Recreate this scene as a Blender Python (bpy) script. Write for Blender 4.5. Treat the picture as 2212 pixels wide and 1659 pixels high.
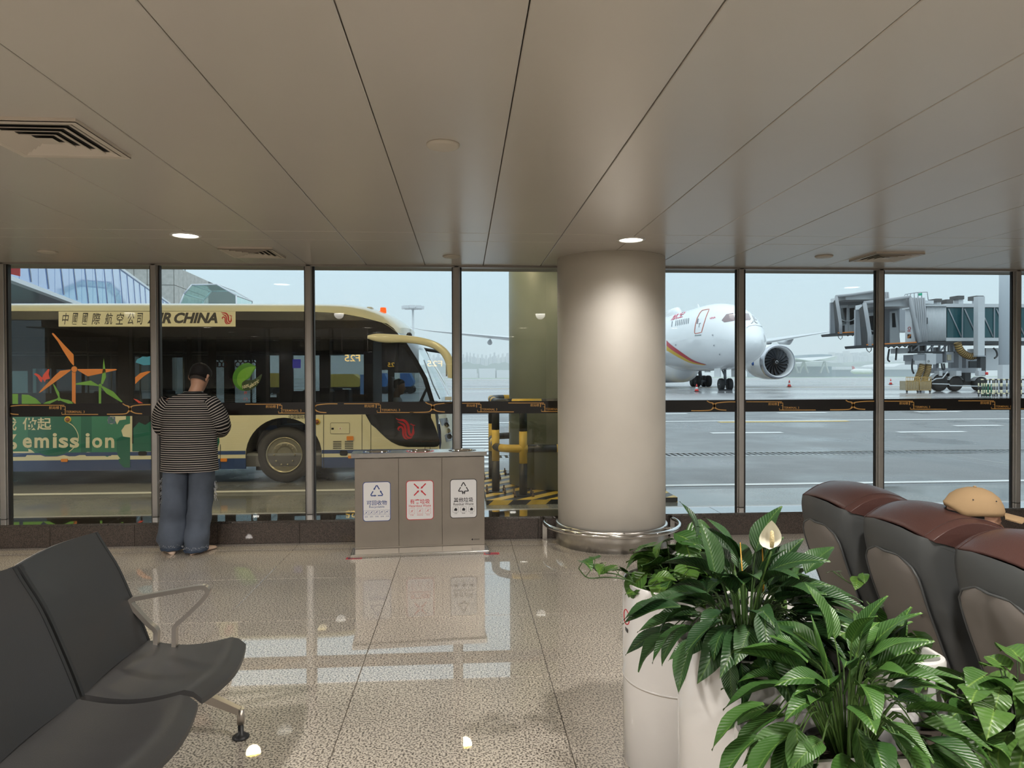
import bpy, bmesh, math, random
from mathutils import Vector, Matrix, Euler
from mathutils.bvhtree import BVHTree
PI = math.pi
for _o in list(bpy.data.objects): bpy.data.objects.remove(_o)
S = bpy.context.scene
COL = S.collection
random.seed(7)

# ------------------------------------------------------------------ camera
YAW, PITCH, ROLL, FPX, EYE = .0681, .01093, -.00334, 1534., 1.62
_cam = bpy.data.cameras.new('camera'); CAM = bpy.data.objects.new('camera', _cam); COL.objects.link(CAM)
_cam.sensor_width = 36; _cam.lens = FPX/2212*36; _cam.clip_start = .05; _cam.clip_end = 6000
CAM.matrix_world = Matrix.Translation((0, 0, EYE)) @ Matrix.Rotation(-YAW, 4, 'Z') @ Matrix.Rotation(PI/2-PITCH, 4, 'X') @ Matrix.Rotation(ROLL, 4, 'Z')
S.camera = CAM
S.view_settings.view_transform = 'Standard'; S.view_settings.look = 'None'
S.view_settings.gamma = 1; S.view_settings.use_curve_mapping = False
S.view_settings.exposure = 0.0
S.cycles.max_bounces = 10; S.cycles.diffuse_bounces = 4; S.cycles.glossy_bounces = 5
S.cycles.transmission_bounces = 8; S.cycles.transparent_max_bounces = 24; S.cycles.volume_bounces = 1
S.cycles.sample_clamp_indirect = 6; S.cycles.use_denoising = True
S.cycles.caustics_reflective = False; S.cycles.caustics_refractive = False

# ------------------------------------------------------------------ sky: one even overcast
W = bpy.data.worlds.new('overcast'); S.world = W; W.use_nodes = True
_n = W.node_tree.nodes; _l = W.node_tree.links; _n.clear()
_out = _n.new('ShaderNodeOutputWorld'); _bg = _n.new('ShaderNodeBackground')
_tc = _n.new('ShaderNodeTexCoord'); _sp = _n.new('ShaderNodeSeparateXYZ'); _rp = _n.new('ShaderNodeValToRGB')
_l.new(_tc.outputs['Generated'], _sp.inputs[0]); _l.new(_sp.outputs['Z'], _rp.inputs[0])
e = _rp.color_ramp.elements
e[0].position = 0.0; e[0].color = (.56, .70, .77, 1)
e[1].position = .14; e[1].color = (.60, .78, .89, 1)
e2 = e.new(1.0); e2.color = (1.45, 1.60, 1.70, 1)
_nz = _n.new('ShaderNodeTexNoise'); _nz.inputs['Scale'].default_value = 2.2; _nz.inputs['Detail'].default_value = 4
_l.new(_tc.outputs['Generated'], _nz.inputs['Vector'])
_mr = _n.new('ShaderNodeMapRange'); _mr.inputs['To Min'].default_value = .95; _mr.inputs['To Max'].default_value = 1.05
_l.new(_nz.outputs[0], _mr.inputs[0])
_vm = _n.new('ShaderNodeVectorMath'); _vm.operation = 'SCALE'
_l.new(_rp.outputs[0], _vm.inputs[0]); _l.new(_mr.outputs[0], _vm.inputs['Scale'])
_l.new(_vm.outputs[0], _bg.inputs[0]); _bg.inputs[1].default_value = 1.16
_l.new(_bg.outputs[0], _out.inputs[0])

# ------------------------------------------------------------------ ceiling downlights (position, watts)
LAMP_Z = 2.758
LAMPS = [(x, y) for y in (5.86, 1.85, -1.9, -5.6) for x in (-5.83, -2.215, 1.40, 5.01)]
LAMP_W = {5.86: 42}; LAMP_WB = 285
CANOPY_W = 62; CANOPY_FILL_W = 200
LAMP_COL = (1.0, .945, .88)

# ------------------------------------------------------------------ helpers
def ray(px, py):
    c, s = math.cos(ROLL), math.sin(ROLL)
    dx, dy = px-1106, py-829.5
    a, b = (c*dx+s*dy)/FPX, (-s*dx+c*dy)/FPX
    u = -b
    cy = math.cos(PITCH)+u*math.sin(PITCH); z = -math.sin(PITCH)+u*math.cos(PITCH)
    return Vector((a*math.cos(YAW)+cy*math.sin(YAW), -a*math.sin(YAW)+cy*math.cos(YAW), z))
def P(px, py, Y=None, Z=None, X=None):
    """point on a real plane of the place (x, y or z given, metres) that shows at a pixel of the photo"""
    r = ray(px, py)
    t = Y/r.y if Y is not None else ((Z-EYE)/r.z if Z is not None else X/r.x)
    return Vector((0, 0, EYE))+r*t

MATS = {}
def mat(name, col=(.5, .5, .5), rough=.5, metal=0, spec=.5, coat=0, var=0, vscale=8, bump=0, bscale=60, trans=0, emit=None, estr=0, ior=1.5, coatr=.05, aniso=0):
    if name in MATS: return MATS[name]
    m = bpy.data.materials.new(name); m.use_nodes = True
    nt = m.node_tree; b = nt.nodes['Principled BSDF']
    b.inputs['Base Color'].default_value = (*col, 1); b.inputs['Roughness'].default_value = rough
    b.inputs['Metallic'].default_value = metal; b.inputs['Specular IOR Level'].default_value = spec
    b.inputs['IOR'].default_value = ior
    b.inputs['Coat Weight'].default_value = coat; b.inputs['Coat Roughness'].default_value = coatr
    b.inputs['Transmission Weight'].default_value = trans
    b.inputs['Anisotropic'].default_value = aniso
    if emit: b.inputs['Emission Color'].default_value = (*emit, 1); b.inputs['Emission Strength'].default_value = estr
    if var or bump:
        tc = nt.nodes.new('ShaderNodeTexCoord')
    if var:
        nz = nt.nodes.new('ShaderNodeTexNoise'); nz.inputs['Scale'].default_value = vscale; nz.inputs['Detail'].default_value = 5
        nt.links.new(tc.outputs['Object'], nz.inputs['Vector'])
        mr = nt.nodes.new('ShaderNodeMapRange'); mr.inputs['From Min'].default_value = .3; mr.inputs['From Max'].default_value = .7
        mr.inputs['To Min'].default_value = 1-var; mr.inputs['To Max'].default_value = 1+var
        nt.links.new(nz.outputs[0], mr.inputs[0])
        mx = nt.nodes.new('ShaderNodeVectorMath'); mx.operation = 'SCALE'; mx.inputs[0].default_value = col
        nt.links.new(mr.outputs[0], mx.inputs['Scale']); nt.links.new(mx.outputs[0], b.inputs['Base Color'])
    if bump:
        nz = nt.nodes.new('ShaderNodeTexNoise'); nz.inputs['Scale'].default_value = bscale; nz.inputs['Detail'].default_value = 3
        nt.links.new(tc.outputs['Object'], nz.inputs['Vector'])
        bp = nt.nodes.new('ShaderNodeBump'); bp.inputs['Strength'].default_value = bump; bp.inputs['Distance'].default_value = .01
        nt.links.new(nz.outputs[0], bp.inputs['Height']); nt.links.new(bp.outputs[0], b.inputs['Normal'])
    MATS[name] = m
    return m
def glassmat(name, tint=(.93, .96, .95), ior=1.5, gloss=1.0, rough=0.0):
    if name in MATS: return MATS[name]
    m = bpy.data.materials.new(name); m.use_nodes = True; nt = m.node_tree; nt.nodes.clear()
    o = nt.nodes.new('ShaderNodeOutputMaterial'); mx = nt.nodes.new('ShaderNodeMixShader')
    t = nt.nodes.new('ShaderNodeBsdfTransparent'); g = nt.nodes.new('ShaderNodeBsdfGlossy')
    f = nt.nodes.new('ShaderNodeFresnel'); f.inputs[0].default_value = ior
    geo = nt.nodes.new('ShaderNodeNewGeometry')
    t.inputs[0].default_value = (*tint, 1); g.inputs[0].default_value = (gloss, gloss, gloss, 1); g.inputs['Roughness'].default_value = rough
    # a thin sheet reflects alike from both sides: use the absolute facing angle
    lw = nt.nodes.new('ShaderNodeVectorMath'); lw.operation = 'DOT_PRODUCT'
    nt.links.new(geo.outputs['Incoming'], lw.inputs[0]); nt.links.new(geo.outputs['Normal'], lw.inputs[1])
    ab = nt.nodes.new('ShaderNodeMath'); ab.operation = 'ABSOLUTE'; nt.links.new(lw.outputs['Value'], ab.inputs[0])
    om = nt.nodes.new('ShaderNodeMath'); om.operation = 'SUBTRACT'; om.inputs[0].default_value = 1; nt.links.new(ab.outputs[0], om.inputs[1])
    pw = nt.nodes.new('ShaderNodeMath'); pw.operation = 'POWER'; pw.inputs[1].default_value = 5; nt.links.new(om.outputs[0], pw.inputs[0])
    r0 = ((ior-1)/(ior+1))**2
    ma = nt.nodes.new('ShaderNodeMath'); ma.operation = 'MULTIPLY_ADD'; ma.inputs[1].default_value = 1-r0; ma.inputs[2].default_value = r0
    nt.links.new(pw.outputs[0], ma.inputs[0])
    nt.links.new(ma.outputs[0], mx.inputs[0]); nt.links.new(t.outputs[0], mx.inputs[1]); nt.links.new(g.outputs[0], mx.inputs[2])
    nt.links.new(mx.outputs[0], o.inputs[0])
    MATS[name] = m
    return m

def tag(o, label=None, cat=None, group=None, kind=None):
    if label: o['label'] = label
    if cat: o['category'] = cat
    if group: o['group'] = group
    if kind: o['kind'] = kind
    return o
def thing(name, label=None, cat=None, loc=(0, 0, 0), rz=0, group=None, kind=None):
    o = bpy.data.objects.new(name, None); COL.objects.link(o); o.location = loc; o.rotation_euler.z = rz
    o.empty_display_size = .1
    return tag(o, label, cat, group, kind)
def _wm(o):
    m = o.matrix_basis.copy()
    return _wm(o.parent) @ o.matrix_parent_inverse @ m if o.parent else m
def link(name, me, parent=None, m=None, world=True):
    """world=True: the mesh is given in world coordinates and keeps its place under the parent"""
    o = bpy.data.objects.new(name, me); COL.objects.link(o)
    if m and len(me.materials) == 0: me.materials.append(m)
    if parent:
        o.parent = parent
        if world: o.matrix_parent_inverse = _wm(parent).inverted()
    return o
class MB:
    """collects shapes and links them as ONE mesh object"""
    def __init__(s): s.v = []; s.f = []; s.sm = []; s.mi = []; s.mats = []; s.cur = 0; s.attr = None
    def use(s, m):
        if m not in s.mats: s.mats.append(m)
        s.cur = s.mats.index(m); return s
    def add(s, vs, fs, smooth=False):
        b = len(s.v); s.v += [tuple(v) for v in vs]
        for f in fs: s.f.append([b+i for i in f]); s.sm.append(smooth); s.mi.append(s.cur)
        return s
    def box(s, a, b, M=None, ch=0):
        (x0, y0, z0), (x1, y1, z1) = a, b
        if ch:
            bm = bmesh.new(); bmesh.ops.create_cube(bm, size=1)
            for v in bm.verts: v.co = Vector(((x0+x1)/2+v.co.x*abs(x1-x0), (y0+y1)/2+v.co.y*abs(y1-y0), (z0+z1)/2+v.co.z*abs(z1-z0)))
            bmesh.ops.bevel(bm, geom=bm.edges[:], offset=ch, segments=2, profile=.5, affect='EDGES', clamp_overlap=True)
            bm.verts.index_update()
            vs = [v.co.copy() for v in bm.verts]; fs = [[v.index for v in f.verts] for f in bm.faces]; bm.free()
        else:
            vs = [Vector(p) for p in ((x0, y0, z0), (x1, y0, z0), (x1, y1, z0), (x0, y1, z0), (x0, y0, z1), (x1, y0, z1), (x1, y1, z1), (x0, y1, z1))]
            fs = [(3, 2, 1, 0), (4, 5, 6, 7), (0, 1, 5, 4), (1, 2, 6, 5), (2, 3, 7, 6), (3, 0, 4, 7)]
        if M is not None: vs = [M @ v for v in vs]
        return s.add(vs, fs)
    def tube(s, pts, r, n=10, cap=True, closed=False):
        pts = [Vector(p) for p in pts]; N = len(pts)
        rs = r if isinstance(r, (list, tuple)) else [r]*N
        rings = []; up = None
        for i, p in enumerate(pts):
            if closed: t = pts[(i+1) % N]-pts[i-1]
            else: t = pts[min(i+1, N-1)]-pts[max(i-1, 0)]
            t.normalize()
            if up is None:
                up = Vector((0, 0, 1)) if abs(t.z) < .9 else Vector((1, 0, 0))
            a = up.cross(t)
            if a.length < 1e-5: a = Vector((1, 0, 0)).cross(t)
            a.normalize(); b = t.cross(a).normalized(); up = b
            rings.append([p+(a*math.cos(2*PI*k/n)+b*math.sin(2*PI*k/n))*rs[i] for k in range(n)])
        return s.loft(rings, True, cap, closed)
    def loft(s, rings, wrap=True, cap=True, closed=False, smooth=True):
        n = len(rings[0]); vs = [p for r in rings for p in r]; fs = []
        R = len(rings)
        for i in range(R if closed else R-1):
            j = (i+1) % R
            for k in range(n if wrap else n-1):
                l = (k+1) % n
                fs.append((i*n+k, i*n+l, j*n+l, j*n+k))
        s.add(vs, fs, smooth)
        if cap and wrap and not closed:
            b = len(s.v)-len(vs)
            s.f.append([b+k for k in range(n)][::-1]); s.sm.append(False); s.mi.append(s.cur)
            s.f.append([b+(R-1)*n+k for k in range(n)]); s.sm.append(False); s.mi.append(s.cur)
        return s
    def cyl(s, a, b, r, n=16, r2=None, cap=True):
        return s.tube([a, b], [r, r if r2 is None else r2], n, cap)
    def lathe(s, prof, c=(0, 0, 0), n=32, M=None, cap=True):
        rings = [[Vector((c[0]+r*math.cos(2*PI*k/n), c[1]+r*math.sin(2*PI*k/n), c[2]+z)) for k in range(n)] for r, z in prof]
        if M is not None: rings = [[M @ p for p in r] for r in rings]
        return s.loft(rings, True, cap)
    def prism(s, poly, d, smooth=False):
        """closed polygon (3-D points, one plane) swept by vector d"""
        poly = [Vector(p) for p in poly]; d = Vector(d); n = len(poly)
        s.add(poly+[p+d for p in poly], [list(range(n)), list(range(2*n-1, n-1, -1))]+[(i, n+i, n+(i+1) % n, (i+1) % n) for i in range(n)], smooth)
        return s
    def build(s, name, m=None, parent=None, sharp=None, tri=False, recalc=True, world=True, weld=False):
        me = bpy.data.meshes.new(name)
        me.from_pydata(s.v, [], s.f)
        for mm in ([m] if m else s.mats): me.materials.append(mm)
        if not m and s.mats: me.polygons.foreach_set('material_index', s.mi)
        me.polygons.foreach_set('use_smooth', s.sm)
        if s.attr is not None:
            at = me.attributes.new('v', 'FLOAT', 'POINT'); at.data.foreach_set('value', s.attr)
        if recalc or tri or weld:
            bm = bmesh.new(); bm.from_mesh(me)
            if weld: bmesh.ops.remove_doubles(bm, verts=bm.verts, dist=1e-4)
            if tri: bmesh.ops.triangulate(bm, faces=[f for f in bm.faces if len(f.verts) > 4])
            if recalc: bmesh.ops.recalc_face_normals(bm, faces=bm.faces)
            bm.to_mesh(me); bm.free()
        if sharp is not None:
            me.set_sharp_from_angle(angle=sharp)
        me.update()
        return link(name, me, parent, world=world)
def catmull(pts, n=6, closed=False):
    pts = [Vector(p) for p in pts]; N = len(pts); out = []
    for i in range(N if closed else N-1):
        p0 = pts[(i-1) % N] if closed else pts[max(i-1, 0)]; p1 = pts[i]; p2 = pts[(i+1) % N]
        p3 = pts[(i+2) % N] if closed else pts[min(i+2, N-1)]
        for k in range(n):
            t = k/n
            out.append(.5*((2*p1)+(p2-p0)*t+(2*p0-5*p1+4*p2-p3)*t*t+(3*p1-p0-3*p2+p3)*t**3))
    if not closed: out.append(pts[-1])
    return out
def pp(pts, Y):  # pixel outline -> points on the plane y=Y
    return [P(x, y, Y=Y) for x, y in pts]
def plate(name, pts, Y, t, m, parent, smooth_n=0):
    """plate in the plane y=Y with an outline read at pixels, t metres thick towards the viewer"""
    if smooth_n: pts = [(v.x, v.y) for v in catmull([(x, y, 0) for x, y in pts], smooth_n, True)]
    return MB().prism(pp(pts, Y), (0, -t, 0)).build(name, m, parent, tri=True)
def rectpx(x0, y0, x1, y1): return [(x0, y0), (x1, y0), (x1, y1), (x0, y1)]
def rrect(x0, y0, x1, y1, r, n=5):
    o = []
    for cx, cy, a0 in ((x1-r, y0+r, -90), (x1-r, y1-r, 0), (x0+r, y1-r, 90), (x0+r, y0+r, 180)):
        for k in range(n+1):
            a = math.radians(a0+90*k/n); o.append((cx+r*math.cos(a), cy+r*math.sin(a)))
    return o
def stroke(mb, pts, w, Y, t):
    """flat ribbon along pixel points on plane y=Y; w pixels wide (number or list)"""
    n = len(pts); ws = w if isinstance(w, (list, tuple)) else [w]*n; L = []; R = []
    for i, (x, y) in enumerate(pts):
        x0, y0 = pts[max(i-1, 0)]; x1, y1 = pts[min(i+1, n-1)]
        d = math.hypot(x1-x0, y1-y0) or 1; nx, ny = -(y1-y0)/d*ws[i]/2, (x1-x0)/d*ws[i]/2
        L.append((x+nx, y+ny)); R.append((x-nx, y-ny))
    a = pp(L, Y); b = pp(R, Y); d = Vector((0, -t, 0))
    rings = [[a[i], b[i], b[i]+d, a[i]+d] for i in range(n)]
    mb.loft(rings, True, True, smooth=False)
def text_mesh(txt, bold=0, shear=0, space=1):
    cu = bpy.data.curves.new('lettering', 'FONT'); cu.body = txt; cu.offset = bold; cu.shear = shear; cu.space_character = space
    cu.resolution_u = 3
    ob = bpy.data.objects.new('lettering', cu); COL.objects.link(ob)
    dg = bpy.context.evaluated_depsgraph_get(); dg.update()
    me = bpy.data.meshes.new_from_object(ob.evaluated_get(dg)); bpy.data.objects.remove(ob); bpy.data.curves.remove(cu)
    me.materials.clear()
    return me
_TC = {}
def text_px(name, txt, box, Y, m, parent, bold=0, shear=0, t=.001, space=1, flip=False, rot=0):
    """lettering fitted into a pixel box on plane y=Y"""
    k = (txt, bold, shear, space)
    if k not in _TC: _TC[k] = text_mesh(*k)
    me = _TC[k].copy(); x0, y0, x1, y1 = box
    xs = [v.co.x for v in me.vertices]; ys = [v.co.y for v in me.vertices]
    a, b, c, d = min(xs), max(xs), min(ys), max(ys)
    for v in me.vertices:
        u = (v.co.x-a)/max(b-a, 1e-6); w = (v.co.y-c)/max(d-c, 1e-6)
        if flip: u = 1-u
        p = P(x0+(x1-x0)*u, y1+(y0-y1)*w+rot*(u-.5), Y=Y); v.co = p-Vector((0, t, 0))
    me.materials.append(m)
    return link(name, me, parent)
def text_local(name, txt, w, h, M, m, parent, bold=0, shear=0, space=1):
    """lettering w x h metres centred in the local XY plane of M"""
    k = (txt, bold, shear, space)
    if k not in _TC: _TC[k] = text_mesh(*k)
    me = _TC[k].copy()
    xs = [v.co.x for v in me.vertices]; ys = [v.co.y for v in me.vertices]
    a, b, c, d = min(xs), max(xs), min(ys), max(ys)
    for v in me.vertices:
        v.co = M @ Vector(((v.co.x-a)/(b-a)*w-w/2, (v.co.y-c)/(d-c)*h-h/2, 0))
    me.materials.append(m)
    return link(name, me, parent)
def copy_tree(o, parent=None):
    c = o.copy(); COL.objects.link(c)
    if parent: c.parent = parent
    for ch in [x for x in KIDS.get(o.name, [])]: copy_tree(ch, c)
    return c
KIDS = {}
def index_kids():
    KIDS.clear()
    for o in bpy.data.objects:
        if o.parent: KIDS.setdefault(o.parent.name, []).append(o)
# ================================================================== the lounge
GY = 7.04       # front face of the stone plinth
GG = 7.36       # glass line
CZ = 2.758      # ceiling
KC = 1.044
def granite(name, light, dark, scale, rough, thr=(.42, .56), coat=0, spec=.5, ior=1.5, mid=None):
    m = bpy.data.materials.new(name); m.use_nodes = True; nt = m.node_tree; b = nt.nodes['Principled BSDF']
    geo = nt.nodes.new('ShaderNodeNewGeometry')
    n1 = nt.nodes.new('ShaderNodeTexNoise'); n1.inputs['Scale'].default_value = scale; n1.inputs['Detail'].default_value = 2.0; n1.inputs['Roughness'].default_value = .5
    n2 = nt.nodes.new('ShaderNodeTexNoise'); n2.inputs['Scale'].default_value = 1.3; n2.inputs['Detail'].default_value = 3
    nt.links.new(geo.outputs['Position'], n1.inputs['Vector']); nt.links.new(geo.outputs['Position'], n2.inputs['Vector'])
    rp = nt.nodes.new('ShaderNodeValToRGB'); nt.links.new(n1.outputs[0], rp.inputs[0])
    rp.color_ramp.elements[0].position = thr[0]; rp.color_ramp.elements[0].color = (*dark, 1)
    rp.color_ramp.elements[1].position = thr[1]; rp.color_ramp.elements[1].color = (*light, 1)
    if mid:
        q = rp.color_ramp.elements.new((thr[0]+thr[1])/2); q.color = (*mid, 1)
    mr = nt.nodes.new('ShaderNodeMapRange'); mr.inputs['From Min'].default_value = .3; mr.inputs['From Max'].default_value = .7
    mr.inputs['To Min'].default_value = .9; mr.inputs['To Max'].default_value = 1.08
    nt.links.new(n2.outputs[0], mr.inputs[0])
    sc = nt.nodes.new('ShaderNodeVectorMath'); sc.operation = 'SCALE'
    nt.links.new(rp.outputs[0], sc.inputs[0]); nt.links.new(mr.outputs[0], sc.inputs['Scale']); nt.links.new(sc.outputs[0], b.inputs['Base Color'])
    b.inputs['Roughness'].default_value = rough; b.inputs['Coat Weight'].default_value = coat; b.inputs['Coat Roughness'].default_value = .015
    b.inputs['Coat IOR'].default_value = 1.7; b.inputs['IOR'].default_value = ior; b.inputs['Specular IOR Level'].default_value = spec
    MATS[name] = m; return m
M_FLOOR = granite('beige_granite', (.67, .615, .53), (.075, .062, .052), 105, .35, (.40, .56), coat=1.0, mid=(.43, .385, .33))
M_PLINTH = granite('brown_granite', (.095, .072, .060), (.022, .017, .014), 190, .4, (.42, .6), coat=.12)
M_GROUT = mat('floor_joint', (.09, .08, .07), .8)
M_STEEL = mat('brushed_steel', (.60, .58, .55), .28, 1, var=.05, vscale=30)
M_POLISH = mat('polished_steel', (.72, .71, .69), .12, 1)
M_ALU = mat('mullion_aluminium', (.42, .405, .385), .38, .7, var=.04)
M_GASKET = mat('black_gasket', (.012, .012, .013), .5)
M_GLASS = glassmat('window_glass', (.955, .975, .97), 1.5)
M_WALLP = mat('wall_paint', (.30, .28, .25), .7, var=.03); M_WALLD = mat('wall_dark_stone', (.05, .048, .046), .4, var=.2)
# floor: polished granite tiles, 1.03 x 1.0 m, on a dark bed that shows in the joints
floor = thing('floor', kind='structure', loc=(0, 0, 0))
MB().box((-9.4, -7.2, -.12), (9.4, GY+.02, -.006)).build('floor_bed', M_GROUT, floor)
TX0, TX, TY = -1.60, 1.03, 1.0
def tile_mesh(w, d):
    mb = MB(); c = .002
    mb.loft([[Vector(p) for p in r] for r in (((0, 0, -.02), (w, 0, -.02), (w, d, -.02), (0, d, -.02)), ((0, 0, -c), (w, 0, -c), (w, d, -c), (0, d, -c)), ((c, c, 0), (w-c, c, 0), (w-c, d-c, 0), (c, d-c, 0)))], smooth=False)
    me = bpy.data.meshes.new('tile'); me.from_pydata(mb.v, [], mb.f); me.materials.append(M_FLOOR); return me
_tm = tile_mesh(TX-.003, TY-.003); _tl = tile_mesh(TX-.003, GY-6.8-.003)
for i in range(-7, 10):
    for j in range(-8, 6):
        o = link('tile', _tm, floor); o.location = (TX0+i*TX, 1.8+j*TY+.0-1.0+.0, 0)
    o = link('tile', _tl, floor); o.location = (TX0+i*TX, 6.8, 0)
# ceiling: perforated metal planks, 0.568 m wide
def ceilmat():
    m = bpy.data.materials.new('ceiling_plank_metal'); m.use_nodes = True; nt = m.node_tree; b = nt.nodes['Principled BSDF']
    geo = nt.nodes.new('ShaderNodeNewGeometry')
    n2 = nt.nodes.new('ShaderNodeTexNoise'); n2.inputs['Scale'].default_value = .9; n2.inputs['Detail'].default_value = 4
    nt.links.new(geo.outputs['Position'], n2.inputs['Vector'])
    mr = nt.nodes.new('ShaderNodeMapRange'); mr.inputs['To Min'].default_value = .94; mr.inputs['To Max'].default_value = 1.05
    nt.links.new(n2.outputs[0], mr.inputs[0])
    vo = nt.nodes.new('ShaderNodeTexVoronoi'); vo.inputs['Scale'].default_value = 110; vo.inputs['Randomness'].default_value = 0
    nt.links.new(geo.outputs['Position'], vo.inputs['Vector'])
    m2 = nt.nodes.new('ShaderNodeMapRange'); m2.inputs['From Min'].default_value = .18; m2.inputs['From Max'].default_value = .3
    m2.inputs['To Min'].default_value = .82; m2.inputs['To Max'].default_value = 1
    nt.links.new(vo.outputs['Distance'], m2.inputs[0])
    mu = nt.nodes.new('ShaderNodeMath'); mu.operation = 'MULTIPLY'; nt.links.new(mr.outputs[0], mu.inputs[0]); nt.links.new(m2.outputs[0], mu.inputs[1])
    sc = nt.nodes.new('ShaderNodeVectorMath'); sc.operation = 'SCALE'; sc.inputs[0].default_value = (.585, .548, .505)
    nt.links.new(mu.outputs[0], sc.inputs['Scale']); nt.links.new(sc.outputs[0], b.inputs['Base Color'])
    b.inputs['Roughness'].default_value = .27; b.inputs['Specular IOR Level'].default_value = .5; b.inputs['IOR'].default_value = 2.0
    MATS['ceil'] = m; return m
M_CEIL = ceilmat(); M_VOID = mat('ceiling_void', (.02, .018, .016), .9)
ceiling = thing('ceiling', kind='structure', loc=(0, 0, CZ))
MB().box((-9.4, -7.2, CZ+.025), (9.4, 7.6, CZ+.14)).build('ceiling_void', M_VOID, ceiling)
CX0, CX = -.98, .593
def plank(w, d, skew=0):
    mb = MB(); c = .003
    mb.loft([[Vector(p) for p in r] for r in (((0, 0, .022), (w, 0, .022), (w, d, .022), (0, d, .022)), ((0, 0, c), (w, 0, c), (w, d, c), (0, d, c)), ((c, c, 0), (w-c, c, 0), (w-c, d-c, 0), (c, d-c, 0)))], smooth=False)
    me = bpy.data.meshes.new('ceiling_panel'); me.from_pydata(mb.v, [], mb.f); me.materials.append(M_CEIL); return me
for y0, y1 in ((-7.2, -.9), (-.9, 5.66), (5.66, 6.01), (6.01, GG+.06)):
    me = plank(CX-.005, y1-y0-.006)
    for i in range(-15, 18):
        o = link('ceiling_panel', me, ceiling); o.location = (CX0+i*CX+.0025, y0+.003, CZ+random.uniform(-.0006, .0006))
# walls behind and beside the camera
for nm, a, b in (('wall_left', (-9.5, -7.2, 0), (-9.4, GG, 2.78)), ('wall_right', (9.4, -7.2, 0), (9.5, GG, 2.78)), ('wall_back', (-9.4, -7.3, 0), (9.4, -7.2, 2.78))):
    tag(MB().box(a, b).build(nm, M_WALLD if nm == 'wall_back' else M_WALLP), kind='structure')
# window wall: stone plinth, mullions, panes with a warning band
wf = thing('wall_front', kind='structure', loc=(0, GY, 0))
MB().box((-9.4, GY+.02, -.16), (9.4, GG+.12, .200)).build('plinth_core', M_GROUT, wf)
SX = [-9.4+.78*k for k in range(25)]
def slab(w):
    return MB().box((0, 0, 0), (w-.003, .03, .200), ch=.002)
me0 = None
for k in range(24):
    if me0 is None:
        o = slab(.78).build('stone_slab', M_PLINTH, wf, world=False); me0 = o.data
    else: o = link('stone_slab', me0, wf, world=False)
    o.location = (SX[k], 0, 0)
M_SILL = granite('polished_dark_granite', (.06, .05, .042), (.018, .014, .012), 190, .03, (.42, .6), coat=1.0)
for k in range(13): MB().box((-9.4+1.5*k, GY-.006, .2), (-9.4+1.5*k+1.497, GG+.02, .224), ch=.0025).build('sill_slab', M_SILL, wf)
MB().box((-9.4, GG+.02, .05), (9.4, GG+.14, .215)).build('outer_sill', M_ALU, wf)
MULX = [-7.59, -6.06, -4.53, -3.079, -1.559, -.064, 1.43, 2.933, 4.464, 6.011, 7.54, 9.05]
for x in MULX:
    if x == 1.43: continue
    mb = MB().use(M_ALU)
    mb.box((x-.031, GG-.05, .224), (x+.023, GG+.05, CZ), ch=.006)
    mb.box((x-.044, GG-.025, .224), (x+.031, GG+.03, CZ), ch=.004)
    mb.use(M_GASKET).box((x+.0315, GG-.02, .224), (x+.048, GG+.03, CZ))
    mb.box((x-.054, GG-.01, .224), (x-.0445, GG+.02, CZ))
    mb.build('mullion', None, wf)
MB().box((-9.4, GG-.05, CZ-.018), (9.4, GG+.05, CZ-.001)).build('head_rail', mat('head_rail_grey', (.36, .34, .32), .4, .5), wf)
MB().box((-9.4, GG+.055, CZ-.01), (9.4, GG+.3, 3.0)).build('lintel', M_WALLP, wf)
M_BAND = mat('band_black', (.008, .007, .007), .35)
M_GOLD = mat('band_gold', (.72, .40, .12), .45)
GP = GG
spans = [(MULX[i]+.046, MULX[i+1]-.052) for i in range(len(MULX)-1)]
for i, (a, b) in enumerate(spans):
    w = thing('window_%d' % (i+1), kind='structure', loc=((a+b)/2, GP, .23))
    if abs(b-1.378) < .01: b = 1.19
    if a > 1.43 and a < 1.5: a = 1.70
    MB().box((a, GP, .231), (b, GP+.012, CZ-.015)).build('pane', M_GLASS, w)
    MB().box((a, GP-.0015, P(1100, 893, Y=GP).z), (b, GP, P(1100, 866.5, Y=GP).z)).build('warning_band', M_BAND, w)
    spans[i] = (a, b, w)
def winof(px):
    x = P(px, 880, Y=GP).x
    return min(spans, key=lambda s: abs(x-(s[0]+s[1])/2))[2]
GT = GP-.0015
def bandz(px): return 871-(px-100)*.0045, 898-(px-100)*.00625   # top and bottom of the band at a pixel column
for lx in (132, 600, 813, 1030, 1168, 1682, 1965, 2140):
    w = winof(lx); t, b = bandz(lx); h = b-t
    k = .86 if lx > 1000 else 1
    text_px('lettering', '航站楼', (lx-26*k, t+h*.24, lx-4*k, t+h*.48), GT, M_GOLD, w, .01)
    mb = MB()
    stroke(mb, [(lx-70, t+h*.17), (lx+7, t+h*.17)], 1.6, GT, .0006)
    stroke(mb, [(lx-.5, t+h*.17), (lx-.5, t+h*.52)], 1.9, GT, .0006)
    stroke(mb, [(lx+2, t+h*.27), (lx+9, t+h*.27), (lx+9, t+h*.5), (lx+5, t+h*.5), (lx+9, t+h*.52), (lx+9, t+h*.9)], 1.6, GT, .0006)
    stroke(mb, [(lx+1.5, t+h*.74), (lx+1.5, t+h*.9), (lx+80, t+h*.9)], 1.6, GT, .0006)
    mb.build('band_emblem', M_GOLD, w)
    text_px('lettering', 'TERMINAL 3', (lx+11, t+h*.60, lx+51*k, t+h*.79), GT, M_GOLD, w, .012, space=1.1)
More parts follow.
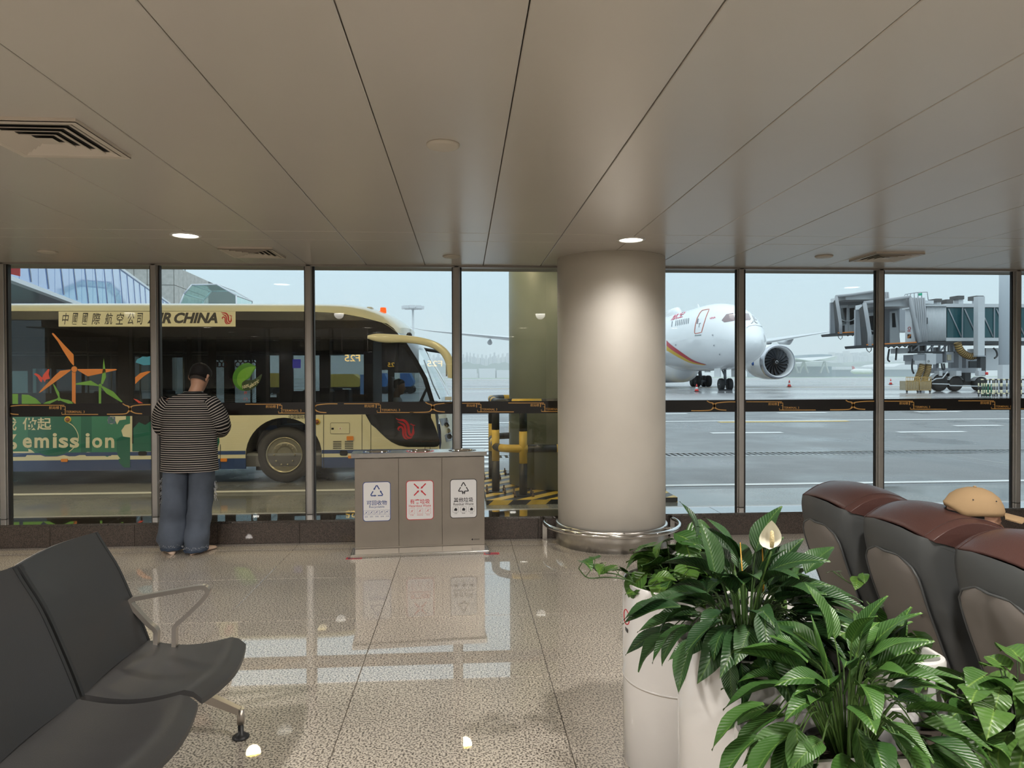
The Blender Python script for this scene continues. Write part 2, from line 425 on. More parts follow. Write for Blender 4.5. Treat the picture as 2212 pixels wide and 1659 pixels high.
for sx, half in ((281, 0), (935, 0), (1543, 0), (1843, 0), (14, 1), (679, 1)):
    w = winof(sx+12); t, b = bandz(sx); h = b-t; m_ = (t+b)/2
    up = catmull([(sx-1, m_, 0), (sx+3, m_-5, 0), (sx+10, t+h*.22, 0), (sx+30, t+h*.15, 0), (sx+50, t+h*.15, 0)], 4)
    dn = catmull([(sx-1, m_, 0), (sx+3, m_+5, 0), (sx+12, b-h*.16, 0), (sx+26, b-h*.12, 0)], 4)
    mb = MB()
    for path in (up, dn): stroke(mb, [(v.x, v.y) for v in path], [5-3*min(1, i/6) for i in range(len(path))], GT, .0006)
    if not half:
        up = catmull([(sx+1, m_, 0), (sx-4, m_-6, 0), (sx-10, t+h*.2, 0), (sx-16, t+h*.06, 0)], 4)
        dn = catmull([(sx+1, m_, 0), (sx-4, m_+6, 0), (sx-10, b-h*.12, 0), (sx-30, b-h*.08, 0), (sx-50, b-h*.08, 0)], 4)
        for path in (up, dn): stroke(mb, [(v.x, v.y) for v in path], [5-3*min(1, i/6) for i in range(len(path))], GT, .0006)
    mb.build('band_emblem', M_GOLD, w)
# round column with steel foot
M_COLW = mat('column_paint', (.88, .84, .77), .62, var=.03, vscale=3, bump=.05, bscale=40)
CC = (1.443, 6.885)
colu = thing('column', kind='structure', loc=(*CC, 0))
MB().lathe([(.523, .196), (.523, CZ)], (*CC, 0), 72).build('shaft', M_COLW, colu)
MB().lathe([(.545, 0), (.545, .19), (.540, .198), (.523, .2)], (*CC, 0), 72).build('kick_plate', M_STEEL, colu)
rg = thing('guard_rail', 'curved steel guard rail round the foot of the white column', 'guard rail', (*CC, 0))
RR = .655
mb = MB(); mb.tube([(CC[0]+RR*math.cos(a), CC[1]+RR*math.sin(a), .185) for a in [math.radians(180-12+(-0)+k*(204/48)) for k in range(49)]], .021, 14)
mb.build('rail', M_POLISH, rg)
for a in (math.radians(170), math.radians(10)):
    a_ = a if math.sin(a) < 0 or True else a
    x, y = CC[0]+RR*math.cos(a_), CC[1]+RR*math.sin(a_)
    if y > GY-.03: y = GY-.03
    MB().box((x-.022, y-.006, 0), (x+.022, y+.006, .19)).build('post', M_STEEL, rg)
for a in (math.radians(215), math.radians(270), math.radians(325)):
    MB().cyl((CC[0]+.54*math.cos(a), CC[1]+.54*math.sin(a), .185), (CC[0]+RR*math.cos(a), CC[1]+RR*math.sin(a), .185), .012).build('bracket', M_POLISH, rg)
# downlights
M_LENS = mat('lamp_lens', (1, 1, 1), .5, emit=(1, .93, .8), estr=9)
M_TRIM = mat('lamp_trim', (.75, .73, .7), .35)
_g = 'recessed ceiling downlights'
_l0 = None
for (x, y) in LAMPS:
    if _l0 is None:
        t_ = thing('ceiling_light', loc=(0, 0, 0))
        a_ = MB().lathe([(.118, 0), (.118, -.006), (.098, -.009), (.095, -.002), (.095, 0)], n=40, cap=False).build('trim_ring', M_TRIM, t_)
        b_ = MB().lathe([(.0945, -.003), (.0945, -.001)], n=40).build('lens', M_LENS, t_)
        _l0 = (t_, a_, b_)
        root = t_
    else:
        root = thing('ceiling_light')
        for q in _l0[1:]:
            c = q.copy(); COL.objects.link(c); c.parent = root
    root.location = (x, y, LAMP_Z)
    tag(root, 'round recessed ceiling light, lit, in the plank row near the windows' if y > 5 else 'round recessed ceiling light further back, out of the picture above the camera', 'ceiling light', _g)
    L = bpy.data.lights.new('downlight', 'SPOT'); L.energy = LAMP_W.get(y, LAMP_WB); L.color = LAMP_COL; L.spot_size = math.radians(172 if y < 5 else 140); L.spot_blend = .35 if y < 5 else 1.0; L.shadow_soft_size = .085
    lo = bpy.data.objects.new('downlight', L); COL.objects.link(lo); lo.parent = root; lo.location = (0, 0, -.02)
_lab = {-2.215: 'lit round downlight above the standing man', 1.40: 'lit round downlight just in front of the white column', 5.01: 'lit round downlight at the right edge of the ceiling strip', -5.83: 'lit round downlight left of the one above the man'}
for o in [q for q in COL.objects if q.name.startswith('ceiling_light')]:
    if o.location.y > 5:
        o['label'] = _lab[min(_lab, key=lambda k: abs(k-o.location.x))]; del o['group']
# smoke detectors / blank discs
M_DISC = mat('detector_plastic', (.60, .55, .48), .5)
for (x, y), lb in (((-.096, 3.51), 'round flush ceiling disc in the middle of the ceiling'), ((-.11, 6.745), 'small round ceiling disc close to the windows above the bins'), ((3.437, 6.573), 'small round ceiling disc close to the windows above the airliner'), ((-3.73, 6.674), 'small round ceiling disc close to the windows at the far left')):
    d = MB().lathe([(.082, 0), (.082, -.006), (.074, -.014), (.06, -.016), (0.001, -.016)], n=32).build('smoke_detector', M_DISC)
    d.location = (x, y, CZ); tag(d, lb, 'detector')
# square diffuser vents
M_VENTF = mat('vent_frame', (.62, .56, .49), .4)
def vent(x, y, s, lb):
    t = thing('air_vent', lb, 'air vent', (x, y, CZ))
    def ring(mb, a, b, z0, z1):
        o = [(-a, -a), (a, -a), (a, a), (-a, a)]; i = [(-b, -b), (b, -b), (b, b), (-b, b)]
        mb.loft([[Vector((p[0], p[1], z0)) for p in o], [Vector((p[0], p[1], z1)) for p in i], [Vector((p[0], p[1], z1+.004)) for p in i], [Vector((p[0], p[1], z0+.004)) for p in o]], True, False, True, False)
    mb = MB(); ring(mb, s, s*.88, -.020, -.018); o_ = [(-s, -s), (s, -s), (s, s), (-s, s)]; mb.loft([[Vector((*p, 0)) for p in o_], [Vector((*p, -.020)) for p in o_]], True, False, False, False); f = mb.build('frame', M_VENTF, t, world=False)
    MB().box((-s*.985, -s*.985, -.006), (s*.985, s*.985, -.001)).build('duct_opening', M_VOID, t, world=False)
    for k, (a, b) in enumerate(((.86, .74), (.68, .56), (.50, .38), (.32, .20))):
        mb = MB(); ring(mb, s*a, s*b, -.020, -.008); mb.build('blade', M_VENTF, t, world=False)
    MB().lathe([(s*.24, -.020), (.001, -.008)], n=4, M=Matrix.Rotation(PI/4, 4, 'Z')).build('centre_cap', M_VENTF, t, world=False)
    return t
vent(-1.955, 3.51, .262, 'large square louvred air vent at the left of the ceiling')
vent(-1.905, 6.61, .235, 'square louvred air vent between the man and the bus windscreen, near the windows')
vent(4.04, 6.555, .235, 'square louvred air vent near the windows at the right')
# gate signs hanging behind the camera: seen mirrored in the window glass
M_SIGN = mat('sign_black', (.012, .012, .014), .3)
M_SY = mat('sign_yellow_lit', (1, .6, .05), .5, emit=(1, .58, .06), estr=7)
for (x, y, z, txt, w_, lb) in ((-2.55, -2.2, 2.06, 'F25', .36, 'black hanging gate sign with lit F25'), (-.75, -5.2, 1.98, 'F25', .42, 'black hanging gate sign with lit F25, further back')):
    s_ = thing('gate_sign', lb, 'sign', (x, y, z))
    MB().box((x-.42, y-.05, z-.15), (x+.42, y+.05, z+.15), ch=.008).build('housing', M_SIGN, s_)
    text_local('lettering', txt, w_, .16, Matrix.Translation((x-.05, y+.052, z)) @ Matrix.Rotation(PI, 4, 'Z') @ Matrix.Rotation(PI/2, 4, 'X'), M_SY, s_, .01)
    for dx in (-.3, .3): MB().cyl((x+dx, y, z+.15), (x+dx, y, CZ), .01).build('hanger', M_ALU, s_)
# ================================================================== the apron outside
def gz(y):  # the apron lies level, then rises gently towards the stands
    return -.16 if y < 20 else (-.16+.52*(min(y, 60)-20)/40)
def wetmat(name, col, r0, r1, scale, var=.15, coat=0, bump=0, joints=None, stretch=1.0):
    m = bpy.data.materials.new(name); m.use_nodes = True; nt = m.node_tree; b = nt.nodes['Principled BSDF']
    geo = nt.nodes.new('ShaderNodeNewGeometry')
    mp = nt.nodes.new('ShaderNodeMapping'); mp.inputs['Scale'].default_value = (stretch, 1, 1); nt.links.new(geo.outputs['Position'], mp.inputs[0])
    n1 = nt.nodes.new('ShaderNodeTexNoise'); n1.inputs['Scale'].default_value = scale; n1.inputs['Detail'].default_value = 4
    n2 = nt.nodes.new('ShaderNodeTexNoise'); n2.inputs['Scale'].default_value = 38; n2.inputs['Detail'].default_value = 2
    nt.links.new(mp.outputs[0], n1.inputs['Vector']); nt.links.new(geo.outputs['Position'], n2.inputs['Vector'])
    mr = nt.nodes.new('ShaderNodeMapRange'); mr.inputs['From Min'].default_value = .40; mr.inputs['From Max'].default_value = .6
    mr.inputs['To Min'].default_value = r0; mr.inputs['To Max'].default_value = r1
    nt.links.new(n1.outputs[0], mr.inputs[0]); nt.links.new(mr.outputs[0], b.inputs['Roughness'])
    m2 = nt.nodes.new('ShaderNodeMapRange'); m2.inputs['From Min'].default_value = .35; m2.inputs['From Max'].default_value = .65
    m2.inputs['To Min'].default_value = 1-var; m2.inputs['To Max'].default_value = 1+var
    nt.links.new(n1.outputs[0], m2.inputs[0])
    m3 = nt.nodes.new('ShaderNodeMapRange'); m3.inputs['From Min'].default_value = .3; m3.inputs['From Max'].default_value = .7
    m3.inputs['To Min'].default_value = .8; m3.inputs['To Max'].default_value = 1.2; nt.links.new(n2.outputs[0], m3.inputs[0])
    mu = nt.nodes.new('ShaderNodeMath'); mu.operation = 'MULTIPLY'; nt.links.new(m2.outputs[0], mu.inputs[0]); nt.links.new(m3.outputs[0], mu.inputs[1])
    sc = nt.nodes.new('ShaderNodeVectorMath'); sc.operation = 'SCALE'; sc.inputs[0].default_value = col
    nt.links.new(mu.outputs[0], sc.inputs['Scale']); nt.links.new(sc.outputs[0], b.inputs['Base Color'])
    if bump:
        bp = nt.nodes.new('ShaderNodeBump'); bp.inputs['Strength'].default_value = bump; bp.inputs['Distance'].default_value = .01
        nt.links.new(n2.outputs[0], bp.inputs['Height']); nt.links.new(bp.outputs[0], b.inputs['Normal'])
    b.inputs['Specular IOR Level'].default_value = .5
    MATS[name] = m; return m
M_ASPH = wetmat('wet_asphalt', (.155, .16, .165), .22, .6, .35, .18, bump=.25)
M_CONC = wetmat('wet_concrete_strip', (.20, .205, .195), .06, .25, .5, .1, bump=.03)
M_APRON = wetmat('wet_apron_concrete', (.33, .33, .34), .10, .55, .07, .22, stretch=.35)
M_GRASS = mat('airfield_grass', (.14, .26, .06), .9, var=.2, vscale=.05)
M_LW = mat('line_white', (.75, .76, .75), .4); M_LY = mat('line_yellow', (.75, .5, .10), .4)
gr = thing('ground', kind='structure', loc=(0, 12, -.16))
def strip(name, x0, x1, y0, y1, z, m, par=gr, n=1):
    ys = [y0+(y1-y0)*i/n for i in range(n+1)]
    mb = MB(); mb.loft([[Vector((x0, y, z+gz(y))), Vector((x1, y, z+gz(y)))] for y in ys], False, False, smooth=False)
    o = mb.build(name, m, par, recalc=False)
    me = o.data
    if me.polygons[0].normal.z < 0: me.flip_normals()
    return o
strip('kerb_strip', -60, 60, 7.5, 10.9, 0, M_CONC)
strip('service_road', -120, 160, 10.9, 15.3, 0, M_ASPH)
strip('service_road', -120, 160, 16.1, 20, 0, M_ASPH)
strip('service_road', -120, 160, 20, 42, 0, M_ASPH)
strip('apron', -120, 160, 42, 60, 0, M_APRON)
strip('apron', -900, 1200, 60, 390, 0, M_APRON)
strip('apron', -900, 1200, 470, 3000, 0, M_APRON)
tag(strip('grass_strip', -900, 1200, 390, 470, 0, M_GRASS))
# drain channel with grating bars
dr = thing('drain_channel', kind='structure', loc=(0, 15.7, -.2))
strip('channel', -60, 90, 15.28, 16.12, -.09, mat('drain_dark', (.03, .03, .03), .6), dr)
me0 = MB().box((0, 15.42, -.2), (.07, 15.98, -.165)).build('grating', mat('grating_steel', (.28, .29, .30), .4, .8), None).data
o0 = bpy.data.objects['grating']; bpy.data.objects.remove(o0)
gm = MB()
for k in range(480): gm.box((-14+k*.14, 15.42, -.2), (-14+k*.14+.07, 15.98, -.165))
tag(gm.build('grating', MATS['grating_steel'], dr), kind='stuff')
for y in (15.28, 15.98): MB().box((-60, y, -.25), (90, y+.14, -.158)).build('channel_edge', M_CONC, dr)
# painted lines
def line(x0, x1, y0, y1, m, nm='road_marking'):
    z = .004+.0002*y0
    o = MB().loft([[Vector((x0, y0, gz(y0)+z)), Vector((x1, y0, gz(y0)+z))], [Vector((x0, y1, gz(y1)+z)), Vector((x1, y1, gz(y1)+z))]], False, False, smooth=False).build(nm, m, gr, recalc=False)
    if o.data.polygons[0].normal.z < 0: o.data.flip_normals()
line(-60, 60, 11.18, 11.36, M_LW)
line(-60, 60, 25.7, 26.0, M_LW); line(9.3, 14.2, 25.2, 25.55, M_LY)
for px0, px1, y in ((1540, 1702, 937), (1945, 2105, 935), (2068, 2180, 921), (1685, 1800, 893), (1440, 1490, 895), (1986, 2092, 891), (1060, 1098, 937)):
    a = P(px0, y, Z=gz(21)); b = P(px1, y, Z=gz(21)); yy = a.y
    for _ in range(4): a = P(px0, y, Z=gz(yy)); b = P(px1, y, Z=gz(yy)); yy = a.y
    line(a.x, b.x, yy, yy+.3*yy/20, M_LW)
a = P(2068, 986, Z=-.16); b = P(2200, 1006, Z=-.16)
MB().prism([a+Vector((0, 0, .006)), b+Vector((0, 0, .006)), b+Vector((0, .2, .006)), a+Vector((0, .2, .006))], (0, 0, -.004)).build('road_marking', M_LW, gr)
for k in range(22):     # zebra bars beside the column
    y = 13.0+k*.78
    line(-.9+.02*k, .62+.018*k, y, y+.36, M_LW)
line(-30, 2, 34, 34.4, M_LY)
for y, m in ((44, M_LW), (71, M_LY), (96, M_LW), (150, M_LW), (210, M_LY)): line(-200, 300, y, y+.4*y/40, m)
# canopy over the pick-up lane: soffit, edge beam, wall above the windows
M_SOF = mat('canopy_soffit', (.68, .68, .65), .6, var=.04)
cn = thing('canopy', kind='structure', loc=(-8, 11, 4.8))
MB().box((-24, 7.7, 3.92), (3.4, 12.97, 4.5)).build('soffit', M_SOF, cn)
MB().box((-24, 7.66, 2.9), (20, 7.9, 6.5)).build('outer_wall', M_SOF, cn)
M_CL = mat('canopy_lamp_lens', (1, .8, .3), .5, emit=(1, .66, .10), estr=9)
for x, yl in [(q, 10.6) for q in (-12.4, -9.3, -6.2, -3.1, .0)]+[(q, 8.5) for q in (-12.4, -9.3, -6.2, -3.1, .0)]:  # the row nearer the windows is unseen, added to brighten the bus side
    t = thing('canopy_light', loc=(x, yl, 3.92))
    MB().lathe([(.13, 0), (.13, -.02), (.105, -.02), (.105, 0)], (x, yl, 3.92), 28, cap=False).build('trim_ring', M_TRIM, t)
    MB().lathe([(.10, -.012), (.10, -.004)], (x, yl, 3.92), 28).build('lens', M_CL, t)
    tag(t, 'warm yellow round lamp under the outside canopy beside the bus' if yl > 9 else 'added unseen yellow lamp under the outside canopy, brightening the bus side', 'ceiling light', 'canopy lamps over the bus lane' if yl > 9 else 'added unseen lamps brightening the bus side')
    L = bpy.data.lights.new('canopy_lamp', 'SPOT'); L.energy = CANOPY_W if yl > 9 else CANOPY_FILL_W; L.color = (1, .80, .48); L.spot_size = math.radians(165); L.spot_blend = .4; L.shadow_soft_size = .1
    lo = bpy.data.objects.new('canopy_lamp', L); COL.objects.link(lo); lo.parent = t; lo.location = (0, 0, -.03)
# big outside column with striped plinth
M_COLO = mat('outer_column_paint', (.22, .25, .22), .45, var=.05, vscale=2)
M_YEL = mat('safety_yellow', (.62, .42, .06), .45, var=.12, vscale=6); M_BLK = mat('safety_black', (.018, .019, .02), .45)
oc = thing('outer_column', kind='structure', loc=(1.66, 11.35, -.08))
MB().lathe([(.93, -.08), (.93, 5)], (1.66, 11.35, 0), 64).build('shaft', M_COLO, oc)
MB().box((.31, 9.8, -.2), (3.0, 12.9, -.095)).build('plinth', M_BLK, oc)
# diagonal stripes on top and face of the plinth, as raised paint
def clip(poly, x0, x1, y0, y1):
    def c(poly, f, inter):
        o = []
        for i, p in enumerate(poly):
            q = poly[(i+1) % len(poly)]
            if f(p): o.append(p)
            if f(p) != f(q): o.append(inter(p, q))
        return o
    ix = lambda X: (lambda p, q: (X, p[1]+(q[1]-p[1])*(X-p[0])/(q[0]-p[0])))
    iy = lambda Yv: (lambda p, q: (p[0]+(q[0]-p[0])*(Yv-p[1])/(q[1]-p[1]), Yv))
    for f, g in ((lambda p: p[0] >= x0, ix(x0)), (lambda p: p[0] <= x1, ix(x1)), (lambda p: p[1] >= y0, iy(y0)), (lambda p: p[1] <= y1, iy(y1))):
        if poly: poly = c(poly, f, g)
    return poly
for k in range(-6, 9):
    x = .31+k*.42
    pl = clip([(x, 9.8), (x+.21, 9.8), (x+.21-3.1*.9+3.1*1.8, 12.9), (x-3.1*.9+3.1*1.8, 12.9)], .31, 3.0, 9.8, 12.9)
    if len(pl) > 2: MB().prism([Vector((a, b, -.0945)) for a, b in pl], (0, 0, .003)).build('stripe', M_YEL, oc)
    q = [(x+k*.11, -.18), (x+k*.11+.27, -.18), (x+k*.11+.37, -.095), (x+k*.11+.10, -.095)]
    q = clip(q, .31, 3.0, -.2, -.095)
    if len(q) > 2: MB().prism([Vector((a, 9.8, b)) for a, b in q], (0, -.003, 0)).build('stripe', M_YEL, oc)
# crash rail round it: banded pipes
cr = thing('crash_barrier', 'black and yellow pipe barrier round the big outside column', 'barrier', (1.66, 11.3, -.09))
def banded(pts, r, seg, par, nm, ph=0, n=14):
    pts = [Vector(p) for p in pts]; ds = [0]
    for i in range(1, len(pts)): ds.append(ds[-1]+(pts[i]-pts[i-1]).length)
    T = ds[-1]; cuts = sorted(set([0, T]+[c for c in [k*seg-ph for k in range(int(T/seg)+3)] if 0 < c < T]))
    def at(d):
        for i in range(1, len(pts)):
            if d <= ds[i]+1e-9: return pts[i-1].lerp(pts[i], (d-ds[i-1])/max(ds[i]-ds[i-1], 1e-9))
        return pts[-1]
    mb = MB()
    for i in range(len(cuts)-1):
        a, b = cuts[i], cuts[i+1]; mid = [pts[k] for k in range(len(pts)) if a+1e-6 < ds[k] < b-1e-6]
        mb.use(M_YEL if int((a+b)/2/seg+ph/seg) % 2 else M_BLK).tube([at(a)]+mid+[at(b)], r, n)
    return mb.build(nm, None, par)
X0, X1, Y0, Y1 = .47, 2.85, 10.15, 12.45
def loop(z, c=.35): return [(X0, Y0+c, z), (X0+c*.15, Y0+c*.45, z), (X0+c*.45, Y0+c*.15, z), (X0+c, Y0, z), (X1-c, Y0, z), (X1-c*.3, Y0+c*.3, z), (X1, Y0+c, z), (X1, Y1-c, z), (X1-c*.3, Y1-c*.3, z), (X1-c, Y1, z), (X0+c, Y1, z), (X0+c*.3, Y1-c*.3, z), (X0, Y1-c, z), (X0, Y0+c, z)]
banded(loop(1.24), .058, .42, cr, 'top_rail'); banded(loop(.58), .058, .42, cr, 'middle_rail', .2)
for x, y in ((X0, 10.5), (.85, Y0), (X0, 11.9), (2.35, Y0), (X1, 10.5), (X1, 11.9), (.85, Y1), (2.35, Y1)):
    banded([(x, y, -.09), (x, y, 1.24)], .058, .46, cr, 'post')
    MB().box((x-.1, y-.1, -.091), (x+.1, y+.1, -.078)).build('foot_plate', M_BLK, cr)
    for a in (-.085, .085):
        for b in (-.085, .085):
            MB().cyl((x+a*1.5, y+b*1.5, -.091), (x+a*1.5, y+b*1.5, -.01), .011, 8).cyl((x+a*1.5, y+b*1.5, -.091), (x+a*1.5, y+b*1.5, -.055), .022, 6).build('anchor_bolt', mat('rusty_bolt', (.10, .07, .05), .7), cr)
# glazed passenger corridor, upper left
M_BLUE = mat('blue_spandrel_glass', (.22, .36, .72), .06, .0, coat=1, var=.06, vscale=.3)
M_GREY = mat('corridor_soffit', (.20, .21, .24), .35, .3)
M_FRAMEW = mat('white_steel', (.72, .74, .76), .4)
d = Vector((-.255, .967, 0)).normalized(); nrm = Vector((d.y, -d.x, 0))   # facade direction; normal towards the bus
A0 = Vector((-14.1, 20.1, 0))
cor = thing('passenger_corridor', 'raised corridor clad in blue glass, top left above the bus', 'building', tuple(A0))
L_ = 46; mb = MB()
def q3(s, t, z): p = A0+d*s-nrm*t; return Vector((p.x, p.y, z))
mb.loft([[q3(s, 0.05, 5.0), q3(s, 0.05, 8.1), q3(s, 4, 8.1), q3(s, 4, 5.0)] for s in (0, L_)], smooth=False)
mb.build('shell', M_GREY, cor)
k = 0; s = 0.0
while s < L_-.1:
    MB().loft([[q3(a, .0, 5.12), q3(a, .0, 8.05), q3(a, .04, 8.05), q3(a, .04, 5.12)] for a in (s+.02, s+2.17)], smooth=False).build('glass_panel', M_BLUE, cor)
    MB().cyl(q3(s+.2, -.02, 8.0), q3(s+1.3, -.02, 5.2), .022, 6).build('brace', M_FRAMEW, cor)
    s += 2.2
MB().loft([[q3(s, -.08, 4.96), q3(s, -.08, 5.12), q3(s, .2, 5.12), q3(s, .2, 4.96)] for s in (0, L_)], smooth=False).build('edge_trim', M_FRAMEW, cor)
MB().loft([[q3(s, -.08, 8.05), q3(s, -.08, 8.2), q3(s, .2, 8.2), q3(s, .2, 8.05)] for s in (0, L_)], smooth=False).build('roof_trim', M_FRAMEW, cor)
for s in (3, 18, 33): p = q3(s, 2, 0); MB().cyl((p.x, p.y, -.2), (p.x, p.y, 5.0), .35, 20).build('support_column', M_GREY, cor)
plate('poster', [(18, 591), (22, 578), (44, 578), (44, 597)], 24.0, .02, mat('red_poster', (.62, .07, .05), .4), cor)
# green glazed lower hall below it
gh = thing('glazed_hall', 'greenish glazed hall under the blue glass corridor', 'building', (-28, 34, 0))
M_GG = mat('green_glass', (.30, .52, .46), .1, 0, coat=1)
for k in range(9): MB().box((-33+k*1.5, 34, .2), (-33+k*1.5+1.38, 34.1, 4.75)).build('glass_panel', M_GG, gh)
MB().box((-33.2, 33.95, 4.75), (-19.4, 38, 4.95)).build('roof', M_FRAMEW, gh)
MB().box((-33.2, 34.2, -.1), (-19.4, 38, 4.75)).build('hall_body', M_GREY, gh)
# stone clad terminal block
M_STONE = mat('pale_granite_cladding', (.50, .49, .46), .7, var=.12, vscale=3)
sb = thing('stone_building', 'pale granite clad terminal block behind the blue corridor', 'building', (-30, 76, 0))
cx, cy = -28.4, 72.1
e1 = Vector((-.06, 1, 0)).normalized(); e2 = Vector((-1, -.02, 0)).normalized()
def bx(o, u, a, b, w, z0, z1, dep, nm, m, par):
    n_ = Vector((u.y, -u.x, 0)); p = o+u*a; q = o+u*b
    MB().loft([[Vector((p.x, p.y, z0)), Vector((p.x, p.y, z1)), Vector((p.x, p.y, z1))+n_*dep, Vector((p.x, p.y, z0))+n_*dep], [Vector((q.x, q.y, z0)), Vector((q.x, q.y, z1)), Vector((q.x, q.y, z1))+n_*dep, Vector((q.x, q.y, z0))+n_*dep]], smooth=False).build(nm, m, par)
O = Vector((cx, cy, 0))
MB().loft([[O+Vector((0, 0, z)), O+e1*24+Vector((0, 0, z)), O+e1*24+e2*40+Vector((0, 0, z)), O+e2*40+Vector((0, 0, z))] for z in (0, 12.6)], smooth=False).build('block', mat('cladding_joint', (.2, .2, .19), .8), sb)
for r in range(4):
    z0 = 12.6-(r+1)*1.9
    for c in range(9): bx(O, e1, c*1.25+.03, (c+1)*1.25-.03, 0, z0+.03, z0+1.87, .06, 'panel', M_STONE, sb)
    for c in range(14): bx(O+e2*((c+1)*1.25), -e2, .03, 1.22, 0, z0+.03, z0+1.87, .06, 'panel', M_STONE, sb)
MB().box((cx-9, cy-.4, 12.6), (cx-3, cy+3, 13.3)).build('roof_parapet', M_STONE, sb)
for k in range(6): MB().cyl((cx-4+.7*k, cy+1, 12.6), (cx-4+.7*k, cy+1, 13.6), .05, 6).build('railing_post', M_FRAMEW, sb)
# curved glass roof hood in front of it
gh2 = thing('glass_hood', 'small pale green glass roof hood right of the stone block', 'building', (-22, 58, 0))
M_HOOD = glassmat('hood_glass', (.84, .94, .92), 1.5, .9, .05)
prof = [(0, 6.6), (.8, 8.0), (1.6, 8.7), (4.2, 8.75), (6.2, 7.9), (6.3, 4)]
x0 = P(403, 640, Y=58).x
pf = [Vector((x0+.72*a, 56, b)) for a, b in prof]
for i in range(len(pf)-1):
    a, b = pf[i], pf[i+1]
    for k in range(3):
        o = Vector((0, k*1.4, 0)); MB().prism([a+o, b+o, b+o+Vector((0, 1.35, 0)), a+o+Vector((0, 1.35, 0))], (0, 0, -.02)).build('glass_panel', M_HOOD, gh2)
    MB().cyl(a, b, .06, 6).build('frame_bar', M_FRAMEW, gh2); MB().cyl(a+Vector((0, 4.2, 0)), b+Vector((0, 4.2, 0)), .06, 6).build('frame_bar', M_FRAMEW, gh2)
MB().prism([pf[0], pf[1], pf[2], pf[3], pf[4], pf[5], Vector((pf[0].x, 56, 4))], (0, .02, 0)).build('glass_gable', M_HOOD, gh2)
for p in pf[1:5]: MB().cyl(p, p+Vector((0, 4.2, 0)), .06, 6).build('frame_bar', M_FRAMEW, gh2)
MB().box((pf[0].x, 56, .2), (pf[-1].x, 60.4, 4)).build('base', M_STONE, gh2)
# antenna mast on the roof line
MB().cyl((-28.8, 76, 12.6), (-28.8, 76, 17), .06, 6).build('mast', M_FRAMEW, sb)
# tall apron floodlight
fl = thing('floodlight_mast', 'tall thin floodlight mast on the far apron above the bus windscreen', 'light mast', (-12.62, 180, .36))
MB().cyl((-12.62, 180, .3), (-12.62, 180, 19.6), .42, 12, .24).build('pole', M_FRAMEW, fl)
MB().lathe([(.9, 0), (1.6, .3), (.9, .6), (.3, .6)], (-12.62, 180, 18.6), 16).build('ring', M_FRAMEW, fl)
for k in range(8):
    a = k*PI/4; x, y = -12.62+2.1*math.cos(a), 180+2.1*math.sin(a)
    MB().box((x-.7, y-.5, 18.6), (x+.7, y+.5, 19.4), ch=.05).build('lamp_head', M_FRAMEW, fl)
# far terminal with wave roof and A struts
ft = thing('far_terminal', 'hazy terminal with a wave shaped roof on slanted struts, across the airfield', 'building', (P(1800, 800, Y=480).x, 480, .4))
YT = 480
M_FT = mat('far_glass_wall', (.16, .24, .30), .3); M_FR = mat('far_roof', (.72, .74, .76), .5)
a = P(1688, 806, Y=YT); b = P(1803, 782, Y=YT)
MB().box((a.x, YT+4, .3), (b.x, YT+60, b.z-3)).build('glass_wall', M_FT, ft)
wave = [(1672, 772), (1700, 769), (1730, 776), (1752, 779), (1780, 775), (1806, 769), (1809, 773), (1804, 778), (1780, 778), (1768, 777), (1752, 781), (1735, 778), (1700, 774), (1672, 778)]
MB().prism([P(x, y, Y=YT-12) for x, y in wave], (0, 70, 0)).build('roof', M_FR, ft, tri=True)
for x in (1693, 1715, 1736, 1781, 1828):
    for dx in (-9, 9):
        if x+dx > 1806: continue
        MB().cyl(P(x, 781, Y=YT), P(x+dx, 806, Y=YT), .8, 8).build('strut', M_FR, ft)
MB().prism([P(x, y, Y=YT+80) for x, y in ((1745, 780), (1747, 766), (1775, 765), (1797, 766), (1800, 778))], (0, 40, 0)).build('upper_hall', M_FT, ft, tri=True)
f2 = thing('far_hangar', 'long low hazy hangar with a pale roof right of the far terminal', 'building', (P(1850, 800, Y=520).x, 520, .4))
a = P(1806, 806, Y=520); b = P(2010, 792, Y=520)
MB().box((a.x, 520, .3), (b.x, 560, b.z-2.2)).build('wall', M_FT, f2)
MB().box((a.x-2, 517, b.z-2.2), (b.x, 562, b.z)).build('roof', M_FR, f2)
f3 = thing('far_arched_hall', 'hazy arched terminal hall seen under the boarding bridge', 'building', (P(1960, 800, Y=640).x, 640, .4))
arc = [(1912, 804), (1925, 795), (1945, 787), (1970, 784), (2000, 786), (2050, 796), (2060, 813.5), (1912, 813.5)]
MB().prism([P(x, y, Y=640) for x, y in arc], (0, 60, 0)).build('roof', M_FR, f3, tri=True)
f4 = thing('far_low_terminal', 'low hazy service building at the far side of the apron, left of the column', 'building', (P(1040, 805, Y=560).x, 560, .4))
for x0_, x1_, y_ in ((985, 1030, 797), (1035, 1070, 796), (1073, 1200, 799)):
    a = P(x0_, 806, Y=560); b = P(x1_, y_, Y=560)
    MB().box((a.x, 560, .3), (b.x, 590, b.z)).build('wall', M_FR, f4)
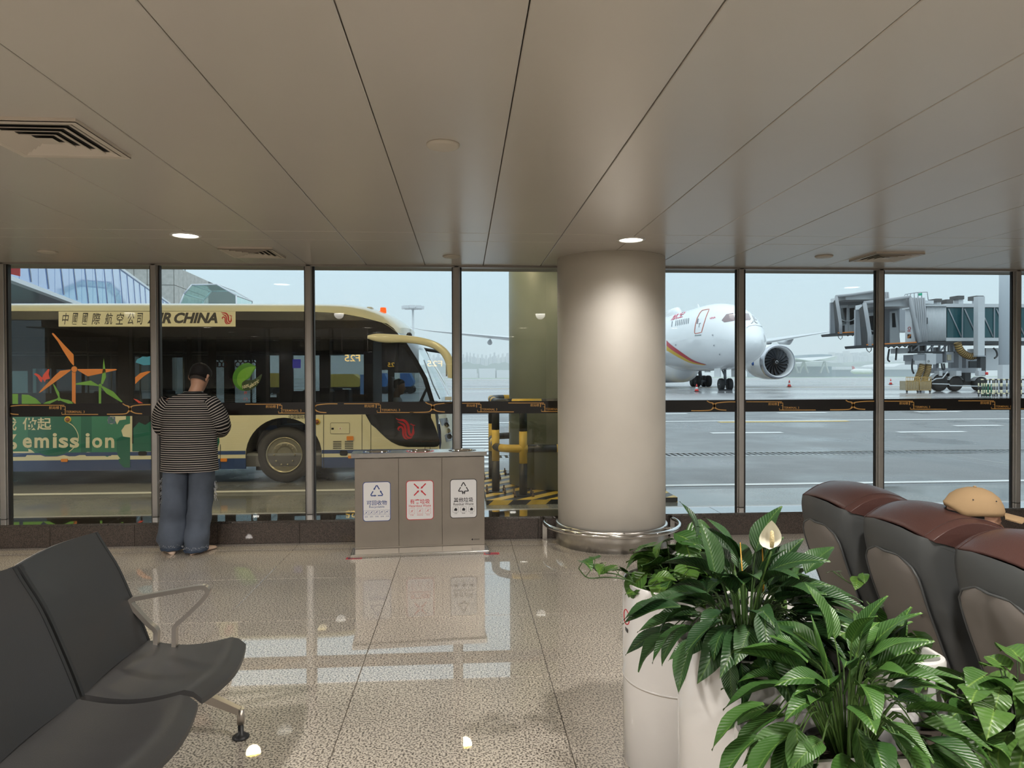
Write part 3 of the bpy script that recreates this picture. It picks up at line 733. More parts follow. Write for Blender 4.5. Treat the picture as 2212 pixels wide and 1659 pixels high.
# skyline
M_CITY = [mat('tower_paint_a', (.42, .44, .46), .7), mat('tower_paint_b', (.5, .5, .5), .7), mat('tower_paint_c', (.34, .36, .40), .7)]
random.seed(3)
def tower(x, w, top, Yd, lb, g):
    a = P(x, 806, Y=Yd); b = P(x+w, top, Y=Yd)
    mb = MB().box((a.x, Yd, 0), (b.x, Yd+30, b.z)).box((a.x+(b.x-a.x)*.3, Yd+5, b.z), (a.x+(b.x-a.x)*.7, Yd+20, b.z+5))
    for k in range(1, 4): mb.box((a.x+(b.x-a.x)*k/4-.8, Yd-1.2, 0), (a.x+(b.x-a.x)*k/4+.8, Yd, b.z-2))
    o = mb.build('apartment_tower', random.choice(M_CITY), None)
    tag(o, lb, 'building', g)
for xa, xb, ws, f, Yd, lb, g in ((925, 1100, (7, 9, 12), lambda x: random.uniform(767, 775)+(4 if 1050 < x < 1062 else 0), 1000, 'hazy pale apartment tower on the skyline between the bus and the outside column', 'skyline towers left of the column'),
                             (1802, 1896, (7, 9, 12), lambda x: random.uniform(764, 770)+max(0, (x-1870)*.15), 1000, 'hazy pale apartment tower on the skyline between the engine and the bridge', 'skyline towers right of the engine'),
                             (1905, 2100, (9, 12, 14), lambda x: random.uniform(776, 786), 1050, 'hazy low apartment tower on the skyline seen under the boarding bridge', 'skyline towers under the bridge')):
    x = xa
    while x < xb:
        w = random.choice(ws); tower(x, w-1.2, f(x), Yd, lb, g); x += w
for x0_, x1_, base, lb in ((880, 1210, 786, 'hazy wooded hill behind the field, left of the column'), (1725, 2120, 785, 'hazy wooded hill behind the field, under the boarding bridge')):
    pts = [(x0_, 806)]+[(x0_+(x1_-x0_)*k/40, base+3*math.sin(k*.7)+2*math.sin(k*1.9)) for k in range(41)]+[(x1_, 806)]
    tag(MB().prism([P(x, y, Y=860) for x, y in pts], (0, 60, 0)).build('hill', mat('hill_green', (.10, .16, .10), .9), None, tri=True), lb, 'hill', kind='structure')
# parked airliner far off: tail, body
pa = thing('parked_airliner', 'tiny distant white airliner with a red tail in front of the hangar', 'airplane', (P(1860, 803, Y=470).x, 470, .4))
M_W = mat('aircraft_white', (.90, .91, .92), .22, coat=.6, var=.02, vscale=.5); M_RED = mat('aircraft_red', (.60, .03, .05), .35); M_AYEL = mat('aircraft_yellow', (.80, .52, .04), .35)
a = P(1838, 802, Y=470); b = P(1885, 803, Y=470)
MB().tube([a, a.lerp(b, .15), a.lerp(b, .9), b], [.6, 1.9, 1.9, .5], 12).build('fuselage', M_W, pa)
MB().prism(pp([(1841, 791), (1844, 791), (1851, 801), (1858, 804), (1843, 803)], 470), (0, .8, 0)).build('tail_fin', M_RED, pa)
MB().prism(pp([(1862, 804), (1868, 801), (1872, 801), (1866, 806)], 468), (0, .8, 0)).build('wing', M_W, pa)
# traffic cones
M_CONE = mat('cone_red', (.75, .06, .05), .5); M_CW = mat('cone_white', (.8, .8, .8), .5)
def cone(px, py, h, lb):
    yy = 40.
    for _ in range(12): p = P(px, py, Z=gz(yy)); yy = p.y if p.y < 60 else 60
    p = P(px, py, Z=gz(yy)) if yy < 59 else P(px, py, Z=.36)
    if p.y > 90: p = P(px, py, Y=90); p.z = .36
    t = thing('traffic_cone', lb, 'traffic cone', tuple(p)); r = .30*h
    MB().box((p.x-r, p.y-r, p.z), (p.x+r, p.y+r, p.z+.05*h)).build('base', M_BLK, t)
    for i, (z0, z1) in enumerate(((.05, .35), (.35, .6), (.6, 1.0))):
        f = lambda z: (.24*(1-z)+.04)*h
        MB().cyl((p.x, p.y, p.z+z0*h), (p.x, p.y, p.z+z1*h), f(z0), 16, f(z1)).build('body' if i != 1 else 'reflective_band', M_CW if i == 1 else M_CONE, t)
cone(1505, 846, .62, 'red and white traffic cone on the wet apron left of the nose wheel')
cone(1705, 836, .75, 'red traffic cone below the engine')
cone(1924, 826, .75, 'red traffic cone left of the yellow hoses, beyond the bridge')
# ground vehicles seen through the bus windows
M_TY = mat('trailer_yellow', (.72, .50, .09), .45); M_TB = mat('trailer_blue', (.05, .24, .62), .45); M_TYRE = mat('tyre_rubber', (.02, .02, .021), .7)
M_CHASSIS = mat('chassis_grey', (.10, .10, .11), .6)
def trailer(px0, px1, py0, py1, m, lb, nm='baggage_trailer'):
    Yd = 55.; z0 = gz(Yd)
    a = P(px0, py0, Y=Yd); b = P(px1, py1, Y=Yd); h = a.z-z0; w = b.x-a.x
    t = thing(nm, lb, 'trailer', ((a.x+b.x)/2, Yd+1, z0))
    MB().prism([Vector((a.x, Yd, z0+.55)), Vector((a.x, Yd, z0+h)), Vector((b.x-.3*w, Yd, z0+h)), Vector((b.x, Yd, z0+.62*h)), Vector((b.x, Yd, z0+.55*h)), Vector((b.x-.15*w, Yd, z0+.55))], (0, 2.2, 0)).build('body', m, t, tri=True)
    for k in range(1, 6): MB().box((a.x+w*k*.11, Yd-.05, z0+.6), (a.x+w*k*.11+.05, Yd, z0+h-.05)).build('rib', m, t)
    MB().box((a.x, Yd+.2, z0+.42), (b.x, Yd+2, z0+.56)).build('chassis', M_CHASSIS, t)
    for fx in (.15, .75):
        for dy in (.1, 2.0): MB().cyl((a.x+w*fx, Yd+dy, z0+.32), (a.x+w*fx, Yd+dy+.18, z0+.32), .32, 18).build('wheel', M_TYRE, t)
trailer(709, 786, 808, 840, M_TY, 'yellow container trailer seen through the bus window behind the front wheel')
trailer(572, 612, 806, 840, M_TY, 'yellow container trailer seen through the bus door, right of the green leaf')
trailer(812, 838, 806, 838, M_TB, 'blue container trailer seen through the bus, left of the driver')
trailer(864, 893, 806, 838, M_TB, 'blue container trailer seen through the bus, right of the driver')
# haze in the air over the airfield
hz = bpy.data.materials.new('rain_haze'); hz.use_nodes = True; hn = hz.node_tree; hn.nodes.clear()
ho = hn.nodes.new('ShaderNodeOutputMaterial'); hv = hn.nodes.new('ShaderNodeVolumeScatter')
hv.inputs['Color'].default_value = (.90, .97, 1, 1); hv.inputs['Density'].default_value = HAZE if 'HAZE' in globals() else .0014; hv.inputs['Anisotropy'].default_value = 0
hn.links.new(hv.outputs[0], ho.inputs['Volume'])
hz_o = MB().box((-700, 130, -2), (1100, 1400, 60)).build('haze', hz)
tag(hz_o, 'thin rain haze in the air over the airfield', 'haze', kind='stuff')
# ================================================================== apron bus
BY, BW = 12.1, 2.95; BF = BY+BW; BG = -.16
M_CREAM = mat('bus_cream', (.70, .67, .475), .28, coat=.7, var=.02, vscale=2)
M_NAVY = mat('bus_navy', (.035, .07, .20), .3, coat=.6); M_BBLK = mat('bus_black_gloss', (.008, .009, .010), .08, coat=1)
M_TINT = glassmat('bus_tinted_glass', (.50, .52, .52), 1.5)
M_CLEAR = glassmat('bus_clear_glass', (.88, .93, .93), 1.5)
M_BIN = mat('bus_interior_dark', (.10, .10, .105), .6); M_BIN2 = mat('bus_interior_grey', (.20, .205, .21), .6)
M_GREEN = mat('wrap_green', (.035, .20, .13), .35, coat=.4, var=.06, vscale=2)
M_GDARK = mat('wrap_dark_green', (.012, .13, .09), .35, coat=.4)
M_ORANGE = mat('decal_orange', (.62, .20, .035), .45); M_LIME = mat('decal_lime', (.13, .33, .05), .45); M_LEAF = mat('decal_leaf', (.05, .19, .02), .4); M_LEAF2 = mat('decal_leaf_light', (.13, .33, .04), .4)
M_DRED = mat('decal_red', (.62, .06, .04), .45); M_DBLUE = mat('decal_blue', (.05, .28, .50), .45)
M_PHX = mat('emblem_red', (.42, .012, .02), .35)
bus = thing('airport_bus', 'cream, blue and green apron bus standing along the windows', 'bus', (-6.5, BY+BW/2, BG))
def bx_(a, b, m, nm, ch=0): return MB().box(a, b, ch=ch).build(nm, m, bus)
def X(px, Y=BY): return P(px, 820, Y=Y).x
def Z(py, Y=BY, px=600): return P(px, py, Y=Y).z
XR = -13.4
ZB = Z(885)          # bottom of the black window band
ZT = Z(672)          # top of the band
# lower side, with wheel arch
def side_lower(Yp, t, nm, mir=False):
    wx, wz, wr = X(612), Z(983), .625
    z0, zs = Z(1012), Z(975)
    def arch(n=20, r=wr): return [Vector((wx+r*math.cos(PI-k*PI/n), Yp, wz+r*math.sin(PI-k*PI/n))) for k in range(n+1)]
    rx = -10.1
    def arch2(n=16, r=wr): return [Vector((rx+r*math.cos(PI-k*PI/n), Yp, wz+r*math.sin(PI-k*PI/n))) for k in range(n+1)]
    d = (0, -t, 0)
    zz = max(zs, wz)
    bot = [Vector((XR, Yp, wz))]+arch2()+arch()+[Vector((X(950), Yp, wz))]
    top = [Vector((X(938), Yp, ZB)), Vector((XR, Yp, ZB))]
    o = MB().prism(bot+top, d).build(nm, M_CREAM, bus, tri=True)
    # navy skirt in pieces between the wheels
    for a, b in ((XR, rx-wr), (rx+wr, wx-wr), (wx+wr, X(945))):
        MB().box((a, Yp-t, z0), (b, Yp, wz+.001)).build('skirt', M_NAVY, bus)
        MB().box((a, Yp-t-.004, Z(981)+.0), (b, Yp-t+.002, Z(973))).build('stripe', M_NAVY, bus)
        MB().box((a, Yp-t-.003, Z(989)), (b, Yp-t+.002, Z(981))).build('stripe', M_CREAM, bus)
side_lower(BY+.03, .03, 'side_panel')
MB().box((XR, BF-.03, Z(1012)), (X(945), BF, .62)).build('far_skirt', M_NAVY, bus)
# floor, ceiling, back wall
bx_((XR, BY+.05, .12), (X(930), BF-.05, .30), M_BIN, 'chassis')
bx_((XR, BY+.05, .30), (X(905), BF-.05, .34), M_BIN2, 'deck')
bx_((XR, BY+.25, 2.55), (X(745), BF-.25, 2.62), mat('bus_headlining', (.22, .22, .22), .6), 'headlining')
bx_((XR-.05, BY, .1), (XR, BF, 2.8), M_CREAM, 'rear_wall', .02)
for Yw in (BY+.2, BF-.55):   # luggage of ducts along the roof edge
    bx_((XR, Yw, 2.35), (X(740), Yw+.3, 2.56), M_BIN, 'roof_duct', .03)
# roof shell: side top edge follows the arc of the glass, the crown follows the outline
st = [(-400, 672, 652), (300, 672, 652), (663, 673, 653), (700, 674.5, 653), (736, 677, 654), (760, 681, 656), (785, 686, 661), (805, 691, 668), (825, 696.5, 678), (842, 706, 691), (856, 717, 706)]
rings = []
def nose(k): return k
for i, (px, yb, yt) in enumerate(st):
    zb = Z(yb, px=px); zt = Z(yt, Y=BY+.35, px=px)-.0; x = X(px); bulge = 0 if px < 760 else (px-760)/100*.2
    r = []
    N = 26
    for k in range(N+1):
        t = -1+2*k/N; w = abs(t)
        # superellipse shoulder
        zz = zb+(zt-zb)*(1-w**5)**.5 if w < 1 else zb
        r.append(Vector((x+bulge*(1-w**2.5), BY+BW/2+t*BW/2, zz)))
    rings.append(r)
ROOF = rings
# window band glass, near side: one long tinted sheet with the raked front edge
gl = [(-420, 672), (663, 673), (736, 677), (779, 685.5), (815, 694), (836, 699), (850, 709), (861, 722), (880, 743), (901, 776), (923, 816), (939, 868), (943, 885), (-420, 885)]
plate('window_band', gl, BY+.012, .008, M_TINT, bus)
# dark ceramic border and pillars painted inside the glass
M_FRIT = mat('glass_border', (.006, .006, .007), .2)
def frit(pts, nm='glass_border'): plate(nm, pts, BY+.024, .006, M_FRIT, bus)
frit([(-420, 672), (663, 673), (736, 677), (779, 685.5), (815, 694), (836, 699), (850, 709), (861, 722), (868, 730), (872, 740), (800, 736), (780, 728), (-420, 728)])
for a, b in ((255, 289), (450, 467), (404, 414), (604, 632), (692, 712), (786, 806)): frit(rectpx(a, 728, b, 885), 'window_pillar')
frit([(861, 722), (880, 743), (901, 776), (923, 816), (939, 868), (943, 885), (933, 885), (929, 868), (913, 818), (892, 780), (870, 748), (852, 726)], 'front_pillar')
frit(rectpx(-420, 849, 250, 885)); frit(rectpx(632, 873, 943, 885))
# black lower front panel and cream headlight cover on the side
blk = [(783, 884), (801, 916), (812, 925), (822, 935), (834, 946), (846, 955), (861, 962), (880, 965.5), (939, 965.5), (946, 964), (950, 958), (949, 950), (943, 930), (936, 912), (931, 902), (931, 884)]
plate('front_side_panel', blk, BY+.001, .006, M_BBLK, bus)
# phoenix emblem as ribbons
def phoenix(box, Y, par, m, t=.001):
    x0, y0, x1, y1 = box; w, h = x1-x0, y1-y0
    def U(L, wd): 
        c = catmull([(x0+a*w, y0+b*h, 0) for a, b in L], 5); n = len(c)
        return [(v.x, v.y) for v in c], [max(.3, wd*w*min(1, 4*i/n+.08, 5*(1-i/(n-1))+.08)) for i in range(n)]
    mb = MB()
    for L, wd in (([(0, 0), (.14, .08), (.42, .12), (.62, .32), (.66, .60), (.70, .74), (.78, .80), (.88, .74), (.90, .55), (.90, .36)], .13),
                  ([(.08, .17), (.25, .24), (.42, .33), (.49, .52), (.50, .74), (.60, .90), (.75, .93), (.88, .86)], .11),
                  ([(.22, .60), (.12, .54), (.18, .43), (.30, .43), (.37, .55), (.38, .78), (.48, .95), (.62, 1.0)], .10),
                  ([(.72, .27), (.82, .30), (.88, .34), (1.0, .34)], .06)):
        a, b = U(L, wd); stroke(mb, a, b, Y, t)
    return mb.build('emblem', m, par)
phoenix((855, 903, 897, 949), BY-.006, bus, M_PHX)
# body lines, hatches, grilles
M_LINE = mat('panel_gap', (.03, .03, .03), .6)
mb = MB()
for x, y0, y1 in ((699, 896, 1012), (782, 896, 973), (801, 916, 988), (918, 966, 988), (929, 966, 988), (476, 960, 1012)): mb.add(*(lambda a: ([a[0], a[1], a[2], a[3]], [(0, 1, 2, 3)]))(pp(rectpx(x-.6, y0, x+.6, y1), BY-.0045)))
mb.build('panel_gap', M_LINE, bus, recalc=False)
h = plate('service_hatch', rrect(714, 913.5, 755, 937, 2), BY, .004, M_CREAM, bus)
mb = MB(); stroke(mb, rrect(714, 913.5, 755, 937, 2)+[(753, 913.5)], .7, BY-.004, .0006); mb.build('hatch_gap', M_LINE, bus)
plate('lock', rectpx(716, 924, 721, 928), BY-.004, .004, M_BBLK, bus)
plate('hatch_plate', rectpx(731, 923, 739, 928), BY-.004, .002, mat('hatch_plate_white', (.7, .68, .6), .4), bus)
text_px('lettering', 'A', (733.5, 924, 736.5, 927.5), BY-.0062, M_PHX, bus, .02)
M_AMB = mat('amber_lens', (.75, .25, .03), .25, coat=.8)
def marker(a, b, c, d_):
    plate('side_marker', rrect(a, b, c, d_, 1.6), BY, .02, M_AMB, bus)
marker(749, 942, 764, 951); marker(477, 990, 491, 997); marker(133, 991, 147, 997.5); marker(752, 984, 762, 990)
for x0 in (719.5, 745):
    for k in range(5): plate('louvre', rectpx(x0, 953+k*3.6, x0+18, 954.6+k*3.6), BY, .006, M_LINE, bus)
def knob(px, py):
    c = P(px, py, Y=BY)
    Mx = Matrix.Translation(c) @ Matrix.Rotation(PI/2, 4, 'X')
    MB().lathe([(.052, 0), (.052, .012), (.035, .012)], n=24, M=Mx).build('safety_knob_ring', mat('knob_yellow', (.72, .48, .04), .4), bus)
    MB().lathe([(.034, 0), (.034, .022), (.0, .026)], n=24, M=Mx).build('safety_knob', mat('knob_brown', (.22, .07, .03), .4), bus)
knob(685, 911); knob(147, 906)
plate('charging_vent', rrect(734, 973, 751, 984, 4), BY-.006, .006, M_BBLK, bus)
plate('charging_vent', rrect(299, 975, 317, 984, 3), BY-.006, .006, M_BBLK, bus)
text_px('lettering', '中国国际航空', (624, 896, 672, 905), BY-.001, M_LINE, bus, .01)
# wheels
M_RIM = mat('alloy_rim', (.36, .33, .24), .3, .85, var=.1, vscale=20)
def buswheel(x, y, s):
    M_ = Matrix.Translation((x, y, BG+.47)) @ Matrix.Rotation(PI/2*s, 4, 'X')
    MB().lathe([(.30, -.03), (.30, .0), (.36, .01), (.43, .0), (.468, -.05), (.47, -.25), (.30, -.28)], n=48, M=M_).build('tyre', M_TYRE, bus)
    r = MB().lathe([(.302, -.02), (.302, .012), (.285, .014), (.27, -.03), (.235, -.06), (.215, -.02), (.205, -.015), (.13, -.02), (.125, -.05), (.09, -.06), (0.001, -.06)], n=48, M=M_).build('rim', M_RIM, bus)
    for k in range(10):
        a = k*2*PI/10
        MB().lathe([(.016, -.02), (.016, .012), (.004, .014)], (.17*math.cos(a), .17*math.sin(a), 0), 8, M_).build('wheel_nut', M_RIM, r)
        MB().lathe([(.018, -.002), (.001, -.001)], (.258*math.cos(a+.3), .258*math.sin(a+.3), -.035), 10, M_).build('hand_hole', M_LINE, r)
for x in (X(612), -10.1):
    buswheel(x, BY+.04, 1)
    buswheel(x, BF-.04, -1)
    MB().loft([[Vector((x+r_*math.cos(a), yy, Z(983)+r_*math.sin(a))) for a in [PI*k/24 for k in range(25)]] for yy, r_ in ((BY+.001, .63), (BY+.03, .62), (BY+.55, .60))], False, False).build('wheel_arch_liner', M_BIN, bus)
    MB().box((x-.6, BY+.5, .0), (x+.6, BY+.52, .7)).build('wheel_arch_wall', M_BIN, bus)
    MB().cyl((x, BY+.3, BG+.47), (x, BF-.3, BG+.47), .09).build('axle', M_BIN, bus)
# banner above the windows
plate('banner', rectpx(127, 673, 509, 705.5), BY+.003, .006, M_CREAM, bus)
YB = BY-.0035
for ch, x0, x1 in (('中', 134, 149), ('國', 155.5, 169), ('國', 177, 190.5), ('際', 198, 218), ('航', 226, 244), ('空', 250, 268), ('公', 276, 290), ('司', 296, 309)):
    text_px('lettering', ch, (x0, 676, x1, 701), YB, M_LINE, bus, .008, .22)
text_px('lettering', 'AIR', (318, 675, 370, 698.5), YB, M_LINE, bus, .045, .28)
text_px('lettering', 'CHINA', (376, 675, 470, 698.5), YB, M_LINE, bus, .045, .28)
phoenix((477, 673.5, 502, 700.5), YB, bus, M_PHX)
# wrap on the rear half: two tones of green with blue foot
gx = [(-420, 884), (281, 884), (281, 915), (270, 918), (262, 930), (268, 950), (262, 968), (254, 976), (232, 987), (214, 980), (190, 976), (175, 980), (160, 984), (140, 980), (120, 985), (98, 986), (84, 983), (70, 975), (40, 975), (-420, 975)]
plate('green_wrap', gx, BY, .0035, M_GREEN, bus)
plate('green_wrap', [(64, 884), (130, 884), (150, 905), (168, 930), (168, 950), (158, 968), (140, 980), (120, 985), (98, 984), (78, 975), (66, 960), (60, 940)], BY-.0036, .0012, M_GDARK, bus)
plate('green_wrap', [(175, 884), (198, 884), (198, 975), (175, 978)], BY-.0036, .0012, M_GDARK, bus)
plate('green_wrap', [(252, 950), (262, 942), (272, 944), (281, 945), (281, 1010), (268, 1010), (258, 1000), (252, 970)], BY-.0036, .0012, M_GDARK, bus)
plate('cream_patch', [(236, 898), (272, 898), (272, 906), (258, 908), (253, 917), (249, 908)], BY-.0048, .001, M_CREAM, bus)
c_ = catmull([(146, 912, 0), (158, 920, 0), (167, 934, 0), (169, 948, 0), (162, 964, 0), (149, 976, 0)], 5)
mb = MB(); stroke(mb, [(v.x, v.y) for v in c_], [1.6]*len(c_), BY-.0049, .0008); mb.build('vine_line', M_CREAM, bus)
plate('cream_patch', [(61, 970), (62, 977), (74, 977), (66, 971)], BY-.0048, .001, M_CREAM, bus)
plate('cream_patch', [(52, 991), (58, 983), (88, 983), (100, 987.5), (112, 988), (124, 986), (138, 983), (150, 986), (158, 987), (172, 983), (184, 983), (192, 991)], BY-.0048, .001, M_CREAM, bus)
plate('cream_patch', [(234, 991), (241, 983), (254, 983), (260, 991)], BY-.0048, .001, M_CREAM, bus)
M_WT = mat('wrap_lettering', (.66, .63, .46), .4)
YW = BY-.0052
text_px('lettering', '我', (6, 902, 36, 930), YW, M_WT, bus, .015)
text_px('lettering', '做起', (49, 902, 111, 929), YW, M_WT, bus, .015)
text_px('lettering', '%', (6, 938, 37, 971), YW, M_WT, bus, .04)
for ch, x0, x1, y0, y1 in (('e', 49, 69, 945, 967.5), ('m', 74.5, 106, 945, 967.5), ('i', 114, 123, 935.5, 967.5), ('s', 127, 147.5, 945, 967.5), ('s', 151, 171, 945, 967.5), ('i', 185, 194, 935.5, 967.5), ('o', 199, 221, 945, 967.5), ('n', 227, 247, 945, 967.5)):
    text_px('lettering', ch, (x0, y0, x1, y1), YW, M_WT, bus, .028)
text_px('lettering', '♿', (233, 900, 249, 915), YW, mat('pictogram_blue', (.10, .16, .25), .4), bus)
mb = MB(); stroke(mb, [(241+8*math.cos(a*PI/12), 907.5+8*math.sin(a*PI/12)) for a in range(25)], 1, YW, .0008); mb.build('pictogram_ring', M_WT, bus)
# window decals
YD = BY+.0035
def dec(nm, pts, m, sm=0): plate(nm, pts, YD, .0015, m, bus, sm)
dec('windmill_tower', rectpx(155.5, 803, 163.5, 873), M_ORANGE)
dec('windmill_blade', [(158, 789), (152, 782), (136, 757), (125, 738), (112, 721), (114, 719), (118, 722), (136, 742), (159, 766), (160, 789)], M_ORANGE)
dec('windmill_blade', [(168, 797), (250, 797), (253, 798.5), (250, 800), (190, 813), (178, 806), (168, 800)], M_ORANGE)
dec('windmill_blade', [(153, 798), (130, 801), (118, 812), (88, 843), (84, 849), (90, 846), (130, 817), (152, 801)], M_ORANGE)
dec('windmill_hub', [(160.5+6.2*math.cos(a*PI/12), 797.5+6.2*math.sin(a*PI/12)) for a in range(24)], M_ORANGE)
mb = MB(); stroke(mb, [(160.5+7*math.cos(a*PI/12), 797.5+7*math.sin(a*PI/12)) for a in range(25)], .7, YD-.0016, .0004); mb.build('windmill_hub_line', M_LINE, bus)
dec('windmill_tower', rectpx(213.5, 835, 218.5, 873), M_LIME)
dec('windmill_blade', [(218, 829), (222, 800), (224, 774), (228, 800), (229, 815), (222, 830)], M_LIME)
dec('windmill_blade', [(213, 832), (196, 822), (164, 828), (164, 831), (190, 832), (212, 834)], M_LIME)
dec('windmill_blade', [(219, 836), (230, 850), (262, 869), (265, 868), (245, 846), (222, 834)], M_LIME)
dec('windmill_hub', [(216.5+4*math.cos(a*PI/8), 833+4*math.sin(a*PI/8)) for a in range(16)], M_LIME)
dec('windmill_blade', [(126, 858), (120, 845), (114, 828), (118, 832), (128, 848), (129, 858)], M_LEAF2)
dec('windmill_blade', [(124, 861), (100, 868), (90, 874), (104, 874), (124, 864)], M_LEAF2)
dec('windmill_blade', [(130, 861), (148, 864), (165, 872), (150, 873), (130, 865)], M_LEAF2)
dec('windmill_hub', [(127.5+4*math.cos(a*PI/8), 862+4*math.sin(a*PI/8)) for a in range(16)], M_LEAF2)
dec('hill_decal', [(12, 874), (12, 856), (24, 851), (39, 851), (39, 874)], M_LEAF2)
dec('hill_decal', [(47, 874), (47, 852), (62, 853), (78, 861), (91, 874)], M_LEAF2)
dec('butterfly', [(90, 826), (86, 823), (81, 814), (73, 808), (77, 806), (84, 809), (91, 816), (94, 809), (104, 797), (107, 798), (105, 808), (108, 818), (99, 820), (97, 826), (92, 818)], M_DRED)
dec('cloud_decal', [(293, 783), (296, 776), (303, 773), (308, 770), (318, 771), (326, 769), (330, 776), (330, 788), (310, 789), (302, 786)], M_DBLUE)
dec('leaf_decal', [(288, 861), (296, 863), (309, 871), (300, 871)], M_DRED)
dec('leaf_decal', [(292, 815), (303, 806), (318, 802), (327, 802), (312, 812), (300, 822), (292, 830)], M_ORANGE)
L1 = [(537, 784), (525, 786), (512, 795), (504, 808), (503, 822), (508, 833), (518, 842), (530, 844), (523, 835), (524, 826), (531, 821), (538, 818), (545, 807), (553, 793), (546, 788)]
dec('leaf_logo', L1, M_LEAF, 3)
plate('leaf_logo', [(551, 793), (540, 792), (526, 797), (516, 806), (512, 818), (514, 830), (522, 838), (522, 828), (531, 820), (540, 812), (546, 800)], YD-.0016, .001, M_LEAF2, bus, 3)
plate('leaf_logo_ribbon', [(523, 838), (524, 827), (531, 821), (545, 821), (556, 815), (566, 808), (562, 822), (554, 834), (542, 842), (530, 844)], YD-.0017, .001, mat('ribbon_green', (.02, .045, .015), .4), bus, 3)
text_px('lettering', '100%', (524, 831, 538, 838), YD-.003, M_WT, bus, .01, rot=-4)
text_px('lettering', 'electric', (539, 823, 559, 833), YD-.003, M_WT, bus, .01, rot=-13)
for k, ch in enumerate('开门'): text_px('lettering', ch, (527, 846+k*13, 534, 852+k*13), YD, M_DRED, bus)
# near side door (glazed) between the wrap and the man
M_DOORG = glassmat('door_glass', (.40, .48, .46), 1.5)
plate('door_leaf', rectpx(286, 884, 345, 958), BY-.001, .006, M_BBLK, bus)
plate('door_decal', [(288, 958), (288, 925), (300, 912), (314, 918), (328, 908), (345, 915), (345, 958)], BY-.0072, .001, M_GDARK, bus)
plate('green_wrap', rectpx(286, 958, 372, 975), BY, .0035, M_GDARK, bus)
plate('green_wrap', [(466, 970), (468, 950), (473, 943), (474, 955), (470, 968)], BY-.004, .001, M_GDARK, bus)
# far side wall with clear openings
holes = [(14, 60, 800, 850), (70, 111, 795, 848), (122, 176, 797, 850), (183, 250, 795, 848), (291, 327, 770, 860), (372, 397, 772, 850), (467, 484, 778, 890), (507, 553, 778, 892), (583, 603, 768, 858), (634, 690, 766, 845), (714, 786, 766, 842), (818, 838, 800, 885), (852, 905, 806, 885)]
FY = BF-.02
xs = [P(-420, 800, Y=FY).x]
def fx(px): return P(px, 820, Y=FY).x
cuts = sorted(holes)
def roofz(x):
    pz = [(r[0].x, r[13].z) for r in ROOF]
    for (a, za), (b, zb) in zip(pz, pz[1:]):
        if a <= x <= b: return za+(zb-za)*(x-a)/(b-a)
    return pz[0][1] if x < pz[0][0] else pz[-1][1]
zt_, zb_ = Z(690, Y=FY), .60
mb = MB(); x_prev = XR
for a, b, t_, b_ in cuts:
    xa, xb = fx(a), fx(b)
    tz = min(roofz(xa), roofz(xb), roofz(max(x_prev, XR)))-.13
    mb.box((x_prev, FY, zb_), (xa, FY+.02, tz))
    mb.box((xa, FY, P(600, t_, Y=FY).z), (xb, FY+.02, tz)); mb.box((xa, FY, zb_), (xb, FY+.02, max(zb_+.01, P(600, b_, Y=FY).z)))
    MB().box((xa, FY+.008, max(zb_, P(600, b_, Y=FY).z)), (xb, FY+.014, P(600, t_, Y=FY).z)).build('far_window', M_CLEAR, bus)
    x_prev = xb
mb.box((x_prev, FY, zb_), (fx(905), FY+.02, 1.9))
mb.build('far_side_wall', M_BIN, bus)
# rails, straps and poles
M_POLE = mat('bus_pole', (.62, .63, .62), .25, .8)
for yy in (BY+.75, BF-.75):
    MB().cyl((XR+.2, yy, 2.06), (X(700), yy, 2.06), .016, 8).build('handrail', M_POLE, bus)
for px in (60, 140, 222, 270, 330, 420, 560, 620): x = X(px, BY+1.3); MB().cyl((x, BY+.8, .34), (x, BY+.8, 2.5), .017, 8).build('pole', M_POLE, bus)
for px in (466, 474, 484, 514, 525, 536, 548):
    x = X(px, BY+2.2); MB().box((x-.012, BF-.76, 1.92), (x+.012, BF-.74, 2.06)).build('strap', M_BIN, bus)
    MB().tube([(x+.05*math.cos(a*PI/6), BF-.75, 1.87+.05*math.sin(a*PI/6)) for a in range(12)], .012, 6, closed=True).build('strap_ring', mat('strap_red', (.25, .03, .03), .5), bus)
# seats
M_SEATB = mat('bus_seat', (.05, .06, .08), .7)
for px in (40, 130, 215, 300, 640, 700, 745):
    x = X(px, BY+.6)
    for yy in (BY+.25, BF-.75):
        MB().box((x-.22, yy, .7), (x+.2, yy+.45, .80), ch=.03).box((x-.26, yy, .75), (x-.18, yy+.45, 1.36), ch=.03).build('passenger_seat', M_SEATB, bus)
# partition, dash, wheel, driver seat
M_DASH = mat('dash_dark', (.02, .02, .022), .5)
bx_((X(793), BY+.06, .34), (X(797), BY+1.9, 2.3), M_BIN, 'cab_partition')
MB().box((X(902), BY+.1, .3), (X(935), BF-.2, 1.12), ch=.05).build('dashboard', M_DASH, bus)
MB().box((X(835), BY+.45, .34), (X(872), BY+.95, .75), ch=.04).box((X(832), BY+.45, .7), (X(842), BY+.95, 1.62), ch=.04).build('driver_seat', M_DASH, bus)
cw = Vector((X(905), BY+.7, 1.20)); MB().tube([cw+Vector((.10*math.sin(a*PI/10), .24*math.cos(a*PI/10), .22*math.sin(a*PI/10))) for a in range(20)], .016, 8, closed=True).cyl(cw, cw+Vector((.15, 0, -.25)), .03).build('steering_wheel', M_DASH, bus)
MB().box((X(632, BY+1), BY+1, 1.78), (X(649, BY+1), BY+1.04, 1.94)).build('route_screen', mat('screen_blue_violet', (.05, .05, .3), .3, emit=(.16, .14, .9), estr=.6), bus)
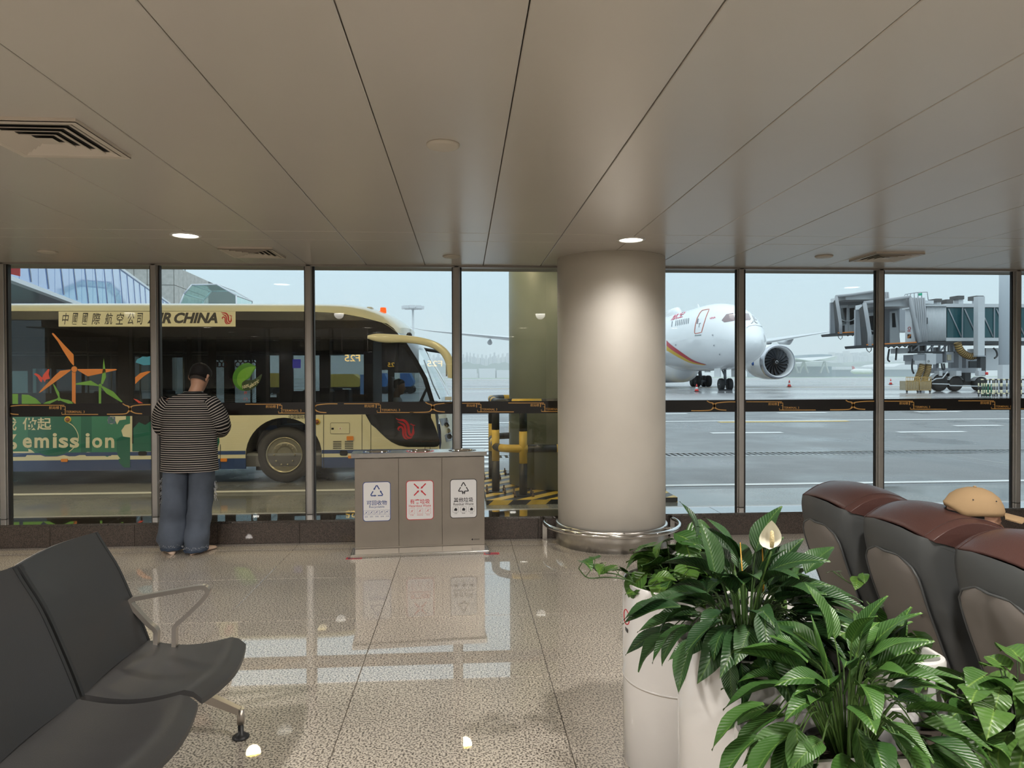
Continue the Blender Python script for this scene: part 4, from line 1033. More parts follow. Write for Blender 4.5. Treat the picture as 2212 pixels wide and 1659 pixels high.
MB().box((X(778, BY+1), BY+1, 1.3), (X(792, BY+1), BY+1.04, 1.66)).build('info_screen', mat('screen_blue', (.1, .2, .3), .3, emit=(.2, .4, .75), estr=.5), bus)
# front: windscreen and nose lofted over height; ends follow the side outline, middle bulges forward
fr = [(719, 858, 884), (728, 866, 896), (742, 879, 908), (760, 891, 921), (780, 904, 932), (800, 914.5, 945), (826, 926, 959), (850, 934, 969), (868, 939, 975), (884, 943, 979), (896, 946, 981), (930, 952, 984), (955, 953, 985), (975, 950, 984), (990, 948, 980), (1012, 944, 972)]
N = 26
def frow(py, a, b):
    z = Z(py, px=900); xa = X(a); xb = P(b, py, Y=BY+.7).x; r = []
    for k in range(N+1):
        t = -1+2*k/N
        r.append(Vector((xa+(xb-xa)*(1-abs(t)**3.2), BY+BW/2+t*BW/2, z)))
    return r
rows = [frow(*r) for r in fr]
MB().loft(ROOF+[rows[0]], False, False).build('roof', M_CREAM, bus, sharp=.6)
MB().loft(rows[:10], False, False).build('windscreen', M_CLEAR, bus)
M_NOSE = M_CREAM
MB().loft(rows[9:11], False, False).build('scuttle', M_BBLK, bus)
MB().loft(rows[10:14], False, False).build('front_bumper', M_CREAM, bus)
MB().loft(rows[13:16], False, False).build('front_skirt', M_NAVY, bus)
# headlight: dark lens wrapping the corner
def fpt(row, t, off=.006):
    k = (t+1)/2*N; i = min(int(k), N-1); f = k-i; p = row[i].lerp(row[i+1], f); return p+Vector((off, -off*.6, 0))
ra, rb = frow(905, 947.5, 982), frow(957, 953, 985)
mb = MB(); R_ = []
for i in range(9):
    s_ = i/8; row = [ra[j].lerp(rb[j], s_) for j in range(N+1)]
    t0 = -.992+.10*s_; t1 = -.80+.16*s_
    R_.append([fpt(row, t0+(t1-t0)*j/6) for j in range(7)])
mb.loft(R_, False, False); mb.build('headlight', mat('headlight_dark', (.03, .035, .04), .1, coat=1), bus)
for s_, q in ((.3, .5), (.55, .5), (.8, .55)):
    row = [ra[j].lerp(rb[j], s_) for j in range(N+1)]; p = fpt(row, -.93+.13*s_+.05, .012)
    MB().lathe([(.045, 0), (.04, .02), (.0, .02)], n=16, M=Matrix.Translation(p) @ Matrix.Rotation(PI/2, 4, 'Y') @ Matrix.Rotation(-.9, 4, 'X')).build('headlamp_bulb', M_POLISH, bus)
# wiper
MB().tube([P(950, 862, Y=BY+.5), P(935, 830, Y=BY+.6), P(916, 778, Y=BY+.9)], .012, 6).build('wiper', M_DASH, bus)
# mirror arms
def arm(path, wid, Y0, dy, nm, m):
    c = catmull([(x, y, 0) for x, y in path], 5); ww = catmull([(w, 0, 0) for w in wid], 5); n = len(c); rings = []
    for i in range(n):
        d_ = c[min(i+1, n-1)]-c[max(i-1, 0)]; d_.normalize(); nx, ny = -d_.y, d_.x; w = ww[i].x/2
        yy = Y0+dy*(i/(n-1))
        a = P(c[i].x+nx*w, c[i].y+ny*w, Y=yy); b = P(c[i].x-nx*w, c[i].y-ny*w, Y=yy); mid = (a+b)/2; h_ = (a-b)/2; th = max(.02, h_.length*.55)
        rings.append([mid+h_*math.cos(k*PI/8)+Vector((0, th*math.sin(k*PI/8), 0)) for k in range(16)])
    return MB().loft(rings).build(nm, m, bus)
arm([(794, 728), (812, 729), (836, 731), (870, 732), (905, 736), (935, 744), (956, 757), (968, 774), (973, 790)], [7, 17, 19.5, 17, 16, 16, 17, 18, 18], BY-.12, -.05, 'mirror_arm', M_CREAM)
arm([(973, 786), (974, 800), (975, 812), (974.5, 817)], [19, 18, 17, 15], BY-.17, 0, 'mirror_housing', M_CREAM)
MB().box((X(963.5), BY-.12, Z(814)), (X(966), BY-.02, Z(782))).build('mirror_glass', M_POLISH, bus)
arm([(905, 752), (925, 756), (950, 760), (964, 766)], [6, 7, 7, 6], BF+.1, 0, 'mirror_arm', M_DASH)
arm([(964, 762), (976, 780), (989, 800), (989, 818)], [8, 14, 14, 12], BF+.1, 0, 'mirror_housing', M_CREAM)
# beacon, antenna pod
c = P(828, 690, Y=BY+.75)
MB().lathe([(.10, 0), (.085, .10), (.07, .10)], (c.x, c.y, c.z-.06), 24).build('beacon_base', mat('beacon_base_olive', (.45, .38, .12), .4), bus)
MB().lathe([(.055, 0), (.055, .085), (.05, .095), (.0, .096)], (c.x, c.y, P(828, 676, Y=BY+.75).z), 24).build('beacon_lens', mat('beacon_orange', (.9, .12, .01), .2, emit=(1, .13, .01), estr=.8), bus)
c = P(798, 665, Y=BY+.5); MB().lathe([(.08, -.06), (.075, .0), (.04, .02), (.0, .025)], tuple(c), 16).build('antenna_pod', M_W, bus)
c = P(884, 723, Y=BY+.35); MB().lathe([(.05, -.02), (.05, .0), (.03, .035), (0, .04)], tuple(c), 16).build('marker_lamp', M_DASH, bus)
MB().box((X(960), BY+.3, Z(868)), (X(975), BY+.5, Z(860))).build('document_tray', M_W, bus)
# ================================================================== airliner on the stand
AX, AY, AZ = 22.2, 52.6, 5.0
air = thing('airliner', 'white wide-body airliner with red and yellow stripe, nose towards the windows', 'airplane', (AX, AY+30, .36))
prof = [(0, .04, .04, -.92), (.12, .38, .38, -.92), (.4, .72, .72, -.90), (.9, 1.12, 1.12, -.84), (1.6, 1.50, 1.52, -.74), (2.5, 1.84, 1.92, -.58), (3.6, 2.18, 2.32, -.38), (5, 2.48, 2.64, -.2), (7, 2.74, 2.86, -.06), (9.5, 2.87, 2.95, 0), (14, 2.88, 2.95, 0), (22, 2.88, 2.95, 0), (30, 2.88, 2.95, 0), (36, 2.85, 2.9, .03), (42, 2.4, 2.4, .4), (48, 1.7, 1.7, .95), (53, .9, .95, 1.45), (56, .25, .3, 1.8)]
c1 = catmull([(a, b, 0) for a, b, _, _ in prof], 3); c2 = catmull([(a, c, d_) for a, _, c, d_ in prof], 3)
NR = 56; rings = []
for u, v in zip(c1, c2):
    rings.append([Vector((AX+u.y*math.sin(2*PI*k/NR), AY+u.x, AZ+v.z+v.y*math.cos(2*PI*k/NR))) for k in range(NR)])
fus_mb = MB(); fus_mb.loft(rings, True, True)
fus = fus_mb.build('fuselage', M_W, air)
BV = BVHTree.FromPolygons(fus_mb.v, fus_mb.f)
CP = Vector((0, 0, EYE))
def hit(px, py, off=.02):
    d_ = ray(px, py).normalized(); r = BV.ray_cast(CP, d_)
    if r[0] is None:
        q = CP+d_*((AY+6)/d_.y); r = BV.find_nearest(q)
    n = r[1].copy()
    c = Vector((AX, r[0].y, AZ))
    if n.dot(r[0]-c) < 0: n = -n
    return r[0]+n*off
def skin(nm, pts, m, off=.02, par=None, lvl=3):
    """patch laid on the fuselage skin: outline read at pixels, rings towards its centre"""
    cx = sum(p[0] for p in pts)/len(pts); cy = sum(p[1] for p in pts)/len(pts)
    full = []
    for i, p in enumerate(pts):
        q = pts[(i+1) % len(pts)]
        for k in range(3): full.append((p[0]+(q[0]-p[0])*k/3, p[1]+(q[1]-p[1])*k/3))
    rr = [[hit(cx+(x-cx)*s_, cy+(y-cy)*s_, off) for x, y in full] for s_ in [1-j/lvl for j in range(lvl)]+[.02]]
    return MB().loft(rr, True, False).build(nm, m, par or air)
def skinline(nm, pts, w, m, off=.025, closed=False, par=None):
    P_ = pts+[pts[0]] if closed else pts
    full = []
    for i in range(len(P_)-1):
        for k in range(4): full.append((P_[i][0]+(P_[i+1][0]-P_[i][0])*k/4, P_[i][1]+(P_[i+1][1]-P_[i][1])*k/4))
    full.append(P_[-1]); L = []; R = []; n = len(full)
    for i, (x, y) in enumerate(full):
        x0, y0 = full[max(i-1, 0)]; x1, y1 = full[min(i+1, n-1)]; d_ = math.hypot(x1-x0, y1-y0) or 1
        nx, ny = -(y1-y0)/d_*w/2, (x1-x0)/d_*w/2
        L.append(hit(x+nx, y+ny, off)); R.append(hit(x-nx, y-ny, off))
    return MB().loft([[a, b] for a, b in zip(L, R)], False, False).build(nm, m, par or air)
M_CWIN = mat('cockpit_glass', (.20, .12, .13), .08, coat=1); M_AWIN = mat('cabin_window', (.10, .13, .16), .2); M_AGAP = mat('skin_gap', (.35, .37, .40), .5)
M_ORL = mat('door_outline', (.62, .14, .08), .4)
for pts in ([(1559, 692), (1569, 679), (1584, 676.5), (1588, 690), (1586, 693), (1565, 696.5)], [(1592, 677), (1605, 676.5), (1617, 677.5), (1622, 689), (1620, 691.5), (1596, 692)], [(1623, 677), (1638, 675.5), (1641, 677), (1647, 690), (1645, 692), (1629, 692)], [(1643, 676.5), (1648, 679), (1653, 688), (1655, 695), (1651, 692), (1646, 684)]):
    skin('cockpit_window', pts, M_CWIN)
skinline('wiper', [(1627, 693), (1626, 697), (1622, 699)], .8, M_DASH); skinline('wiper', [(1629, 693), (1632, 697), (1636, 698.5)], .8, M_DASH)
skinline('radome_seam', [(1612, 709), (1618, 704.5), (1632, 702.5), (1644, 705), (1652, 711), (1658, 718), (1661, 726)], .6, M_AGAP)
D = [(1517, 670.5), (1532.5, 667.5), (1526, 683), (1520, 702), (1515.5, 718), (1501.5, 721), (1500.5, 717), (1502, 703), (1506, 688), (1512, 676)]
skinline('cabin_door', D, 1.3, M_ORL, closed=True)
skin('door_sill', [(1501, 724), (1515, 722.5), (1515, 725), (1501, 726)], mat('sill_grey', (.25, .30, .30), .4))
skin('door_window', [(1507.5, 688.5), (1509.5, 688.5), (1506.5, 699.5), (1504.8, 699.5)], M_AWIN)
skinline('door_handle', [(1509, 699.5), (1514, 698), (1511, 700), (1510, 707)], 1, M_AGAP)
for k in range(10):
    x = 1451+k*3.9 if k else 1450.5
    if k == 1: continue
    y = 700-(x-1450)*.19
    skin('cabin_window', [(x+1.2, y-6), (x+2.6, y-6), (x+1.2, y+6), (x-.2, y+6)], M_AWIN, lvl=1)
def skintext(txt, box, sl, m, bold=.01, sh=0):
    me = text_mesh(txt, bold, sh); x0, y0, x1, y1 = box
    xs = [v.co.x for v in me.vertices]; ys = [v.co.y for v in me.vertices]; a, b, c, d_ = min(xs), max(xs), min(ys), max(ys)
    for v in me.vertices:
        u = (v.co.x-a)/(b-a); w = (v.co.y-c)/(d_-c); v.co = hit(x0+(x1-x0)*u+sh*w*8, y1+(y0-y1)*w+sl*u, .03)
    me.materials.append(m); link('lettering', me, air)
M_AREDT = mat('title_red', (.72, .06, .14), .4)
skintext('航空', (1449, 676, 1480, 693), -9, M_AREDT, .01, .6)
skintext('HNA', (1534, 686, 1546, 690), -2.5, M_AREDT, .01)
def skinstrip(nm, A, B, m):
    a = [(v.x, v.y) for v in catmull([(x, y, 0) for x, y in A], 5)]; b = [(v.x, v.y) for v in catmull([(x, y, 0) for x, y in B], 5)]
    MB().loft([[hit(*p, .02), hit((p[0]+q[0])/2, (p[1]+q[1])/2, .02), hit(*q, .02)] for p, q in zip(a, b)], False, False).build(nm, m, air)
skinstrip('red_stripe', [(1440, 735), (1449, 744), (1475, 763), (1500, 779), (1526, 787.5)], [(1440, 746), (1449, 754), (1471, 768), (1496, 781.5), (1524, 788)], M_RED)
skinstrip('yellow_stripe', [(1440, 746), (1449, 754), (1471, 768), (1496, 781.5), (1524, 788)], [(1440, 757), (1449, 762), (1468, 773), (1492, 784), (1520, 789)], M_AYEL)
for px, py in ((1540, 724), (1543, 746), (1555, 765), (1460, 745)): skin('probe', [(px-1, py-1.5), (px+1, py-1.5), (px+1, py+1.5), (px-1, py+1.5)], M_AGAP, .05, lvl=1)
# dome and aerial on the crown
MB().tube([(AX, AY+19, AZ+2.9), (AX, AY+20, AZ+3.25), (AX, AY+22.5, AZ+3.25), (AX, AY+24, AZ+2.9)], [.1, .5, .5, .1], 12).build('antenna_dome', M_W, air)
MB().prism([(AX, AY+13, AZ+2.9), (AX, AY+13.5, AZ+2.9), (AX, AY+13.7, AZ+3.4), (AX, AY+13.5, AZ+3.4)], (.06, 0, 0)).build('blade_aerial', M_W, air)
# wings
def airfoil(f, sgn):
    lx = 2.4+26.7*f; s0 = 17.2+23*f; z = AZ-.95+3.75*f+(.25*((f-.9)/.1)**2 if f > .9 else 0)
    ch = 11.5-14*f if f < .33 else (6.9-5.0*(f-.33)/.55 if f < .88 else 1.9-1.5*(f-.88)/.12)
    th = .115*ch*(1-.25*f)
    pts = []
    for k in range(20):
        a = 2*PI*k/20; u = .5-.5*math.cos(a)
        t_ = th*(1.35*math.sqrt(max(u, 0))*(1-u)**.75) * (1 if math.sin(a) >= 0 else -.62)
        if k in (0,): t_ = 0
        pts.append(Vector((AX+sgn*lx, AY+s0+u*ch, z+t_)))
    return pts
M_WING = mat('wing_grey', (.62, .64, .66), .3, coat=.3)
for sg in (1, -1):
    MB().loft([airfoil(f, sg) for f in (-.08, 0, .1, .2, .33, .5, .65, .8, .88, .93, .97, 1.0)]).build('wing', M_WING, air)
    for f in (.28, .45, .62):
        p = airfoil(f, sg)[0]; ch = 5
        MB().tube([p+Vector((0, 2.2, -.25)), p+Vector((0, 3.4, -.6)), p+Vector((0, 6, -.45)), p+Vector((0, 7, -.2))], [.05, .32, .26, .04], 10).build('flap_fairing', M_WING, air)
    # engine
    ex, ey, ez = AX+sg*9.1, AY+16, 2.99
    Mx = Matrix.Translation((ex, ey, ez)) @ Matrix.Rotation(-PI/2, 4, 'X')
    MB().lathe([(1.40, 1.0), (1.40, .4), (1.46, .12), (1.56, 0.0), (1.66, .10), (1.74, .5), (1.79, 1.5), (1.78, 2.8), (1.62, 4.4), (1.40, 5.6), (1.34, 5.6), (1.34, 4.0)], n=64, M=Mx, cap=False).build('nacelle', M_W, air)
    MB().lathe([(1.43, .3), (1.47, .12), (1.56, -.01), (1.67, .10), (1.752, .55), (1.757, .62)], n=64, M=Mx, cap=False).build('inlet_lip', mat('inlet_lip_metal', (.55, .56, .60), .25, .85), air)
    MB().lathe([(1.40, 1.2), (.001, 1.25)], n=48, M=Mx).build('fan_case', mat('fan_dark', (.004, .005, .006), .4), air)
    fan = thing('fan', loc=(ex, ey, ez)); fan.parent = air; fan.matrix_parent_inverse = _wm(air).inverted()
    for k in range(18):
        a0 = 2*PI*k/18; rr = []
        for j in range(6):
            r_ = .30+1.07*j/5; a = a0+.35*j/5
            c_ = Vector((math.cos(a)*r_, 0, math.sin(a)*r_)); tg = Vector((-math.sin(a), .9-.5*j/5, math.cos(a))).normalized(); w_ = .10+.10*j/5
            o = Vector((ex, ey+.95, ez)); rr.append([o+c_-tg*w_, o+c_+tg*w_])
        MB().loft(rr, False, False).build('fan_blade', mat('fan_blade_grey', (.05, .055, .065), .35, .3), fan)
    MB().lathe([(.001, .40), (.12, .5), (.26, .75), (.34, 1.0)], n=24, M=Mx).build('spinner', mat('spinner_black', (.02, .02, .022), .3), fan)
    sp = [Vector((ex+(.05+.14*k/20)*math.cos(k*.32), ey+.42+.012*k, ez+(.05+.14*k/20)*math.sin(k*.32))) for k in range(21)]
    MB().tube(sp, .028, 6).build('spinner_spiral', M_W, fan)
    w = airfoil(.25, sg)[0]
    MB().loft([[Vector((ex-.2, ey+2.2, ez+1.72)), Vector((ex+.2, ey+2.2, ez+1.72)), Vector((ex+.25, ey+6.5, ez+1.3)), Vector((ex-.25, ey+6.5, ez+1.3))], [Vector((ex-.15, ey+5.2, w.z+.1)), Vector((ex+.15, ey+5.2, w.z+.1)), Vector((ex+.25, ey+9, w.z)), Vector((ex-.25, ey+9, w.z))]]).build('pylon', M_W, air)
    mk = Mx @ Matrix.Translation((0, 0, 0))
    b = Vector((ex-1.60*math.cos(.25), ey+2.0, ez-1.79*math.sin(.25)))
    MB().lathe([(.26, -.03), (.26, .05), (0, .05)], n=24, M=Matrix.Translation((ex-1.765, ey+2.2, ez-.1)) @ Matrix.Rotation(-PI/2, 4, 'Y')).build('engine_badge', mat('badge_blue', (.03, .10, .35), .4), air)
# wing root fairing
MB().tube([(AX, AY+15.5, AZ-2.2), (AX, AY+18, AZ-2.3), (AX, AY+30, AZ-2.35), (AX, AY+34, AZ-2.2)], [.4, 1.75, 1.9, .4], 24).build('belly_fairing', M_W, air)
# tail
MB().loft([[Vector((AX-.15, AY+43, AZ+2.3)), Vector((AX+.15, AY+43, AZ+2.3)), Vector((AX+.25, AY+50, AZ+2.6)), Vector((AX-.25, AY+50, AZ+2.6))][:4], [Vector((AX-.08, AY+52, AZ+12)), Vector((AX+.08, AY+52, AZ+12)), Vector((AX+.08, AY+56, AZ+12)), Vector((AX-.08, AY+56, AZ+12))]]).build('tail_fin', M_RED, air)
for sg in (1, -1): MB().loft([[Vector((AX+sg*1.2, AY+48, AZ+1.5)), Vector((AX+sg*1.2, AY+53, AZ+1.5)), Vector((AX+sg*1.2, AY+53, AZ+1.2)), Vector((AX+sg*1.2, AY+48, AZ+1.2))], [Vector((AX+sg*9.5, AY+54, AZ+2.5)), Vector((AX+sg*9.5, AY+56, AZ+2.5)), Vector((AX+sg*9.5, AY+56, AZ+2.4)), Vector((AX+sg*9.5, AY+54, AZ+2.4))]]).build('tailplane', M_WING, air)
# landing gear
M_GEAR = mat('gear_grey', (.22, .23, .25), .4, .5); M_HUB = mat('wheel_hub', (.62, .63, .64), .35, .3)
def awheel(x, y, z, r, w):
    M_ = Matrix.Translation((x-w/2, y, z+r)) @ Matrix.Rotation(PI/2, 4, 'Y')
    MB().lathe([(r*.55, 0), (r*.9, 0), (r, w*.2), (r, w*.8), (r*.9, w), (r*.55, w)], n=28, M=M_).build('tyre', M_TYRE, air)
    MB().lathe([(r*.56, w*.06), (r*.5, w*.12), (r*.2, w*.1), (.01, -.02)], n=20, M=M_).lathe([(r*.56, w*.94), (r*.5, w*.88), (r*.2, w*.9), (.01, w+.02)], n=20, M=M_).build('wheel_hub', M_HUB, air)
gy = AY+6.4; g0 = gz(gy)
for dx in (-.36, .36): awheel(AX+dx, gy, g0, .52, .36)
MB().cyl((AX, gy, g0+.5), (AX, gy+.15, AZ-2.4), .12, 14).cyl((AX-.4, gy, g0+.52), (AX+.4, gy, g0+.52), .08).cyl((AX, gy, g0+1.1), (AX, gy+1.2, AZ-2.5), .06).build('nose_gear_strut', M_GEAR, air)
for dx in (-.75, .75): MB().box((AX+dx-.04, gy-.9, AZ-3.5), (AX+dx+.04, gy+.5, AZ-2.45)).build('gear_door', M_W, air)
MB().box((AX-.65, gy-.3, g0), (AX+.5, gy-.1, g0+.12)).build('wheel_chock', M_DASH, air)
for sg in (1, -1):
    gx, gy2 = AX+sg*4.7, AY+26.5
    for dx in (-.62, .62):
        for dy in (-.72, .72): awheel(gx+dx, gy2+dy, .36, .64, .5)
    MB().cyl((gx, gy2, 1.0), (gx-sg*.2, gy2, AZ-1.6), .2, 16).cyl((gx, gy2-.75, 1.0), (gx, gy2+.75, 1.0), .15).cyl((gx-.6, gy2-.72, 1.0), (gx+.6, gy2-.72, 1.0), .1).cyl((gx-.6, gy2+.72, 1.0), (gx+.6, gy2+.72, 1.0), .1).cyl((gx, gy2, 1.7), (gx-sg*1.6, gy2, AZ-1.8), .09).build('main_gear_strut', M_GEAR, air)
    MB().box((gx+sg*.75, gy2-.9, 2.0), (gx+sg*.82, gy2+.9, AZ-1.4)).build('gear_door', M_W, air)
# ================================================================== boarding bridges at the right
M_BG = mat('bridge_white', (.60, .62, .64), .4, var=.03); M_BG2 = mat('bridge_grey', (.34, .36, .39), .45); M_BD = mat('bridge_dark', (.045, .05, .055), .6)
M_FAB = mat('hood_fabric', (.40, .41, .43), .7, bump=.2, bscale=8); M_TEAL = mat('tunnel_teal_glass', (.008, .075, .09), .1, coat=.35, var=.1, vscale=.6)
M_DWIN = mat('bridge_window_dark', (.03, .035, .04), .1, coat=1); M_HOSE = mat('hose_yellow', (.52, .33, .10), .6, var=.1, vscale=5)
def bridge_cab(tf, Y, par, detail=True):
    def Q(x, y, dy=0): a, b = tf(x, y); p = P(a, b, Y=Y); return Vector((p.x, p.y+dy, p.z))
    D_ = 3.0
    def slab(pts, dy0, dy1, nm, m): MB().prism([Q(x, y, dy0) for x, y in pts], (0, dy1-dy0, 0)).build(nm, m, par, tri=True)
    slab([(1868, 745), (2000, 739), (2004, 744), (1870, 751)], -.3, D_, 'floor_slab', M_BD)
    slab([(1866, 744), (1974, 738.5), (1974, 741), (1867, 746.5)], -.35, -.3, 'edge_stripe', M_ORANGE)
    slab([(1893, 652), (1960, 643), (1990, 643), (1990, 660), (1893, 662)], .2, D_, 'roof', M_BG)
    slab([(1890, 662), (1990, 656), (1990, 741), (1890, 745)], D_-.2, D_, 'back_wall', M_BG2)
    # folding doors in the back wall
    for x0, x1 in ((1913, 1934), (1934.6, 1954)):
        slab([(x0, 670), (x1, 668), (x1, 739), (x0, 741)], D_-.3, D_-.2, 'door', M_BG)
        slab([(x0+3, 677), (x1-4, 675.5), (x1-5, 718), (x0+4, 720)], D_-.33, D_-.3, 'door_window', M_DWIN)
    slab([(1913, 722), (1925, 721), (1925, 739), (1913, 741)], D_-.34, D_-.3, 'kick_panel', M_BD)
    # hood: fabric roof tube and side folds
    MB().tube([Q(1862, 655, -.3), Q(1900, 651, -.35), Q(1940, 645, -.35), Q(1961, 642, -.3)], .13, 10).build('hood_tube', M_FAB, par)
    MB().loft([[Q(1862, 655, -.3), Q(1893, 654, D_*.7)], [Q(1910, 650, -.35), Q(1925, 650, D_*.7)], [Q(1961, 642, -.3), Q(1970, 646, D_*.7)]], False, False).build('hood_roof', M_FAB, par)
    MB().tube([Q(1863, 655, -.3), Q(1868, 690, -.35), Q(1873, 722, -.35), Q(1874, 748, -.3)], .15, 10).build('hood_post', M_FAB, par)
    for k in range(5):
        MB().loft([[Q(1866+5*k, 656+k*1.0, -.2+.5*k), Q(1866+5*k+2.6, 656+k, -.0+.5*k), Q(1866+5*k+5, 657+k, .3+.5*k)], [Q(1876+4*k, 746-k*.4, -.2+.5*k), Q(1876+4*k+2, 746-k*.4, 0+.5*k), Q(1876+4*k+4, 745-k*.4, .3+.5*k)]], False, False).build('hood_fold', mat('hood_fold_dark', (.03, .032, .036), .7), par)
    MB().tube([Q(1960, 643, -.3), Q(1967, 680, -.3), Q(1976, 715, -.3), Q(1981, 740, -.3)], .17, 10).build('hood_post', M_FAB, par)
    for k in range(7):
        x = 1966+k*4.6
        MB().tube([Q(x, 643.5, -.1), Q(x+3.5, 680, -.1), Q(x+6-.4*k, 710, -.1), Q(x+13-k*1.2, 739, -.1)], .085, 8).build('bellows_rib', M_FAB, par)
    slab([(1968, 645), (1998, 645), (2003, 739), (1984, 739)], 0, .12, 'bellows_skin', M_BD)
    slab([(1957, 668), (1972, 666), (1980, 739), (1957, 740)], D_-.9, D_-.8, 'side_panel', M_BG)
    slab([(1961, 671.5), (1967, 671), (1970, 703), (1962, 703)], D_-.95, D_-.9, 'side_window', M_DWIN)
    MB().tube([Q(1913, 707, D_-.6), Q(1922, 711, D_-.6), Q(1932, 711, D_-.6), Q(1942, 708, D_-.6), Q(1949, 701, D_-.6)], .05, 6).build('safety_rope', M_BG, par)
    MB().tube([Q(1871, 751, 0), Q(1873, 757, 0), Q(1878, 761, 0), Q(1882, 757, 0), Q(1882, 751, 0)], .03, 6).build('cable_loop', M_BD, par)
    for k in range(7): MB().tube([Q(1895+12*k, 747-.5*k, .3), Q(1900+12*k, 752-.5*k, .3), Q(1905+12*k, 747-.5*k, .3)], .05, 6).build('underside_cable', M_BD, par)
br = thing('boarding_bridge', 'near grey boarding bridge with open hooded cab and teal glazed tunnel', 'boarding bridge', (P(2040, 820, Y=56).x, 57, .3))
bridge_cab(lambda x, y: (x, y), 54., br)
b2 = thing('boarding_bridge', 'farther boarding bridge cab, partly hidden left behind the near one', 'boarding bridge', (P(1830, 700, Y=66).x, 67, .36))
bridge_cab(lambda x, y: (1802+(x-1862)*.87, 641+(y-655)*.87), 66., b2)
Yb = 55.
def bb(x0, y0, x1, y1, d0, d1, nm, m, par=br, Y=Yb):
    a = P(x0, y0, Y=Y+d0); b = P(x1, y1, Y=Y+d0)
    return MB().box((a.x, Y+d0, b.z), (b.x, Y+d1, a.z)).build(nm, m, par)
# the farther bridge's tunnel and leg
bb(1870, 655, 2100, 715, 13, 16, 'tunnel', M_BG2, b2); bb(1990, 715, 1998, 836, 14, 14.6, 'leg', M_BG2, b2)
# corrugated drum and tunnel
for k in range(14):
    x = 2003+k*3
    a = P(x, 661, Y=Yb); b = P(x+3, 736, Y=Yb)
    MB().cyl(((a.x+b.x)/2, Yb+.1, b.z), ((a.x+b.x)/2, Yb+.1, a.z), (b.x-a.x)*.52, 8).build('drum_rib', M_BG, br)
bb(2003, 661, 2044, 737, .12, 3, 'drum', M_BG); bb(2000, 658, 2046, 661.5, -.1, 3, 'drum_cap', M_BG)
bb(1999, 686, 2004, 700, -.2, 0, 'lamp_box', M_BD)
bb(2044, 663, 2330, 733, .3, 3, 'tunnel_core', M_BD)
bb(2044, 656, 2330, 664.5, 0, 3, 'roof_beam', M_BG); bb(2044, 729.5, 2330, 737, 0, 3, 'floor_beam', M_BG); bb(2000, 738, 2330, 743, -.1, 3, 'lower_beam', M_BD)
x = 2046
while x < 2320:
    bb(x, 665, x+33, 729, .12, .2, 'tunnel_pane', M_TEAL); bb(x+33, 664, x+34.4, 730, .02, .3, 'pane_post', M_BG2)
    MB().cyl(P(x+3, 667, Y=Yb+.08), P(x+30, 727, Y=Yb+.08), .05, 6).build('tunnel_brace', M_BG2, br)
    x += 34.4
for x0, x1, y0, y1, c in ((2022, 2035, 645, 657, 7), (2045, 2059.5, 646.5, 657, 9), (2069, 2083, 638.5, 657, 8), (2109, 2125, 638.5, 657, 9)):
    bb(x0, y0, x1, y0+c, .9, 1.9, 'vent_cap', mat('vent_cap_grey', (.10, .10, .10), .6)); bb(x0+2, y0+c, x1-2, y1+1, 1.1, 1.7, 'vent_stack', M_BG)
# roof handrail
rp = [(1954, 641), (1955, 636), (1980, 632), (2003, 631), (2005, 648)]
MB().tube([P(x, y, Y=Yb+1) for x, y in rp], .035, 6).build('roof_railing', M_BG2, br)
for x in (1960, 1967, 1975, 1983, 1991): MB().cyl(P(x, 635-.1*(x-1960), Y=Yb+1), P(x, 643, Y=Yb+1), .03, 6).build('railing_post', M_BG2, br)
bb(1988, 633, 1992, 638, .9, 1.2, 'beacon', mat('beacon_green', (.02, .45, .25), .3))
bb(1995, 649, 2017, 656, .5, 2, 'roof_box', M_BG)
# lift legs, truss, drive bogie
bb(2113, 640, 2127, 769, -1.3, -.8, 'lift_leg', M_BG); bb(2118, 769, 2129, 812, -1.3, -.9, 'lift_leg_inner', M_BD); bb(2112, 768, 2131, 770.5, -1.4, -.8, 'leg_collar', M_BG2)
bb(2071, 738, 2078, 800, .6, 1.1, 'lift_leg', M_BG2); bb(2055, 745, 2062, 800, 1.6, 2.0, 'lift_leg', M_BG2); bb(2022, 750, 2028, 800, 1.6, 2.0, 'lift_leg', M_BG2)
bb(1965, 743, 2062, 746, .2, .5, 'truss_chord', M_BG2); bb(1965, 759, 2062, 763, .2, .5, 'truss_chord', M_BD)
for x in (1968, 1984, 2000, 2014, 2030, 2042, 2050, 2060): bb(x, 745, x+2, 760, .25, .45, 'truss_post', M_BG2)
for x in (1970, 2002, 2030): MB().cyl(P(x, 759, Y=Yb+.3), P(x+14, 746, Y=Yb+.3), .07, 6).build('truss_brace', M_BG2, br)
bb(1982, 746, 2002, 758, .5, 1.8, 'motor_housing', M_BD); bb(1943, 752, 1964, 763, .4, 1.6, 'equipment_box', M_BG)
